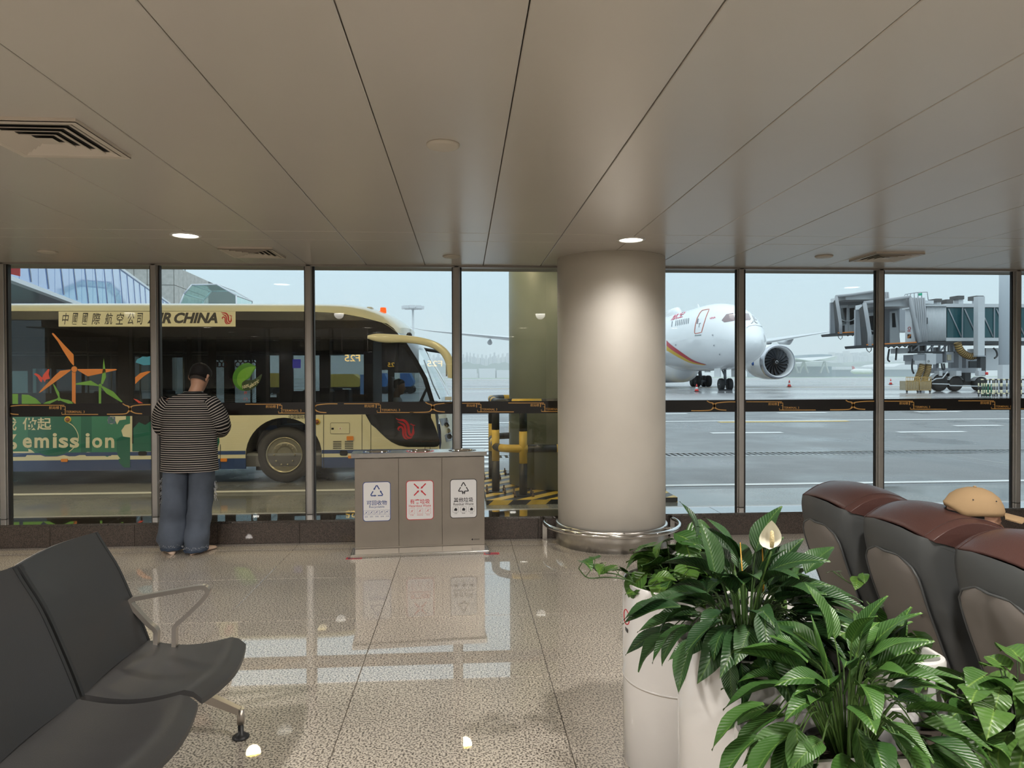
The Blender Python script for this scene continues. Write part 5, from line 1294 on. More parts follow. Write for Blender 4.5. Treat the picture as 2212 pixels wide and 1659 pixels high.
# air unit with outlets, under the cab
bb(2001, 764, 2022, 787, -.4, 1.2, 'air_unit', M_BG); bb(1973, 766, 2001, 779, -.3, 1, 'air_unit', M_BG2); bb(1976, 779, 2000, 787, -.3, 1, 'air_unit', M_BG)
bb(2022, 764, 2036, 785, 0, 1.4, 'control_box', M_BG2); bb(2044, 760, 2060, 783, 0, .9, 'control_box', M_BG2); bb(2047, 766, 2055, 778, -.1, 0, 'control_face', mat('control_face_beige', (.42, .38, .28), .5))
mb = MB(); c = P(2006, 780.5, Y=Yb-.41); mb.tube([c+Vector((.07*math.cos(a*PI/8), 0, .07*math.sin(a*PI/8))) for a in range(16)], .015, 5, closed=True); mb.build('maker_badge', M_BD, br)
bb(2087, 766, 2130, 800, 1, 3, 'cooling_unit', M_BG2); bb(2094, 780, 2136, 797, .9, 1, 'cooling_grille', M_BD); bb(2130, 752, 2160, 800, .8, 3, 'cooling_unit', M_BG)
bb(2024, 795, 2130, 806, .2, 1.6, 'bogie_frame', M_BG2); bb(2066, 801, 2077, 812, -.6, .2, 'junction_box', M_BG); bb(2029, 801, 2036, 812, -.4, .2, 'junction_box', M_BG)
bb(2036, 806, 2056, 824, .6, 1.4, 'bogie_leg', M_BD); bb(2085, 805, 2097, 824, -.3, .7, 'bogie_leg', M_BD)
bb(2040, 821, 2110, 832, .2, .9, 'axle_beam', M_BD)
for px, py, r in ((2032, 827, 13.2), (2066, 829, 14.2), (2119, 830, 14.8)):
    Yw = Yb-.3; c = P(px, py, Y=Yw); g = gz(Yw); r_ = c.z-g
    M_ = Matrix.Translation((c.x, Yw, c.z)) @ Matrix.Rotation(-PI/2, 4, 'X')
    MB().lathe([(r_*.5, 0), (r_*.9, 0), (r_, .1), (r_, .4), (r_*.9, .5), (r_*.5, .5)], n=30, M=M_).build('tyre', M_TYRE, br)
    MB().lathe([(r_*.5, .1), (r_*.2, .06), (.01, .02)], n=20, M=M_).build('wheel_hub', M_BD, br)
    MB().loft([[Vector((c.x+(r_+.06)*math.cos(a), y_, c.z+(r_+.06)*math.sin(a))) for y_ in (Yw-.05, Yw+.55)] for a in [PI*(.15+.7*k/12) for k in range(13)]], False, False).build('mudguard', M_BG, br)
for p in ([(2014, 829), (2050, 830), (2052, 833), (2100, 834), (2140, 835)], [(2010, 825), (2022, 818), (2036, 817), (2047, 803)]):
    MB().tube([P(x, y, Y=Yb-.8) for x, y in p], .05, 6).build('guard_tube', M_BG, br)
bb(2112, 795, 2120, 812, -1.5, -1.3, 'hose_rack', M_BG); bb(2114, 801, 2128, 811, -1.7, -1.3, 'warning_box', M_BG); MB().lathe([(.12, -.1), (.12, .1), (.02, .12)], tuple(P(2131, 807, Y=Yb-1.5)), 12).build('warning_lamp', M_CONE, br)
# hoses
def hose(path, r, lb=None):
    c = catmull([tuple(P(x, y, Y=Yb-.6)) for x, y in path], 8); n = len(c)
    MB().tube(c, [r*(1+.09*(i % 2)) for i in range(n)], 12).build('air_hose', M_HOSE, br)
    for i in range(0, n-1, 2):
        a = c[i]; d_ = (c[min(i+1, n-1)]-c[i]).normalized(); MB().cyl(a, a+d_*.06, r*1.16, 12).build('hose_ring', mat('hose_ring_dark', (.09, .06, .03), .6), br)
hose([(1993, 787), (1989, 800), (1984, 812), (1980, 824)], .20); hose([(2006, 787), (2004, 800), (2000, 812), (1997, 824)], .21)
hose([(2068, 740), (2074, 756), (2085, 766), (2100, 770), (2116, 764)], .25)
# cables
for p in ([(1921, 754), (1919, 766), (1918, 777), (1922, 781)], [(1972, 775), (1970, 790), (1971, 800), (1974, 807)], [(2034, 785), (2036, 797), (2040, 797), (2039, 785)], [(2146, 752), (2152, 758), (2154, 768), (2148, 774)], [(1937, 751), (1936, 766), (1935, 778)]):
    MB().tube(catmull([tuple(P(x, y, Y=Yb-.2)) for x, y in p], 4), .07, 8).build('hanging_cable', M_BD, br)
# hose carts
for x0, x1, lb in ((1957, 1984.5, 'wire mesh hose basket, the left one of two under the bridge'), (1986.5, 2011, 'wire mesh hose basket, the right one of two, beside the bridge wheels')):
    Yc = 53.; a = P(x0, 823, Y=Yc); b = P(x1, 840, Y=Yc); g = gz(Yc)
    t = thing('hose_basket', lb, 'cart', ((a.x+b.x)/2, Yc+.4, g))
    MB().box((a.x, Yc, g+.16), (b.x, Yc+.8, a.z)).build('basket', mat('basket_beige', (.45, .38, .26), .6, var=.15, vscale=14), t)
    for k in range(9): x_ = a.x+(b.x-a.x)*k/8; MB().cyl((x_, Yc-.02, g+.16), (x_, Yc-.02, a.z+.3), .02, 5).build('cage_bar', M_HOSE, t)
    for zz in (g+.16, a.z, a.z+.3): MB().cyl((a.x, Yc-.02, zz), (b.x, Yc-.02, zz), .025, 5).build('cage_rail', M_HOSE, t)
    for x_ in (a.x+.08, b.x-.08): MB().cyl((x_-.04, Yc, g+.08), (x_+.04, Yc, g+.08), .08, 10).build('caster', M_BD, t)
# big pale bridge pillar, barrier fence, barrel
c = P(2170, 700, Y=50); pl_ = thing('bridge_pillar', 'thick pale round pillar at the right edge carrying the bridge', 'pillar', (c.x, 50, .2))
MB().lathe([(.36, 0), (.36, 14)], (c.x, 50, gz(50)), 28).build('shaft', mat('pillar_pale', (.50, .54, .58), .45), pl_)
MB().lathe([(.6, 0), (.6, .25), (.4, .3)], (c.x, 50, gz(50)), 24).build('footing', M_BG2, pl_)
bb(2166, 788, 2180, 830, -6.4, -5.9, 'cabinet', M_BG, pl_)
fz = gz(44.5)
fe = thing('striped_fence', 'low black and yellow striped pipe fence at the foot of the bridge pillar', 'fence', (P(2160, 850, Y=44.5).x, 44.5, fz))
M_FW = mat('fence_cream', (.75, .68, .45), .5)
for x in (2114, 2121, 2126, 2131, 2138, 2145, 2149, 2154, 2163, 2175, 2185, 2196, 2206, 2216):
    a = P(x, 820, Y=44.5); n_ = 5
    mb = MB()
    for k in range(n_): mb.use(M_FW if k % 2 else M_BLK).cyl((a.x, 44.5, fz+(a.z-fz)*k/n_), (a.x, 44.5, fz+(a.z-fz)*(k+1)/n_), .075 if x == 2163 else .04, 8)
    mb.build('post', None, fe)
for yy in (820, 850):
    a = P(2112, yy, Y=44.5); b = P(2230, yy, Y=44.5); mb = MB()
    for k in range(20): mb.use(M_FW if k % 2 else M_BLK).cyl(a.lerp(b, k/20), a.lerp(b, (k+1)/20), .045, 8)
    mb.build('rail', None, fe)
c = P(2131, 845, Y=46); bq = thing('green_barrel', 'green plastic barrel behind the striped fence', 'barrel', (c.x, 46, gz(46)))
MB().lathe([(.26, 0), (.30, .1), (.30, .25), (.32, .27), (.32, .55), (.30, .57), (.28, .72), (.36, .74), (.36, .78), (0, .8)], (c.x, 46, gz(46)), 20).build('barrel_body', mat('barrel_green', (.01, .14, .08), .4), bq)
# hazard plate on the cab
q = rectpx(1960, 722, 1968, 731); MB().prism(pp(q, 55.9), (0, -.03, 0)).build('hazard_plate', M_BLK, br)
MB().prism(pp([(1960, 731), (1960, 727), (1966, 722), (1968, 722), (1968, 725), (1962, 731)], 55.86), (0, -.02, 0)).build('hazard_stripe', M_ORANGE, br)
c = P(1964, 709.5, Y=55.9); MB().lathe([(.13, 0), (.13, .02), (.0, .02)], n=20, M=Matrix.Translation(c) @ Matrix.Rotation(PI/2, 4, 'X')).build('warning_disc', M_W, br)
MB().tube([c+Vector((.12*math.cos(a*PI/8), -.03, .12*math.sin(a*PI/8))) for a in range(16)], .018, 5, closed=True).build('warning_ring', M_CONE, br)
bb(1961, 714, 1967, 716, .8, .85, 'warning_bar', M_CONE)
# ================================================================== waste bins
M_BIN = mat('bin_steel', (.36, .325, .285), .36, 1, var=.05, vscale=5, bump=.02, bscale=300); M_LIDS = mat('bin_lid_steel', (.66, .65, .63), .22, 1)
M_STK = mat('sticker_white', (.74, .74, .75), .35); M_SB = mat('sticker_blue', (.03, .07, .25), .4); M_SR = mat('sticker_red', (.55, .02, .035), .4); M_SK = mat('sticker_black', (.015, .015, .02), .4)
th = .073
BO = Vector((-1.012, 6.388, 0))
bn = thing('waste_bin', 'stainless steel three part waste bin with sorting stickers, in front of the window', 'waste bin', tuple(BO), th)
BM = Matrix.Translation(BO) @ Matrix.Rotation(th, 4, 'Z')
def bl(mb, nm, m, par=bn): return mb.build(nm, m, par)
FYb = .275; BD = .235        # body front plane, depth (local y)
MB().box((.02, FYb+.004, .0), (1.23, FYb+BD, .862), M=BM, ch=.004).build('body', M_BIN, bn)
for k in range(3):
    x0 = .02+k*.4035
    d_ = MB().box((x0+.0015, FYb-.008, .034), (x0+.4035-.0015, FYb+.004, .860), M=BM, ch=.002).build('door', M_BIN, bn)
mb = MB()
mb.box((0, .0, 0), (1.242, FYb+.01, .026), M=BM, ch=.003)
mb.build('step_plate', M_LIDS, bn)
MB().box((0.002, .002, .026), (1.240, .008, .033), M=BM).box((0.002, .002, .026), (.012, FYb-.01, .033), M=BM).box((1.230, .002, .026), (1.240, FYb-.01, .033), M=BM).build('step_lip', M_LIDS, bn)
# lid with three round mouths
Zl = .909; holes_c = [(.222+.4035*k, FYb+.105) for k in range(3)]; HR = .112
bm = bmesh.new()
def lidmesh():
    mb = MB(); x0, x1, y0, y1 = -.008, 1.250, FYb-.04, FYb+BD+.01
    # top plate as cells each with a round opening
    xs_ = [x0, .4235, .827, x1]
    for k, (hx, hy) in enumerate(holes_c):
        n = 32; inn = [Vector((hx+HR*math.cos(2*PI*i/n), hy+HR*math.sin(2*PI*i/n), Zl)) for i in range(n)]; out = []
        for i in range(n):
            a = 2*PI*i/n; c_, s_ = math.cos(a), math.sin(a); t_ = min((xs_[k+1]-hx)/c_ if c_ > 1e-6 else ((xs_[k]-hx)/c_ if c_ < -1e-6 else 9), (y1-hy)/s_ if s_ > 1e-6 else ((y0-hy)/s_ if s_ < -1e-6 else 9))
            out.append(Vector((hx+c_*t_, hy+s_*t_, Zl)))
        for cx_, cy_ in ((xs_[k], y0), (xs_[k+1], y0), (xs_[k], y1), (xs_[k+1], y1)):   # snap nearest rim points to the corners
            j = min(range(n), key=lambda q: (out[q]-Vector((cx_, cy_, Zl))).length); out[j] = Vector((cx_, cy_, Zl))
        mb.loft([[BM @ p for p in inn], [BM @ p for p in out]], True, False, smooth=False)
    for a, b in (((x0, y0), (x1, y0)), ((x1, y0), (x1, y1)), ((x1, y1), (x0, y1)), ((x0, y1), (x0, y0))):
        mb.add([BM @ Vector((a[0], a[1], Zl)), BM @ Vector((b[0], b[1], Zl)), BM @ Vector((b[0], b[1], Zl-.040)), BM @ Vector((a[0], a[1], Zl-.040))], [(0, 1, 2, 3)])
    return mb
lid = lidmesh().build('lid', M_LIDS, bn)
for (hx, hy), m in zip(holes_c, (M_SB, M_SR, M_SK)):
    n = 40
    MB().lathe([(HR+.022, .0005), (HR+.020, .0016), (HR+.002, .0016), (HR, .0005)], (hx, hy, Zl), n, BM @ Matrix.Identity(4), cap=False).build('colour_ring', m, lid)
    MB().lathe([(HR+.002, .003), (HR-.004, .0), (HR-.010, -.05), (HR-.012, -.12)], (hx, hy, Zl), n, BM, cap=False).build('mouth', M_POLISH, lid)
    MB().lathe([(HR-.012, -.30), (HR-.012, -.10)], (hx, hy, Zl), n, BM, cap=False).lathe([(HR-.012, -.3), (.001, -.3)], (hx, hy, Zl), n, BM).build('bin_liner', M_BLK, lid)
bm.free()
# stickers: white rounded plates with coloured rim, arrows, words and small pictograms
SM = BM @ Matrix.Translation((0, FYb-.0085, 0)) @ Matrix.Rotation(PI/2, 4, 'X')      # local x right, y up, z out
def spl(pts, z0, z1, nm, m, par): return MB().prism([SM @ Vector((x, y, z1)) for x, y in pts], SM.to_3x3() @ Vector((0, 0, z0-z1))).build(nm, m, par, tri=True)
def sline(mb, pts, w, z=.0016):
    n = len(pts); L = []; R = []
    for i, (x, y) in enumerate(pts):
        x0, y0 = pts[max(i-1, 0)]; x1, y1 = pts[min(i+1, n-1)]; d_ = math.hypot(x1-x0, y1-y0) or 1; nx, ny = -(y1-y0)/d_*w/2, (x1-x0)/d_*w/2
        L.append(SM @ Vector((x+nx, y+ny, z))); R.append(SM @ Vector((x-nx, y-ny, z)))
    mb.loft([[a, b] for a, b in zip(L, R)], False, False, smooth=False)
def arrow(mb, a, b, w, head):
    dx, dy = b[0]-a[0], b[1]-a[1]; L_ = math.hypot(dx, dy); dx /= L_; dy /= L_
    sline(mb, [a, (b[0]-dx*head*.8, b[1]-dy*head*.8)], w)
    t = [(b[0], b[1]), (b[0]-dx*head-dy*head*.5, b[1]-dy*head+dx*head*.5), (b[0]-dx*head+dy*head*.5, b[1]-dy*head-dx*head*.5)]
    mb.add([SM @ Vector((*p, .0016)) for p in t], [(0, 1, 2)])
for cx, cy, m, t1, t2, w2, kind in ((.2215, .458, M_SB, '可回收物', 'Recyclable', .14, 0), (.620, .460, M_SR, '有害垃圾', 'Hazardous Waste', .205, 1), (1.029, .464, M_SK, '其他垃圾', 'Residual Waste', .19, 2)):
    cx -= .0
    st = spl(rrect(cx-.128, cy-.185, cx+.128, cy+.185, .03), .0, .0006, 'sticker_rim', m, bn)
    w_ = spl(rrect(cx-.122, cy-.179, cx+.122, cy+.179, .025), .0006, .0012, 'sticker', M_STK, bn)
    mb = MB(); ty = cy+.10
    if kind == 0:
        T = [(cx, ty+.055), (cx-.058, ty-.045), (cx+.058, ty-.045)]
        for i in range(3):
            a, b = T[i], T[(i+1) % 3]; arrow(mb, (a[0]+(b[0]-a[0])*.04, a[1]+(b[1]-a[1])*.04), (a[0]+(b[0]-a[0])*.50, a[1]+(b[1]-a[1])*.50), .010, .02)
            sline(mb, [(a[0]+(b[0]-a[0])*.58, a[1]+(b[1]-a[1])*.58), (a[0]+(b[0]-a[0])*.97, a[1]+(b[1]-a[1])*.97)], .010)
    elif kind == 1:
        for sx in (-1, 1):
            for sy in (-1, 1): arrow(mb, (cx+sx*.055, ty+sy*.055), (cx+sx*.006, ty+sy*.006), .011, .022)
    else:
        T = [(cx, ty+.055), (cx-.048, ty-.03), (cx+.048, ty-.03)]
        for a, b in ((T[0], T[1]), (T[0], T[2])):
            sline(mb, [(a[0]+(b[0]-a[0])*f, a[1]+(b[1]-a[1])*f) for f in (.02, .45)], .009); sline(mb, [(a[0]+(b[0]-a[0])*f, a[1]+(b[1]-a[1])*f) for f in (.55, .98)], .009)
        sline(mb, [T[1], (cx-.012, ty-.03)], .009); sline(mb, [T[2], (cx+.012, ty-.03)], .009)
        arrow(mb, (cx-.008, ty-.028), (cx-.006, ty-.062), .011, .02); arrow(mb, (cx+.010, ty-.028), (cx+.008, ty-.062), .011, .02)
    mb.build('pictogram', m, w_)
    text_local('lettering', t1, .185, .046, SM @ Matrix.Translation((cx, cy-.012, .0016)), m, w_, .012)
    text_local('lettering', t2, w2, .024, SM @ Matrix.Translation((cx, cy-.052, .0016)), m, w_, .008)
    n_ = 5 if kind == 0 else 3
    for k in range(n_):
        ix = cx+(k-(n_-1)/2)*(.0485 if n_ == 5 else .075); iy = cy-.102; r_ = .0215 if n_ == 5 else .026
        mb = MB(); sline(mb, rrect(ix-r_, iy-r_, ix+r_, iy+r_, .004)+[(ix+r_-.004, iy-r_)], .0016)
        if kind == 2: mb.add([SM @ Vector((*p, .0016)) for p in ((ix-.014, iy-.012), (ix+.013, iy-.014), (ix+.016, iy+.004), (ix+.002, iy+.016), (ix-.012, iy+.006))], [(0, 1, 2, 3, 4)])
        else: sline(mb, [(ix-.012, iy-.012), (ix+.002-.004*k, iy+.002), (ix+.012, iy+.013)], .004); sline(mb, [(ix+.010, iy-.012), (ix+.002, iy), (ix-.008, iy+.012)], .0025)
        mb.build('pictogram', m, w_)
        text_local('lettering', {0: ['纸类', '塑料', '玻璃', '金属', '织物'], 1: ['灯管', '家用化学品', '电池'], 2: ['一次性餐盒', '陶瓷', '卫生纸']}[kind][k], .03 if kind != 1 or k != 1 else .055, .010, SM @ Matrix.Translation((ix, iy-.038, .0016)), m, w_, .005)
mb = MB(); sline(mb, [(1.125, .075), (1.18, .075)], .004); sline(mb, [(1.125, .066), (1.18, .066)], .0018)
mb.add([SM @ Vector((1.112+.010*math.cos(a*PI/2), .073+.010*math.sin(a*PI/2), .0016)) for a in range(4)], [(0, 1, 2, 3)]); mb.build('maker_mark', M_SK, bn)
for px, py, lb in ((765, 1206, 'small red and blue floor sticker at the left foot of the waste bin'), (1062, 1196, 'small red and blue floor sticker at the right foot of the waste bin')):
    c = P(px, py, Z=0); f_ = thing('floor_sticker', lb, 'sticker', (c.x, c.y, .001))
    MB().box((c.x-.07, c.y-.035, .0006), (c.x+.07, c.y+.035, .0014)).build('sticker_base', M_SR, f_)
    MB().box((c.x-.055, c.y-.02, .0014), (c.x-.01, c.y+.02, .002)).box((c.x+.0, c.y-.018, .0014), (c.x+.055, c.y-.006, .002)).build('sticker_print', mat('print_navy', (.03, .04, .09), .4), f_)
# ================================================================== beam seating, left
M_PU = mat('seat_charcoal', (.029, .029, .030), .42, bump=.12, bscale=420); M_PUG = mat('seat_back_grey', (.20, .185, .17), .5); M_SILV = mat('seat_frame_silver', (.46, .42, .37), .32, .85)
bench = thing('beam_bench', 'row of charcoal beam seats with a silver armrest, at the left', 'seat', (-1.3, 2.7, 0))
def seat_unit(y0, y1):
    ny, nx = 14, 14
    def pan(u, v):   # u across, v from back to front
        x = -1.440+v*(.450+.035*math.sin(PI*u)); y = y0+(y1-y0)*u
        z = .432-.03*math.sin(PI*min(1, v*1.15))**1.0+.006*abs(u-.5)*2 - .035*max(0, (v-.86)/.14)**2 + .012*math.sin(PI*u)*0
        ed = abs(u-.5)*2
        z += .006*ed**4
        return Vector((x, y, z))
    def shell(fn, th, nm, m, nsgn):
        T = [[fn(i/ny, j/nx) for j in range(nx+1)] for i in range(ny+1)]
        off = nsgn*th; mb = MB(); W_ = nx+1
        vs = [p for r in T for p in r]+[p+off for r in T for p in r]; n0 = len(vs)//2; fs = []
        for i in range(ny):
            for j in range(nx):
                a = i*W_+j; fs.append((a, a+1, a+W_+1, a+W_)); fs.append((n0+a, n0+a+W_, n0+a+W_+1, n0+a+1))
        for i in range(ny): a = i*W_; fs.append((a, a+W_, n0+a+W_, n0+a)); a = i*W_+nx; fs.append((a, n0+a, n0+a+W_, a+W_))
        for j in range(nx): a = j; fs.append((a, n0+a, n0+a+1, a+1)); a = ny*W_+j; fs.append((a, a+1, n0+a+1, n0+a))
        mb.add(vs, fs, True); o = mb.build(nm, m, bench, sharp=.7); return o
    shell(pan, .022, 'seat', M_PU, Vector((0, 0, -1)))
    pr = catmull([(-1.418, 0, .435), (-1.452, 0, .53), (-1.495, 0, .64), (-1.55, 0, .77), (-1.605, 0, .865), (-1.642, 0, .930)], 4)
    def bk(u, v):
        f = v*(len(pr)-1); i = min(int(f), len(pr)-2); p = pr[i].lerp(pr[i+1], f-i)
        return Vector((p.x-.018*math.sin(PI*u), y0+.006+(y1-y0-.012)*u, p.z+.008*math.sin(PI*u)*v))
    shell(bk, .020, 'backrest', M_PU, Vector((-1, 0, -.3)))
    for yy in (y0-.012, y1-.004):
        rr_ = [[p+Vector((dx, dy, -.3*dx*0-.012*(1 if dx < 0 else 0))) for dx, dy in ((.002, yy), (.002, yy+.016), (-.036, yy+.016), (-.036, yy))] for p in pr]
        MB().loft([[Vector((q.x, q.y, q.z)) for q in r] for r in rr_], True, True, smooth=False).build('back_frame', M_BLK, bench)
    def bk2(u, v): p = bk(.03+.94*u, v*.985); return p+Vector((-.021-.016*math.sin(PI*u)*math.sin(PI*min(1, v*1.1)), 0, -.002))
    shell(bk2, .010, 'back_cover', M_PUG, Vector((-1, 0, -.3)))
    MB().box((-1.46, y0+.05, .30), (-1.15, y0+.09, .405), ch=.006).box((-1.46, y1-.09, .30), (-1.15, y1-.05, .405), ch=.006).build('seat_bracket', M_BLK, bench)
seat_unit(2.74, 3.285); seat_unit(2.16, 2.70); seat_unit(1.58, 2.12)
MB().box((-1.42, 1.5, .255), (-1.34, 3.34, .315), ch=.01).build('beam', M_SILV, bench)
def flatbar(pts, w, t, nm, m):
    """bar bent in the x-z plane, w deep in y"""
    c = catmull([Vector(p) for p in pts], 5); n = len(c); rings = []
    for i in range(n):
        d_ = (c[min(i+1, n-1)]-c[max(i-1, 0)]).normalized(); nn = Vector((-d_.z, 0, d_.x))
        rings.append([c[i]+nn*t/2+Vector((0, w/2, 0)), c[i]+nn*t/2-Vector((0, w/2, 0)), c[i]-nn*t/2-Vector((0, w/2, 0)), c[i]-nn*t/2+Vector((0, w/2, 0))])
    return MB().loft(rings, smooth=False).build(nm, m, bench, sharp=.5)
for yl in (3.27, 1.75):
    flatbar([(-1.377, yl, .30), (-1.377, yl, .44), (-1.377, yl, .486), (-1.41, yl, .52), (-1.462, yl, .58), (-1.487, yl, .612), (-1.478, yl, .630), (-1.44, yl, .638), (-1.30, yl, .661), (-1.185, yl, .678), (-1.157, yl, .672), (-1.150, yl, .652), (-1.18, yl, .612), (-1.25, yl, .545), (-1.29, yl, .508), (-1.297, yl, .47), (-1.297, yl, .30)], .030, .019, 'armrest', M_SILV)
    for sg in (1, -1):
        a = Vector((-1.38, yl, .285)); b = Vector((-1.38+sg*.375, yl-.02, .118))
        c_ = [a, a+(b-a)*.3, a+(b-a)*.6, b]; rr = []
        for q, (w, h) in zip(c_, ((.05, .06), (.045, .05), (.04, .04), (.03, .03))):
            rr.append([q+Vector((0, w/2, h/2)), q+Vector((0, -w/2, h/2)), q+Vector((0, -w/2, -h/2)), q+Vector((0, w/2, -h/2))])
        MB().loft(rr, smooth=False).cyl(b+Vector((0, 0, .012)), b+Vector((0, 0, -.055)), .016, 14).build('leg', M_SILV, bench)
        MB().lathe([(.036, 0), (.038, .006), (.028, .014), (.013, .022), (.012, .065)], (b.x, b.y, 0), 24).build('foot', M_BLK, bench)
# ================================================================== massage chairs, right
M_SHELL = mat('chair_shell_grey', (.072, .076, .077), .42, spec=.4); M_PANEL = mat('chair_panel_grey', (.19, .17, .155), .5)
M_LEA = mat('chair_leather', (.075, .035, .030), .36, bump=.12, bscale=160, var=.06, vscale=6)
SH = [(2.113, .872), (2.104, .80), (2.122, .69), (2.165, .545), (2.225, .385), (2.287, .22), (2.33, .10)]
shc = catmull([(a, 0, b) for a, b in SH], 4)
def massage_chair(y0, y1, lb):
    t = thing('massage_chair', lb, 'chair', (2.5, (y0+y1)/2, 0)); yc = (y0+y1)/2; hw = (y1-y0)/2
    rings = []
    for i, p in enumerate(shc):
        v = i/(len(shc)-1); r = []
        w = hw*(1.0-.04*v)
        # back face bows towards the aisle; sides wrap forward
        for s_, dx, in ((1, .27-.05*v), (1, .14), (.985, .05), (.93, .006), (.75, -.018), (.4, -.035), (0, -.04), (-.4, -.035), (-.75, -.018), (-.93, .006), (-.985, .05), (-1, .14), (-1, .27-.05*v)):
            r.append(Vector((p.x+dx, yc+s_*w, p.z-(.035*abs(s_)**3 if i == 0 else 0)-dx*.33+.012)))
        rings.append(r)
    mb = MB(); mb.loft(rings, False, False)
    inner = [[q+Vector((.012 if abs(q.y-yc) < hw*.98 else 0, -.012*(1 if q.y > yc else -1) if abs(q.y-yc) > hw*.9 else 0, -.012)) for q in r] for r in rings]
    mb.loft(inner, False, False)
    mb.loft([rings[0], inner[0]], False, False)
    mb.build('back_shell', M_SHELL, t, sharp=1.0)
    # recessed back panel with an arched top
    rr = []
    n = 14
    for i in range(n+1):
        v = .26+.74*i/n; f = v*(len(shc)-1); k = min(int(f), len(shc)-2); p = shc[k].lerp(shc[k+1], f-k)
        hwp = hw*.78*(1-(1-min(1, (i+.35)/3.4))**2.6)**.6
        rr.append([Vector((p.x-.046+.030*(abs(s_))**2.6*0+.0-.001+.018*abs(s_)**2, yc+s_*hwp, p.z+.012)) for s_ in (-1, -.8, -.4, 0, .4, .8, 1)])
    MB().loft(rr, False, False).build('back_panel', M_PANEL, t)
    # thin raised rib round the panel
    L = [r[0] for r in rr]; R = [r[-1] for r in rr]
    MB().tube(list(reversed(L))+[rr[0][3]]+R, .006, 6).build('panel_rib', M_SHELL, t)
    # leather headrest: rounded pad over the top edge
    pad = [(2.105, .882), (2.14, .912), (2.20, .945), (2.28, .968), (2.37, .966), (2.46, .94), (2.52, .895), (2.50, .83), (2.44, .80), (2.36, .80), (2.25, .84), (2.16, .868)]
    pc = catmull([(a, 0, b) for a, b in pad], 3, True); secs = []
    for s_ in (-1.0, -.985, -.94, -.85, -.6, -.3, 0, .3, .6, .85, .94, .985, 1.0):
        k = 1-.10*abs(s_)**8; cz, cx_ = .885, 2.32
        secs.append([Vector((cx_+(q.x-cx_)*k+(.0 if abs(s_) < .9 else .0), yc+s_*hw*1.01, cz+(q.z-cz)*k-.030*abs(s_)**2.2+.010)) for q in pc])
    MB().loft(secs).build('headrest_pad', M_LEA, t)
    # seam lines
    for s_ in (-.84, .84):
        MB().tube([Vector((2.32+(q.x-2.32)*(1-.10*abs(s_)**8), yc+s_*hw*1.01, .885+(q.z-.885)*(1-.10*abs(s_)**8)-.030*abs(s_)**2.2+.0105)) for q in pc[:22]], .0022, 5).build('stitch_seam', mat('seam_dark', (.04, .015, .012), .5), t)
    # leather back cushion and side wings
    MB().loft([[Vector((2.26+dx, yc+s_*hw*.97, z)) for dx, z in ((0, .86), (.22, .83), (.30, .60), (.36, .42), (.14, .30), (.06, .55))] for s_ in (-1, -.9, -.5, 0, .5, .9, 1)]).build('back_cushion', M_LEA, t, sharp=.9)
    MB().box((2.50, y0+.09, .28), (3.02, y1-.09, .43), ch=.05).build('seat_cushion', M_LEA, t)
    for a, b in ((y0, y0+.10), (y1-.10, y1)):
        MB().box((2.34, a, .06), (2.98, b, .55), ch=.035).build('armrest', M_SHELL, t); MB().box((2.42, a-.005, .53), (2.95, b+.005, .585), ch=.02).build('arm_pad', M_LEA, t)
    MB().box((2.36, y0+.06, .0), (2.95, y1-.06, .26), ch=.02).build('base', M_SHELL, t)
    MB().box((2.97, y0+.1, .10), (3.12, y1-.1, .42), ch=.045).build('leg_rest', M_LEA, t)
    for s_ in (.62, -.12):   # bolt recesses in the shell
        c = Vector((2.078+.02*abs(s_), yc+s_*hw, .815))
        MB().lathe([(.013, 0), (.011, .004), (0.0, .004)], n=14, M=Matrix.Translation(c) @ Matrix.Rotation(-PI/2, 4, 'Y') @ Matrix.Scale(1.7, 4, (1, 0, 0))).build('bolt_recess', M_BLK, t)
        MB().lathe([(.005, .004), (.004, .009), (0, .009)], n=10, M=Matrix.Translation(c) @ Matrix.Rotation(-PI/2, 4, 'Y')).build('bolt', M_POLISH, t)
massage_chair(3.77, 4.33, 'grey and brown leather massage chair nearest the windows')
massage_chair(3.08, 3.64, 'grey and brown leather massage chair holding the person in the cap')
massage_chair(2.38, 2.94, 'grey and brown leather massage chair nearest the camera, cut by the right edge')
# ================================================================== planters
M_POT = mat('planter_white', (.66, .65, .64), .16, coat=.6, var=.015); M_SOIL = mat('potting_soil', (.035, .024, .016), .9, bump=.8, bscale=60); M_NURS = mat('nursery_pot_black', (.015, .015, .016), .4)
M_SCUFF = mat('scuff_brown', (.25, .21, .16), .6)
def round_pot(x, y, r, h, lb, seam=None, n=64):
    t = thing('planter', lb, 'planter', (x, y, 0))
    MB().lathe([(r-.005, 0), (r, .006), (r, h-.004), (r-.003, h), (r-.007, h), (r-.009, h-.004), (r-.009, h-.16)], (x, y, 0), n, cap=False).build('pot', M_POT, t)
    MB().lathe([(r-.009, h-.14), (r*.5, h-.13), (.001, h-.135)], (x, y, 0), 32).build('soil', M_SOIL, t)
    MB().lathe([(r*.80, h-.14), (r*.86, h-.045), (r*.90, h-.045), (r*.90, h-.06), (r*.84, h-.14)], (x, y, 0), 32, cap=False).build('nursery_pot', M_NURS, t)
    if seam:
        MB().lathe([(r+.0002, seam-.004), (r+.0022, seam-.002), (r+.0022, seam+.002), (r+.0002, seam+.004)], (x, y, 0), n, cap=False).build('seam_band', M_POT, t)
        MB().lathe([(r+.0006, seam-.0065), (r+.0006, seam-.004)], (x, y, 0), n, cap=False).build('seam_dirt', M_SCUFF, t)
    return t
C1, C2, CA, CB = (.903, 2.93, .235, .763), (.990, 2.435, .235, .700), (1.32, 3.80, .235, .60), (1.43, 3.31, .235, .64)
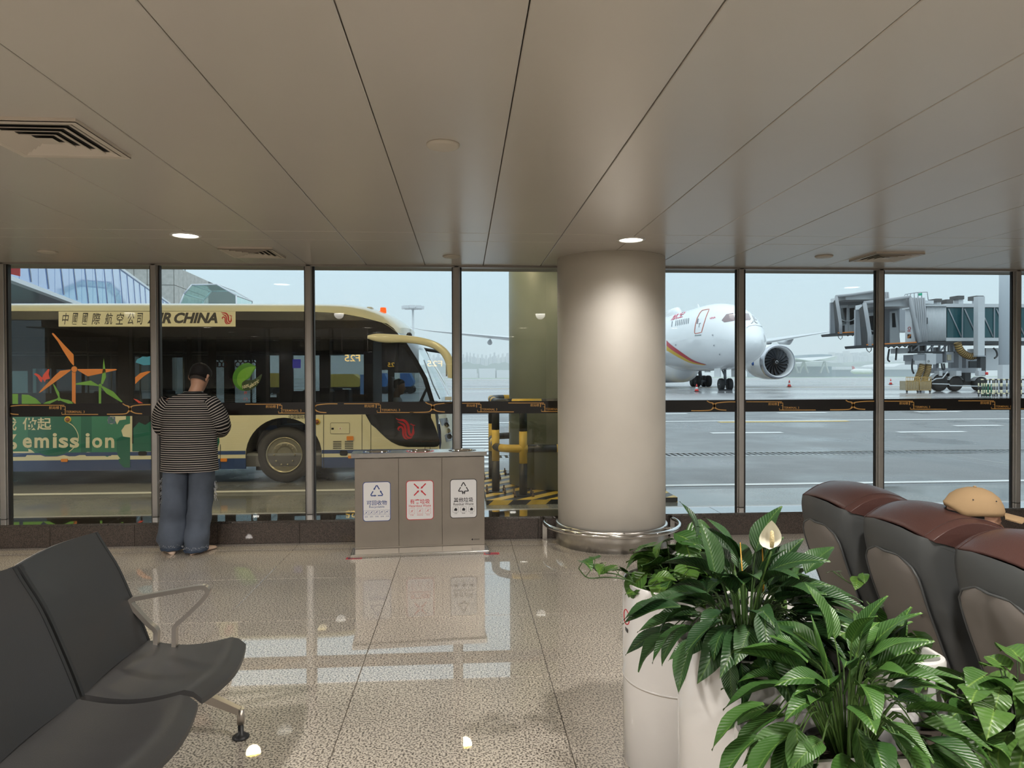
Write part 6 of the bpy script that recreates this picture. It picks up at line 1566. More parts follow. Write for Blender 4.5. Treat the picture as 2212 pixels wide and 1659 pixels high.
p1 = round_pot(*C1, 'tall round white planter with a dirty seam ring, at the left of the group', .362)
# round warning print low on the left flank
cp = Vector((C1[0], C1[1], 0))
for zc, rr_ in ((.62, .030),):
    ring = []
    for a in range(25):
        ph = math.radians(188)+rr_*math.cos(a*PI/12)/C1[2]*1.0
        ring.append(Vector((C1[0]+(C1[2]+.001)*math.cos(ph), C1[1]+(C1[2]+.001)*math.sin(ph), zc+rr_*math.sin(a*PI/12))))
    MB().tube(ring, .0022, 5).build('printed_ring', M_SR, p1)
    MB().box((C1[0]+(C1[2]+.0005)*math.cos(math.radians(188))-.001, C1[1]+C1[2]*math.sin(math.radians(188))-.02, .56), (C1[0]+(C1[2]+.0005)*math.cos(math.radians(188))+.0, C1[1]+C1[2]*math.sin(math.radians(188))+.02, .575)).build('printed_line', M_SK, p1)
round_pot(*C2, 'round white planter holding the large dark peace lily')
round_pot(*CA, 'round white planter behind, nearest the column')
round_pot(*CB, 'round white planter behind, nearest the massage chairs')
def box_pot(x0, y0, x1, y1, h, rad, lb, slots=False):
    t = thing('planter', lb, 'planter', ((x0+x1)/2, (y0+y1)/2, 0))
    def rr(i, n=6): return [Vector((x, y, 0)) for x, y in rrect(x0+i, y0+i, x1-i, y1-i, max(rad-i, .01), n)]
    def lev(i, z): return [v+Vector((0, 0, z)) for v in rr(i)]
    MB().loft([lev(.004, 0), lev(0, .01), lev(0, h-.008), lev(.004, h), lev(.018, h), lev(.022, h-.006), lev(.022, h-.15)], True, False).build('pot', M_POT, t, sharp=.6)
    MB().prism(lev(.022, h-.13), (0, 0, -.01)).build('soil', M_SOIL, t)
    if slots:
        for k in range(12):
            if k % 3 == 2: continue
            MB().box((x0+.58+k*.055, y0-.001, h-.055), (x0+.61+k*.055, y0+.004, h-.042)).build('slot', M_BLK, t)
    return t
box_pot(.815, 1.885, 2.02, 2.185, .55, .11, 'long white trough planter in front, with round corners', True)
box_pot(1.26, 2.235, 1.625, 2.60, .665, .07, 'square white planter with round corners, between the trough and the chairs')
for k, (x, y) in enumerate(((1.13, 2.03), (1.44, 2.03), (1.74, 2.03))):
    t = thing('nursery_pot', ('black nursery pot at the left in the long trough', 'black nursery pot in the middle of the long trough', 'black nursery pot at the right in the long trough')[k], 'pot', (x, y, .42))
    MB().lathe([(.085, 0), (.115, .10), (.118, .10), (.122, .095), (.09, 0)], (x, y, .42), 28, cap=False).build('pot_wall', M_NURS, t)
    MB().lathe([(.088, .0), (.112, .08), (.001, .085)], (x, y, .42), 24).build('soil', M_SOIL, t)
# ================================================================== plants
random.seed(11)
def leafmat(name, c1, c2, rough=.40, freq=46):
    m = bpy.data.materials.new(name); m.use_nodes = True; nt = m.node_tree; b = nt.nodes['Principled BSDF']; N = nt.nodes.new; L = nt.links.new
    tc = N('ShaderNodeTexCoord'); sp = N('ShaderNodeSeparateXYZ'); L(tc.outputs['Generated'], sp.inputs[0])
    ax = N('ShaderNodeMath'); ax.operation = 'SUBTRACT'; ax.inputs[1].default_value = .5; L(sp.outputs['X'], ax.inputs[0])
    ab = N('ShaderNodeMath'); ab.operation = 'ABSOLUTE'; L(ax.outputs[0], ab.inputs[0])
    k = N('ShaderNodeMath'); k.operation = 'MULTIPLY_ADD'; k.inputs[1].default_value = -.55; L(ab.outputs[0], k.inputs[0]); L(sp.outputs['Y'], k.inputs[2])
    f = N('ShaderNodeMath'); f.operation = 'MULTIPLY'; f.inputs[1].default_value = freq*2; L(k.outputs[0], f.inputs[0])
    s = N('ShaderNodeMath'); s.operation = 'SINE'; L(f.outputs[0], s.inputs[0])
    mid = N('ShaderNodeMapRange'); mid.inputs['From Min'].default_value = 0; mid.inputs['From Max'].default_value = .035; mid.inputs['To Min'].default_value = 1; mid.inputs['To Max'].default_value = 0; L(ab.outputs[0], mid.inputs[0])
    obj = N('ShaderNodeObjectInfo')
    rp = N('ShaderNodeMix'); rp.data_type = 'RGBA'; rp.inputs[6].default_value = (*c1, 1); rp.inputs[7].default_value = (*c2, 1); L(obj.outputs['Random'], rp.inputs[0])
    md = N('ShaderNodeMix'); md.data_type = 'RGBA'; L(mid.outputs[0], md.inputs[0]); L(rp.outputs[2], md.inputs[6]); md.inputs[7].default_value = (c2[0]*1.8+.02, c2[1]*1.5+.02, c2[2]*1.6, 1)
    L(md.outputs[2], b.inputs['Base Color'])
    bp = N('ShaderNodeBump'); bp.inputs['Strength'].default_value = .28; bp.inputs['Distance'].default_value = .003; L(s.outputs[0], bp.inputs['Height']); L(bp.outputs[0], b.inputs['Normal'])
    b.inputs['Roughness'].default_value = rough; b.inputs['Specular IOR Level'].default_value = .38
    b.inputs['Subsurface Weight'].default_value = .0
    b.inputs['Transmission Weight'].default_value = 0
    MATS[name] = m; return m
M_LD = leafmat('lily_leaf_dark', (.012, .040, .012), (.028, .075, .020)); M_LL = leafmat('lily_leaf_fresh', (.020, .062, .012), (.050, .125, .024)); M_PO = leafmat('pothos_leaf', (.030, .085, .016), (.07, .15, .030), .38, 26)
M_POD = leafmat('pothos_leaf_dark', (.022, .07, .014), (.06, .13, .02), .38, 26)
M_STEM = mat('leaf_stalk', (.07, .14, .03), .45); M_STEMD = mat('leaf_stalk_dark', (.04, .085, .02), .45); M_VINE = mat('vine_brown', (.10, .06, .03), .6)
def leaf_mesh(L, W, droop, cup, kind, m):
    nl, nw = (8, 2); vs = []; rows = nl+1
    y = z = 0.; a = 0.
    for i in range(rows):
        t = i/nl
        if kind == 'lily': w = W*(math.sin(PI*min(1, t**.8*1.0))**.85)*(1-.25*t) if 0 < t < 1 else .0015
        else: w = W*[.03, .80, 1.0, .97, .86, .68, .46, .22, .004][i]
        for j in range(-nw, nw+1):
            s_ = j/nw
            zz = z+cup*abs(s_)*w-(.0 if kind == 'lily' else .0)+.004*math.sin(9*t+j)*abs(s_)
            yy = y-(.030*abs(s_)**1.5*(L/.09) if kind != 'lily' and i <= 2 else 0)*(1-.4*i)
            vs.append((s_*w/2, yy, zz))
        a = -droop*t*1.3; y += L/nl*math.cos(a); z += L/nl*math.sin(a)
    n = 2*nw+1; fs = [(i*n+j, i*n+j+1, (i+1)*n+j+1, (i+1)*n+j) for i in range(nl) for j in range(n-1)]
    me = bpy.data.meshes.new('leaf'); me.from_pydata(vs, [], fs); me.polygons.foreach_set('use_smooth', [True]*len(fs)); me.materials.append(m); me.update()
    return me
def leafset(kind, m):
    if kind == 'lily': return [leaf_mesh(.20, w_, d_, c_, kind, m) for w_, d_, c_ in ((.088, .45, .25), (.080, .8, .3), (.092, 1.05, .15), (.074, .25, .35), (.096, .6, .1))]
    return [leaf_mesh(.095, .085, d_, c_, kind, m) for d_, c_ in ((.5, .12), (.9, .2), (.3, .05), (1.2, .1))]
def orient(p, az, el, roll=0, sc=1.):
    return Matrix.Translation(p) @ Matrix.Rotation(az-PI/2, 4, 'Z') @ Matrix.Rotation(el, 4, 'X') @ Matrix.Rotation(roll, 4, 'Y') @ Matrix.Scale(sc, 4)
def put_leaf(me, par, M_):
    o = bpy.data.objects.new('leaf', me); COL.objects.link(o); o.parent = par; o.matrix_basis = _wm(par).inverted() @ M_
    return o
def lily(x, y, z, n, h, spread, m, ms, lb, flat=0, bias=None, s0=1.0):
    t = thing('peace_lily', lb, 'plant', (x, y, z)); ls = leafset('lily', m); st = MB()
    for i in range(n):
        az = random.uniform(0, 2*PI) if bias is None or random.random() < .45 else random.gauss(bias, .8)
        f = math.sqrt((i+.5)/n)              # inner leaves stand up, outer ones arch over
        H = h*(1-.75*f**1.7)*random.uniform(.85, 1.12); R = spread*f*random.uniform(.75, 1.1)
        b = Vector((x+.05*math.cos(az)*f, y+.05*math.sin(az)*f, z)); e_ = Vector((x+R*math.cos(az), y+R*math.sin(az), z+H))
        midp = b.lerp(e_, .55)+Vector((0, 0, .05+.06*f)); c = catmull([b, midp, e_], 4)
        st.tube(c, [.0035-.0015*k/(len(c)-1) for k in range(len(c))], 5, cap=False)
        el = math.radians(78-95*f+random.uniform(-14, 14))
        put_leaf(random.choice(ls), t, orient(e_, az+random.uniform(-.35, .35), el, random.uniform(-.5, .5), s0*random.uniform(.72, 1.12)))
    tag(st.build('stalks', ms, t), kind='stuff')
    return t
def pothos(x, y, z, n, r, h, m, lb, vines=(), s0=1.0, bias=None):
    t = thing('pothos', lb, 'plant', (x, y, z)); ls = leafset('pothos', m); st = MB()
    for i in range(n):
        az = random.uniform(0, 2*PI) if bias is None or random.random() < .5 else random.gauss(bias, .7)
        f = math.sqrt((i+.5)/n); R = r*f*random.uniform(.8, 1.1); H = h*(1-.7*f*f)*random.uniform(.5, 1.1)
        b = Vector((x+.04*math.cos(az), y+.04*math.sin(az), z)); e_ = Vector((x+R*math.cos(az), y+R*math.sin(az), z+H))
        c = catmull([b, b.lerp(e_, .5)+Vector((0, 0, .04)), e_], 4); st.tube(c, .002, 5, cap=False)
        put_leaf(random.choice(ls), t, orient(e_, az+random.uniform(-.9, .9), math.radians(random.uniform(-45, 25)), random.uniform(-.6, .6), s0*random.uniform(.7, 1.2)))
    for V in vines:
        c = catmull([Vector(p) for p in V], 6); st.tube(c, .0028, 6)
        for k in range(4, len(c), 5):
            q = c[k]; az = random.uniform(0, 2*PI); e_ = q+Vector((.03*math.cos(az), .03*math.sin(az), .035)); st.tube([q, e_], .0016, 5, cap=False)
            put_leaf(random.choice(ls), t, orient(e_, az, math.radians(random.uniform(-30, 30)), random.uniform(-.5, .5), min(s0, 1)*random.uniform(.5, .8)))
    tag(st.build('stalks', M_STEMD, t), kind='stuff')
    return t
# large dark peace lily
L1 = lily(C2[0], C2[1], C2[3]-.10, 118, .36, .255, M_LD, M_STEMD, 'large dark green peace lily with one white flower, in the middle planter')
_LDs = leafset('lily', M_LD)
for px, py, Yp, az, el, rl, sc in ((1505, 1160, 2.5, 2.2, 75, .3, .70), (1545, 1250, 2.35, 1.9, 80, 0, 1.0), (1450, 1300, 2.3, 3.3, 0, .2, .9), (1480, 1350, 2.28, 3.4, -25, .3, .85), (1440, 1370, 2.3, 3.3, -35, 1.2, .8), (1575, 1420, 2.18, 4.5, -70, .2, .7), (1600, 1430, 2.18, 4.8, -65, -.3, .75), (1560, 1340, 2.2, 3.6, -10, .2, .95), (1650, 1320, 2.2, 4.4, -30, .0, .9), (1760, 1290, 2.4, .1, 5, .2, 1.0), (1740, 1240, 2.45, .5, 35, .2, 1.0), (1470, 1310, 2.25, 3.0, -5, -.2, 1.0), (1500, 1380, 2.2, 3.9, -35, .2, .9)):
    put_leaf(_LDs[int(px) % 5], L1, orient(P(px, py, Y=Yp), az, math.radians(el), rl, sc))
# its flower: white spathe round a knobbly spadix on a tall stalk
M_SPA = mat('spathe_white', (.72, .70, .58), .4); M_SPX = mat('spadix_cream', (.62, .52, .28), .6, bump=.6, bscale=300)
fb = P(1666, 1192, Y=2.22); base = Vector((C2[0]+.02, C2[1]+.02, C2[3]-.1))
MB().tube(catmull([base, base.lerp(fb, .5)+Vector((-.02, 0, 0)), fb], 5), .003, 6).build('flower_stalk', M_STEM, L1)
rows = []
for i in range(11):
    t_ = i/10; w = .040*math.sin(PI*t_**.75)**.8*(1-.2*t_)+.0006; zz = fb.z+.005+.095*t_; rows.append([Vector((fb.x+s_*w+.004*t_, fb.y+.012-.006*t_-.016*(1-s_*s_)*math.sin(PI*t_)*-1, zz)) for s_ in (-1, -.6, -.2, .2, .6, 1)])
MB().loft(rows, False, False).build('spathe', M_SPA, L1)
MB().tube([fb+Vector((0, -.004, .015)), fb+Vector((0, -.006, .04)), fb+Vector((0, -.005, .065)), fb+Vector((0, -.004, .07))], [.006, .0075, .006, .002], 10).build('spadix', M_SPX, L1)
for px in (1603, 1649): 
    a = P(px, 1235, Y=2.45); b = P(px-4, 1172 if px < 1640 else 1150, Y=2.5); MB().tube([a+Vector((0, 0, -.08)), a, b], [.003, .0028, .0015], 6).build('dry_stalk', mat('dry_orange', (.55, .27, .03), .5), L1)
# front lily, fresh green
L2 = lily(1.13, 2.02, .50, 80, .31, .24, M_LL, M_STEM, 'fresh green peace lily at the left in the long trough')
_LLs = leafset('lily', M_LL)
for px, py, Yp, az, el, rl, sc in ((1745, 1430, 2.0, 2.6, 15, .3, 1.05), (1880, 1440, 2.0, 1.0, 40, .5, 1.05), (1930, 1440, 2.0, .9, 52, -.6, 1.1), (1700, 1480, 1.98, 2.9, -10, .2, 1.0), (1650, 1520, 1.95, 3.2, -22, .2, 1.0), (1640, 1590, 1.93, 3.5, -20, .2, .95), (1700, 1590, 1.88, 3.6, -15, .3, 1.0), (1720, 1570, 1.88, 4.4, -50, 0, .9), (1850, 1570, 1.86, 4.8, -62, .1, .85), (1790, 1380, 2.05, 2.0, 76, .3, .9), (1960, 1540, 1.95, .3, 5, .2, 1.0), (1900, 1570, 1.9, 5.7, -15, .2, .95), (1990, 1560, 1.9, 5.9, -18, .2, 1.2)):
    put_leaf(_LLs[int(px) % 5], L2, orient(P(px, py, Y=Yp), az, math.radians(el), rl, sc))
# rolled young leaves
for a, b in (((1810, 1520), (1752, 1328)), ((1822, 1500), (1880, 1350))):
    p0 = P(*a, Y=2.0); p1 = P(*b, Y=2.02); MB().tube([p0, p0.lerp(p1, .4), p0.lerp(p1, .75), p1], [.003, .010, .007, .001], 8).build('rolled_leaf', M_LL, L2)
# pothos
v = []
def VP(pts, Yv): return [tuple(P(x, y, Y=Yv)) for x, y in pts]
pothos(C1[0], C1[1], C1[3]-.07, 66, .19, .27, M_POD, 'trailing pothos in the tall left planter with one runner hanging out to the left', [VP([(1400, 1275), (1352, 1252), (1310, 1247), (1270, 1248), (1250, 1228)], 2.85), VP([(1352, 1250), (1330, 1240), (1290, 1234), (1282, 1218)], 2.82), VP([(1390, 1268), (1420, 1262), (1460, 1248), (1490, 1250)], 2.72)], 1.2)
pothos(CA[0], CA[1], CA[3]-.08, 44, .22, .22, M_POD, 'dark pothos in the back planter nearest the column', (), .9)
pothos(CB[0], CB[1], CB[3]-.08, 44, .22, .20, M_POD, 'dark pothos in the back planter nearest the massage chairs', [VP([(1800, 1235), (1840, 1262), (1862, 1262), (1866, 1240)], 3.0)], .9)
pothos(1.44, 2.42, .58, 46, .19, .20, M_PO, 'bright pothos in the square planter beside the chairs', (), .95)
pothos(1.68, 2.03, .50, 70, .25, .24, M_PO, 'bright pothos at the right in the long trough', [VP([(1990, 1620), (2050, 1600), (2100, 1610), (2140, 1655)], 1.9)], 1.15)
# ================================================================== people
M_SKIN = mat('skin', (.42, .235, .155), .5, var=.05, vscale=12); M_HAIR = mat('hair_black', (.007, .006, .006), .65, spec=.25, bump=.3, bscale=220); M_HAIRS = mat('hair_short', (.035, .026, .022), .7, bump=.5, bscale=400)
M_EYE = mat('eye_dark', (.02, .015, .012), .2)
def head_into(mb, c, R, s=1.0):
    prof = [(-.125, .018, -.01, .055), (-.118, .036, -.03, .075), (-.10, .048, -.045, .085), (-.075, .058, -.055, .088), (-.045, .065, -.068, .088), (-.01, .071, -.082, .088), (.03, .075, -.094, .090), (.06, .073, -.094, .088), (.085, .064, -.085, .076), (.105, .048, -.064, .056), (.118, .026, -.035, .032), (.122, .004, -.006, .006)]
    rings = []
    for z, rx, yb, yf in prof:
        r = []
        for k in range(28):
            a = 2*PI*k/28; x = rx*math.cos(a); y = math.sin(a); y = y*yf if y > 0 else -y*yb
            r.append(c+R @ (Vector((x, y, z))*s))
        rings.append(r)
    mb.loft(rings)
    mb.tube([c+R @ (Vector(p)*s) for p in ((0, .082, .018), (0, .100, -.012), (0, .108, -.028), (0, .09, -.038))], [.007*s, .011*s, .016*s, .010*s], 8)
    for sx in (-1, 1):
        mb.tube([c+R @ (Vector(p)*s) for p in ((sx*.070, -.008, .026), (sx*.082, -.020, .014), (sx*.083, -.018, -.012), (sx*.072, -.004, -.034))], [.008*s, .016*s, .013*s, .007*s], 8)
        mb.tube([c+R @ (Vector(p)*s) for p in ((sx*.018, .086, .022), (sx*.045, .078, .020))], [.007*s, .006*s], 8)
    mb.tube([c+R @ (Vector(p)*s) for p in ((-.022, .080, -.064), (0, .091, -.064), (.022, .080, -.064))], [.005*s, .008*s, .005*s], 8)
def hand_into(mb, w, d, up, s=1.0, side=1, curl=1.0):
    """palm from the wrist w along d, fingers curling towards -up"""
    d = d.normalized(); sd = d.cross(up).normalized()*side; dn = -up
    mb.tube([w, w+d*.03*s, w+d*.075*s], [.026*s, .034*s, .034*s], 8)
    for k, (o, L_) in enumerate(((-.030, .066), (-.010, .076), (.010, .070), (.029, .055))):
        b = w+d*.07*s+sd*o*s; p1 = b+(d*.9+dn*.25*curl).normalized()*L_*.45*s; p2 = p1+(d*.4+dn*.8*curl).normalized()*L_*.32*s; p3 = p2+(d*-.1+dn*.9*curl).normalized()*L_*.23*s
        mb.tube([b-d*.02*s, b, p1, p2, p3], [.010*s, .0095*s, .009*s, .008*s, .006*s], 7)
    b = w+d*.025*s-sd*.028*s; mb.tube([b, b+(d*.6-sd*.7).normalized()*.03*s, b+(d*.8-sd*.45).normalized()*.055*s, b+(d*.95+dn*.3).normalized()*.075*s], [.012*s, .0115*s, .010*s, .007*s], 7)
def remeshed(mb, nm, m, par, vox=.008, sm=4):
    o = mb.build(nm+'_tmp', m, None); md = o.modifiers.new('r', 'REMESH'); md.mode = 'VOXEL'; md.voxel_size = vox
    m2 = o.modifiers.new('s', 'SMOOTH'); m2.factor = .5; m2.iterations = sm
    dg = bpy.context.evaluated_depsgraph_get(); dg.update(); me = bpy.data.meshes.new_from_object(o.evaluated_get(dg)); bpy.data.objects.remove(o)
    me.polygons.foreach_set('use_smooth', [True]*len(me.polygons)); me.materials.clear(); me.materials.append(m)
    return link(nm, me, par)
def V(*a): return Vector(a)
def ringloft(mb, secs, n=40, fold=0, nf=7, ph=0, attr=None, v0=0):
    """sections (centre, rx, ry, axis-x, axis-y); folds ripple the outline"""
    rings = []; av = []; L_ = v0
    for i, (c, rx, ry, ax, ay) in enumerate(secs):
        if i: L_ += (c-secs[i-1][0]).length
        r = []
        for k in range(n):
            a = 2*PI*k/n; f = 1+fold*(math.sin(nf*a+ph+i*.35)*.6+math.sin((nf+4)*a-ph*2-i*.5)*.4)
            r.append(c+ax*(rx*math.cos(a)*f)+ay*(ry*math.sin(a)*f))
        rings.append(r); av += [L_]*n
    mb.loft(rings, True, False)
    if attr is not None: attr += av
def stripes():
    m = bpy.data.materials.new('striped_knit'); m.use_nodes = True; nt = m.node_tree; b = nt.nodes['Principled BSDF']
    at = nt.nodes.new('ShaderNodeAttribute'); at.attribute_name = 'v'
    mu = nt.nodes.new('ShaderNodeMath'); mu.operation = 'MULTIPLY'; mu.inputs[1].default_value = 1/.0198; nt.links.new(at.outputs['Fac'], mu.inputs[0])
    fr = nt.nodes.new('ShaderNodeMath'); fr.operation = 'FRACT'; nt.links.new(mu.outputs[0], fr.inputs[0])
    gt = nt.nodes.new('ShaderNodeMath'); gt.operation = 'GREATER_THAN'; gt.inputs[1].default_value = .68; nt.links.new(fr.outputs[0], gt.inputs[0])
    mx = nt.nodes.new('ShaderNodeMix'); mx.data_type = 'RGBA'; mx.inputs[6].default_value = (.010, .010, .011, 1); mx.inputs[7].default_value = (.42, .38, .35, 1)
    nt.links.new(gt.outputs[0], mx.inputs[0]); nt.links.new(mx.outputs[2], b.inputs['Base Color']); b.inputs['Roughness'].default_value = .9; b.inputs['Specular IOR Level'].default_value = .15
    return m
M_STRIPE = stripes()
M_DENIM = mat('denim_faded', (.070, .088, .122), .85, var=.4, vscale=3.2, bump=.3, bscale=240); M_DENIMD = mat('denim_hem', (.03, .045, .075), .85, bump=.3, bscale=240); M_FRAY = mat('frayed_thread', (.42, .44, .48), .9)
M_SHOE = mat('shoe_beige', (.62, .47, .37), .6)
# ---- man at the window, seen from behind (faces +y)
mx0, my0 = -2.52, 6.72
man = thing('person', 'person in striped top and baggy jeans standing at the window with bowed head', 'person', (mx0, my0, 0))
o_ = V(mx0, my0, 0)
def B(x, y, z): return o_+V(x, y, z)
mb = MB()
R = (Matrix.Rotation(-.16, 3, 'Z') @ Matrix.Rotation(-.50, 3, 'X'))
hc = B(.065, .085, 1.615)
head_into(mb, hc, R, 1.05)
mb.tube([B(.03, .0, 1.40), B(.045, .02, 1.47), B(.06, .05, 1.54), B(.065, .07, 1.59)], [.075, .062, .058, .056], 16)
ringloft(mb, [(B(.0, .0, z), rx, ry, V(1, 0, 0), V(0, 1, 0)) for z, rx, ry in ((.82, .15, .10), (.95, .165, .115), (1.08, .15, .11), (1.22, .165, .115), (1.34, .185, .115), (1.42, .15, .09), (1.46, .07, .07))], 24)
for p in ((.0, .0, .82), (.0, .0, 1.45)): mb.tube([B(p[0], p[1], p[2]-.03), B(*p)], .06, 10)
for sx, el, wr in ((-1, (-.265, .05, 1.14), (-.10, .26, 1.16)), (1, (.275, .06, 1.14), (.12, .27, 1.17))):
    mb.tube([B(sx*.15, 0, 1.39), B(sx*.20, .0, 1.36), B(*el), B(*wr)], [.055, .052, .042, .030], 12)
    hand_into(mb, B(*wr), V(-sx*.6, .5, .25), V(0, .3, -1).normalized()*-1, 1.0, sx)
for hx, kx, ax, ay in ((-.09, -.115, -.17, .03), (.10, .085, .045, .0)):
    mb.tube([B(hx, 0, .86), B(hx, .0, .74), B(kx, .0, .47), B(ax, ay, .10), B(ax, ay, .05)], [.09, .085, .058, .042, .04], 14)
    mb.tube([B(ax, ay-.02, .05), B(ax+(-.05 if hx < 0 else .05), ay+.12, .04)], [.04, .035], 10)
remeshed(mb, 'body', M_SKIN, man)
# hair: black crown, clipped nape
hair = MB(); rr = []
for z, rx, yb, yf in ((-.018, .082, -.100, .0), (.03, .088, -.106, .088), (.06, .088, -.106, .102), (.09, .080, -.095, .092), (.112, .058, -.075, .072), (.130, .030, -.042, .042), (.136, .004, -.006, .006)):
    rr.append([hc+R @ (V(rx*math.cos(2*PI*k/36)*(1+.012*math.sin(7*k)), (math.sin(2*PI*k/36)*(yf if math.sin(2*PI*k/36) > 0 else -yb)), z+.002*math.sin(5*k))*1.05) for k in range(36)])
hair.loft(rr, True, True); hair.build('hair', M_HAIR, man)
rr = []
for z, rx, yb in ((-.045, .067, -.078), (-.03, .0718, -.085), (.0, .0765, -.0945), (.02, .078, -.099)):
    rr.append([hc+R @ (V(rx*math.cos(a), math.sin(a)*-yb if False else (math.sin(a)*(-yb)), z)*1.05) for a in [PI+PI*k/24 for k in range(25)]])
MB().loft(rr, False, False).build('clipped_hair', M_HAIRS, man)
# top
X_, Y_, Z_ = V(1, 0, 0), V(0, 1, 0), V(0, 0, 1)
tee = MB(); tee.attr = []
secs = [(1.478, .085, .078, .03), (1.468, .110, .088, .028), (1.455, .150, .100, .02), (1.435, .192, .115, .012), (1.405, .222, .130, .006), (1.36, .240, .145, 0), (1.30, .248, .152, 0), (1.22, .252, .155, 0), (1.12, .250, .152, 0), (1.02, .248, .155, 0), (.92, .250, .158, 0), (.84, .250, .160, 0), (.762, .252, .162, 0)]
ss = []
for i in range(len(secs)-1):
    for k in range(3): 
        f = k/3; ss.append([secs[i][q]+(secs[i+1][q]-secs[i][q])*f for q in range(4)])
ss.append(list(secs[-1]))
ringloft(tee, [(B(cx, .0+.02*(z > 1.4), z), rx, ry, X_, Y_) for z, rx, ry, cx in ss], 64, .022, 6, .4, tee.attr)
for sx, pts in ((-1, ((-.165, .0, 1.40), (-.215, .0, 1.34), (-.25, .02, 1.25), (-.262, .05, 1.17), (-.235, .11, 1.13), (-.17, .18, 1.13))), (1, ((.165, .0, 1.40), (.215, .0, 1.34), (.258, .02, 1.25), (.272, .05, 1.17), (.235, .12, 1.13), (.17, .18, 1.13)))):
    c = catmull([B(*p) for p in pts], 5); s2 = []
    for i, p in enumerate(c):
        d_ = (c[min(i+1, len(c)-1)]-c[max(i-1, 0)]).normalized(); a = d_.cross(Y_ if abs(d_.y) < .9 else X_).normalized(); b_ = d_.cross(a).normalized(); f = i/(len(c)-1); r_ = .088-.012*f+.010*math.sin(PI*f)
        s2.append((p, r_*.9, r_, a, b_))
    ringloft(tee, s2, 32, .05, 5, sx, tee.attr, .0)
tee.build('striped_top', M_STRIPE, man, recalc=False)
MB().tube([B(.03+.078*math.cos(a*PI/16), .02+.07*math.sin(a*PI/16), 1.482-.0*a) for a in range(32)], .010, 8, closed=True).build('collar', M_BLK, man)
# jeans
jn = MB()
ringloft(jn, [(B(-.005, 0, z), rx, ry, X_, Y_) for z, rx, ry in ((.98, .19, .13), (.90, .212, .142), (.84, .225, .146), (.80, .228, .146))], 40, .01, 6)
for L_ in ([(-.100, 0, .87, .108, .125), (-.105, 0, .80, .116, .128), (-.118, 0, .70, .118, .128), (-.128, 0, .58, .118, .12), (-.135, .0, .45, .118, .115), (-.145, .0, .32, .122, .115), (-.155, .01, .20, .130, .12), (-.165, .02, .12, .135, .13), (-.17, .03, .07, .118, .125), (-.165, .03, .035, .095, .115)],
           [(.106, 0, .87, .106, .125), (.110, 0, .80, .114, .128), (.110, 0, .70, .112, .126), (.102, 0, .58, .110, .12), (.092, .0, .45, .106, .112), (.078, .0, .32, .105, .11), (.062, .01, .20, .108, .115), (.052, .01, .12, .112, .12), (.05, .01, .06, .102, .12), (.052, .0, .02, .092, .112)]):
    s2 = []
    for i in range(len(L_)-1):
        for k in range(4): s2.append([L_[i][q]+(L_[i+1][q]-L_[i][q])*k/4 for q in range(5)])
    s2.append(list(L_[-1]))
    ringloft(jn, [(B(x, y+.012*math.sin(z*26) if z < .35 else B(x, y, z).y-o_.y, z), rx*(1+.035*math.sin(z*38+x*20)*(1 if z < .5 else .3)), ry, X_, Y_) for x, y, z, rx, ry in s2], 48, .028, 5, x*9 if False else 1.3)
jn.build('jeans', M_DENIM, man)
for (cx, cy, rx, z0) in ((-.165, .03, .100, .035), (.052, .0, .096, .02)):
    MB().tube([B(cx+rx*math.cos(a*PI/14), cy+.118*math.sin(a*PI/14), z0+.012+.004*math.sin(a*2)) for a in range(28)], .011, 6, closed=True).build('hem', M_DENIMD, man)
    fr_ = MB()
    for k in range(26):
        a = PI+PI*k/25; p = B(cx+(rx+.012)*math.cos(a), cy+.128*math.sin(a), z0+.05+random.uniform(-.01, .01)); fr_.tube([p, p+V(random.uniform(-.012, .012), -.004, random.uniform(-.02, .01))], .0015, 4)
    fr_.build('frayed_threads', M_FRAY, man)['kind'] = 'stuff'
fr_ = MB()
for sx, x_, zr in ((-1, -.245, (.45, .70)), (1, .225, (.50, .68))):
    for k in range(34):
        p = B(x_+random.uniform(-.01, .01)-(.03*(.7-zr[0])*0), random.uniform(-.03, .03), random.uniform(*zr)); fr_.tube([p, p+V(sx*random.uniform(.0, .02), -.004, random.uniform(-.04, -.01))], .0016, 4)
fr_.build('frayed_threads', M_FRAY, man)['kind'] = 'stuff'
for (ax, ay, ang) in ((-.185, .03, .62), (.075, .015, -.45)):
    rings = []
    for f, w, h in ((-.09, .012, .02), (-.08, .030, .048), (-.04, .037, .062), (.03, .041, .058), (.10, .047, .045), (.16, .044, .035), (.195, .030, .026), (.205, .008, .014)):
        c = V(-math.sin(ang)*f, math.cos(ang)*f, 0); sd = V(math.cos(ang), math.sin(ang), 0)
        rings.append([B(ax, ay-.02, 0)+c+sd*(w*math.cos(a*PI/8))+V(0, 0, h/2+h/2*math.sin(a*PI/8)) for a in range(16)])
    MB().loft(rings).build('shoe', M_SHOE, man)
ph_ = MB().box((-.037, -.004, -.075), (.037, .004, .075), M=Matrix.Translation(B(.0, .36, 1.25)) @ Matrix.Rotation(-.6, 4, 'X'), ch=.003).build('mobile_phone', M_BBLK)
tag(ph_, 'black mobile phone held in front of the chest of the person in the striped top', 'phone')
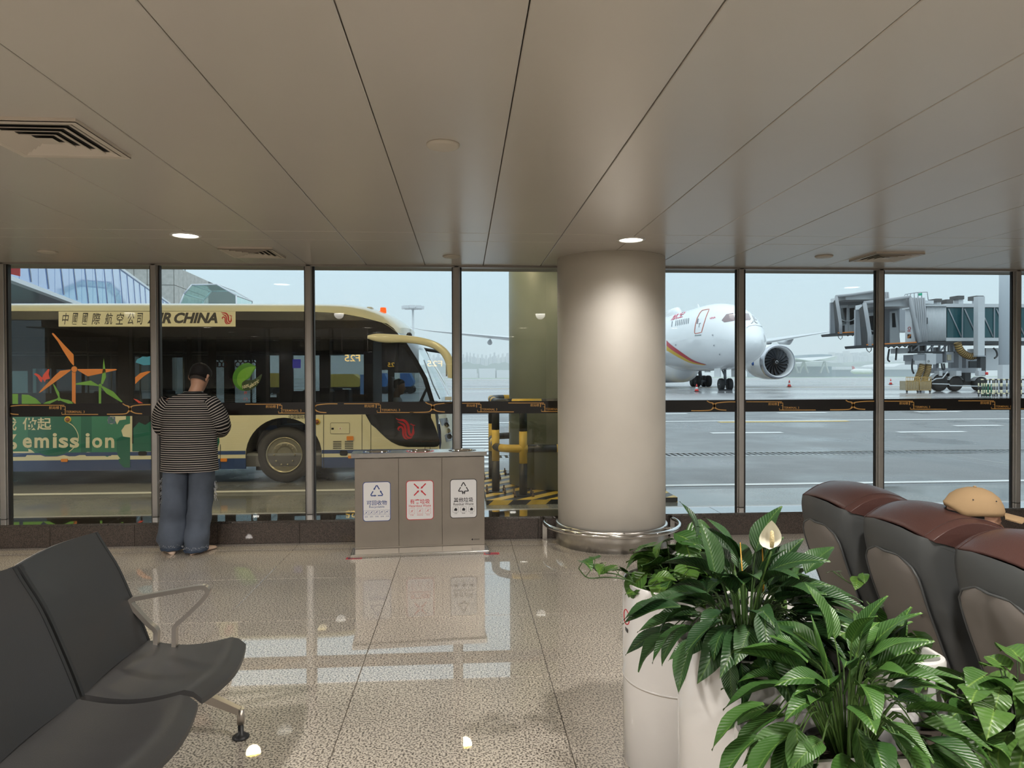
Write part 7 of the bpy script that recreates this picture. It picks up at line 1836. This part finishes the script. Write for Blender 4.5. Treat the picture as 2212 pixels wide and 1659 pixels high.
# ---- person in a beige cap, reclining in the middle massage chair (faces +x)
cm = thing('person', 'person in a beige baseball cap sitting low in the middle massage chair', 'person', (2.6, 3.30, .42))
Mz = Matrix.Translation((2.42, 3.22, 0)) @ Matrix.Rotation(-PI/2, 4, 'Z')
def C(x, y, z): return Mz @ V(x, y, z)
Rc = Mz.to_3x3() @ Matrix.Rotation(-.30, 3, 'Z') @ Matrix.Rotation(-.04, 3, 'X')
hc = C(0, .0, .914); mb = MB(); sc = 1.20
head_into(mb, hc, Rc, sc)
mb.tube([C(0, -.06, .72), C(0, -.04, .80), C(0, -.01, .86)], [.07, .06, .056], 14)
ringloft(mb, [(C(0, y, z), rx, ry, Mz.to_3x3() @ X_, Mz.to_3x3() @ V(0, 1, .25)) for y, z, rx, ry in ((.14, .42, .15, .10), (.10, .50, .16, .11), (.02, .62, .175, .11), (-.04, .70, .18, .10), (-.05, .745, .12, .08))], 24)
for sx in (-1, 1):
    mb.tube([C(sx*.16, -.03, .69), C(sx*.22, .12, .56), C(sx*.16, .33, .60)], [.05, .044, .030], 12); hand_into(mb, C(sx*.16, .33, .60), Mz.to_3x3() @ V(-sx*.3, 1, .1), Z_, 1.0, sx)
    mb.tube([C(sx*.09, .14, .47), C(sx*.10, .34, .49), C(sx*.11, .52, .46), C(sx*.11, .62, .12), C(sx*.11, .64, .06)], [.085, .075, .058, .042, .04], 12)
    mb.tube([C(sx*.11, .62, .05), C(sx*.11, .78, .035)], [.042, .032], 10)
remeshed(mb, 'body', M_SKIN, cm, .009)
for sx in (-1, 1): MB().lathe([(.001, .010), (.007, .007), (.010, 0), (.007, -.007), (.001, -.010)], n=12, M=Matrix.Translation(hc) @ (Rc.to_4x4()) @ Matrix.Translation((sx*.034, .094, .026))).build('eye', M_EYE, cm)
rr = []
for z, rx, yb, yf in ((-.05, .066, -.074, .0), (-.02, .073, -.086, .0), (.02, .078, -.098, .01), (.05, .078, -.10, .03)):
    rr.append([hc+Rc @ (V(rx*1.03*math.cos(a), math.sin(a)*(-yb*1.04), z)*sc) for a in [PI*.97+PI*1.06*k/24 for k in range(25)]])
MB().loft(rr, False, False).build('hair', M_HAIR, cm)
M_CAP = mat('cap_beige', (.36, .245, .13), .85, bump=.2, bscale=500)
cap = MB(); rr = []
for z, rx, yb, yf in ((.042, .086, -.104, .104), (.058, .0875, -.108, .106), (.08, .083, -.104, .100), (.108, .070, -.088, .085), (.128, .050, -.062, .060), (.140, .024, -.03, .03), (.143, .003, -.004, .004)):
    r = []
    for k in range(48):
        a = 2*PI*k/48; s_ = math.sin(a); dz = 0
        if z < .07 and s_ < -.6: dz = .034*((-s_-.55)/.45)*(1 if z < .05 else .6)      # opening at the back
        r.append(hc+Rc @ (V(rx*math.cos(a), s_*(yf if s_ > 0 else -yb), z+dz+(.0 if s_ > 0 else .012*s_*(z < .05)))*sc))
    rr.append(r)
cap.loft(rr, True, True); cap.build('cap_crown', M_CAP, cm)
rows = []
for i in range(7):
    f = i/6
    rows.append([hc+Rc @ (V(.074*s_*(1-.28*f*f), (.096+.078*f)*math.sqrt(max(0, 1-(s_*(.52-.0*f))**2)) - .0, .052-.016*f-.014*s_*s_)*sc) for s_ in [-1+2*k/14 for k in range(15)]])
mbb = MB(); mbb.loft(rows, False, False); mbb.loft([[p+Rc @ V(0, 0, -.004) for p in r] for r in rows], False, False); mbb.build('cap_brim', M_CAP, cm)
MB().lathe([(.008, 0), (.006, .005), (0, .006)], n=12, M=Matrix.Translation(hc) @ Rc.to_4x4() @ Matrix.Translation((0, 0, .143*sc))).build('cap_button', M_CAP, cm)
for sx in (-1, 1):
    for yy in (.05, -.03): MB().lathe([(.0035, 0), (.003, .001), (0, .001)], n=10, M=Matrix.Translation(hc+Rc @ (V(sx*.0725, yy, .102)*sc)) @ Rc.to_4x4() @ Matrix.Rotation(sx*PI/3, 4, 'Y')).build('cap_eyelet', M_BLK, cm)
M_DK = mat('dark_cloth', (.03, .032, .04), .85, bump=.2, bscale=200)
sh = MB(); r3 = Mz.to_3x3()
ringloft(sh, [(C(0, y, z), rx, ry, r3 @ X_, r3 @ V(0, 1, .25)) for y, z, rx, ry in ((.16, .40, .175, .125), (.11, .50, .185, .13), (.03, .62, .20, .13), (-.03, .70, .20, .12), (-.045, .745, .14, .095), (-.045, .765, .08, .075))], 36, .02)
for sx in (-1, 1): sh.tube([C(sx*.16, -.03, .70), C(sx*.225, .10, .58), C(sx*.18, .27, .60)], [.07, .062, .05], 16)
sh.build('shirt', M_DK, cm)
tr = MB()
for sx in (-1, 1): tr.tube([C(sx*.09, .10, .47), C(sx*.10, .34, .50), C(sx*.11, .53, .47), C(sx*.11, .63, .14), C(sx*.11, .64, .09)], [.105, .092, .075, .062, .06], 16)
tr.build('trousers', M_DENIMD, cm)
for sx in (-1, 1): MB().tube([C(sx*.11, .58, .045), C(sx*.11, .66, .05), C(sx*.11, .76, .04), C(sx*.11, .84, .028)], [.035, .045, .042, .02], 12).build('shoe', M_BLK, cm)
# ---- bus driver (faces +x)
dvx, dvy = X(856, BY+.7), BY+.7
dv = thing('person', 'bus driver in a pale shirt at the wheel, seen through the front side window', 'person', (dvx, dvy, .75))
Md = Matrix.Translation((dvx, dvy, 0)) @ Matrix.Rotation(-PI/2, 4, 'Z'); rd = Md.to_3x3()
def Dv(x, y, z): return Md @ V(x, y, z)
hd = Dv(0, .05, 1.44); mb = MB(); head_into(mb, hd, rd @ Matrix.Rotation(-.12, 3, 'X'), 1.1)
mb.tube([Dv(0, 0, 1.22), Dv(0, .02, 1.36)], [.065, .056], 12)
ringloft(mb, [(Dv(0, y, z), rx, ry, rd @ X_, rd @ Y_) for y, z, rx, ry in ((-.04, .78, .15, .11), (-.03, .95, .16, .11), (-.01, 1.12, .18, .11), (0, 1.20, .17, .09), (0, 1.24, .08, .07))], 20)
for sx in (-1, 1):
    mb.tube([Dv(sx*.16, 0, 1.17), Dv(sx*.23, .14, .98), Dv(sx*.17, .38, 1.12)], [.05, .042, .03], 12); hand_into(mb, Dv(sx*.17, .38, 1.12), rd @ V(0, 1, .2), Z_, 1, sx)
    mb.tube([Dv(sx*.09, 0, .84), Dv(sx*.12, .40, .86), Dv(sx*.12, .50, .42), Dv(sx*.12, .60, .38)], [.085, .07, .045, .04], 12)
remeshed(mb, 'body', M_SKIN, dv, .010)
rr = []
for z, rx, yb, yf in ((-.02, .078, -.095, -.0), (.02, .080, -.10, .02), (.06, .079, -.10, .095), (.09, .070, -.09, .085), (.115, .045, -.06, .055), (.130, .004, -.006, .006)):
    rr.append([hd+rd @ (V(rx*math.cos(2*PI*k/30), (math.sin(2*PI*k/30)*(yf if math.sin(2*PI*k/30) > 0 else -yb)), z)*1.1) for k in range(30)])
MB().loft(rr, True, True).build('hair', M_HAIR, dv)
sh = MB(); ringloft(sh, [(Dv(0, y, z), rx, ry, rd @ X_, rd @ Y_) for y, z, rx, ry in ((-.04, .80, .17, .13), (-.03, .95, .18, .13), (-.01, 1.12, .195, .125), (0, 1.20, .185, .105), (0, 1.25, .085, .08))], 30, .02)
for sx in (-1, 1): sh.tube([Dv(sx*.16, 0, 1.18), Dv(sx*.235, .13, 1.0), Dv(sx*.20, .25, 1.05)], [.066, .058, .05], 14)
sh.build('shirt', mat('driver_shirt', (.50, .54, .60), .8), dv)
tr = MB()
for sx in (-1, 1): tr.tube([Dv(sx*.09, -.02, .84), Dv(sx*.12, .40, .87), Dv(sx*.12, .50, .46)], [.10, .085, .07], 14)
tr.build('trousers', M_DK, dv)
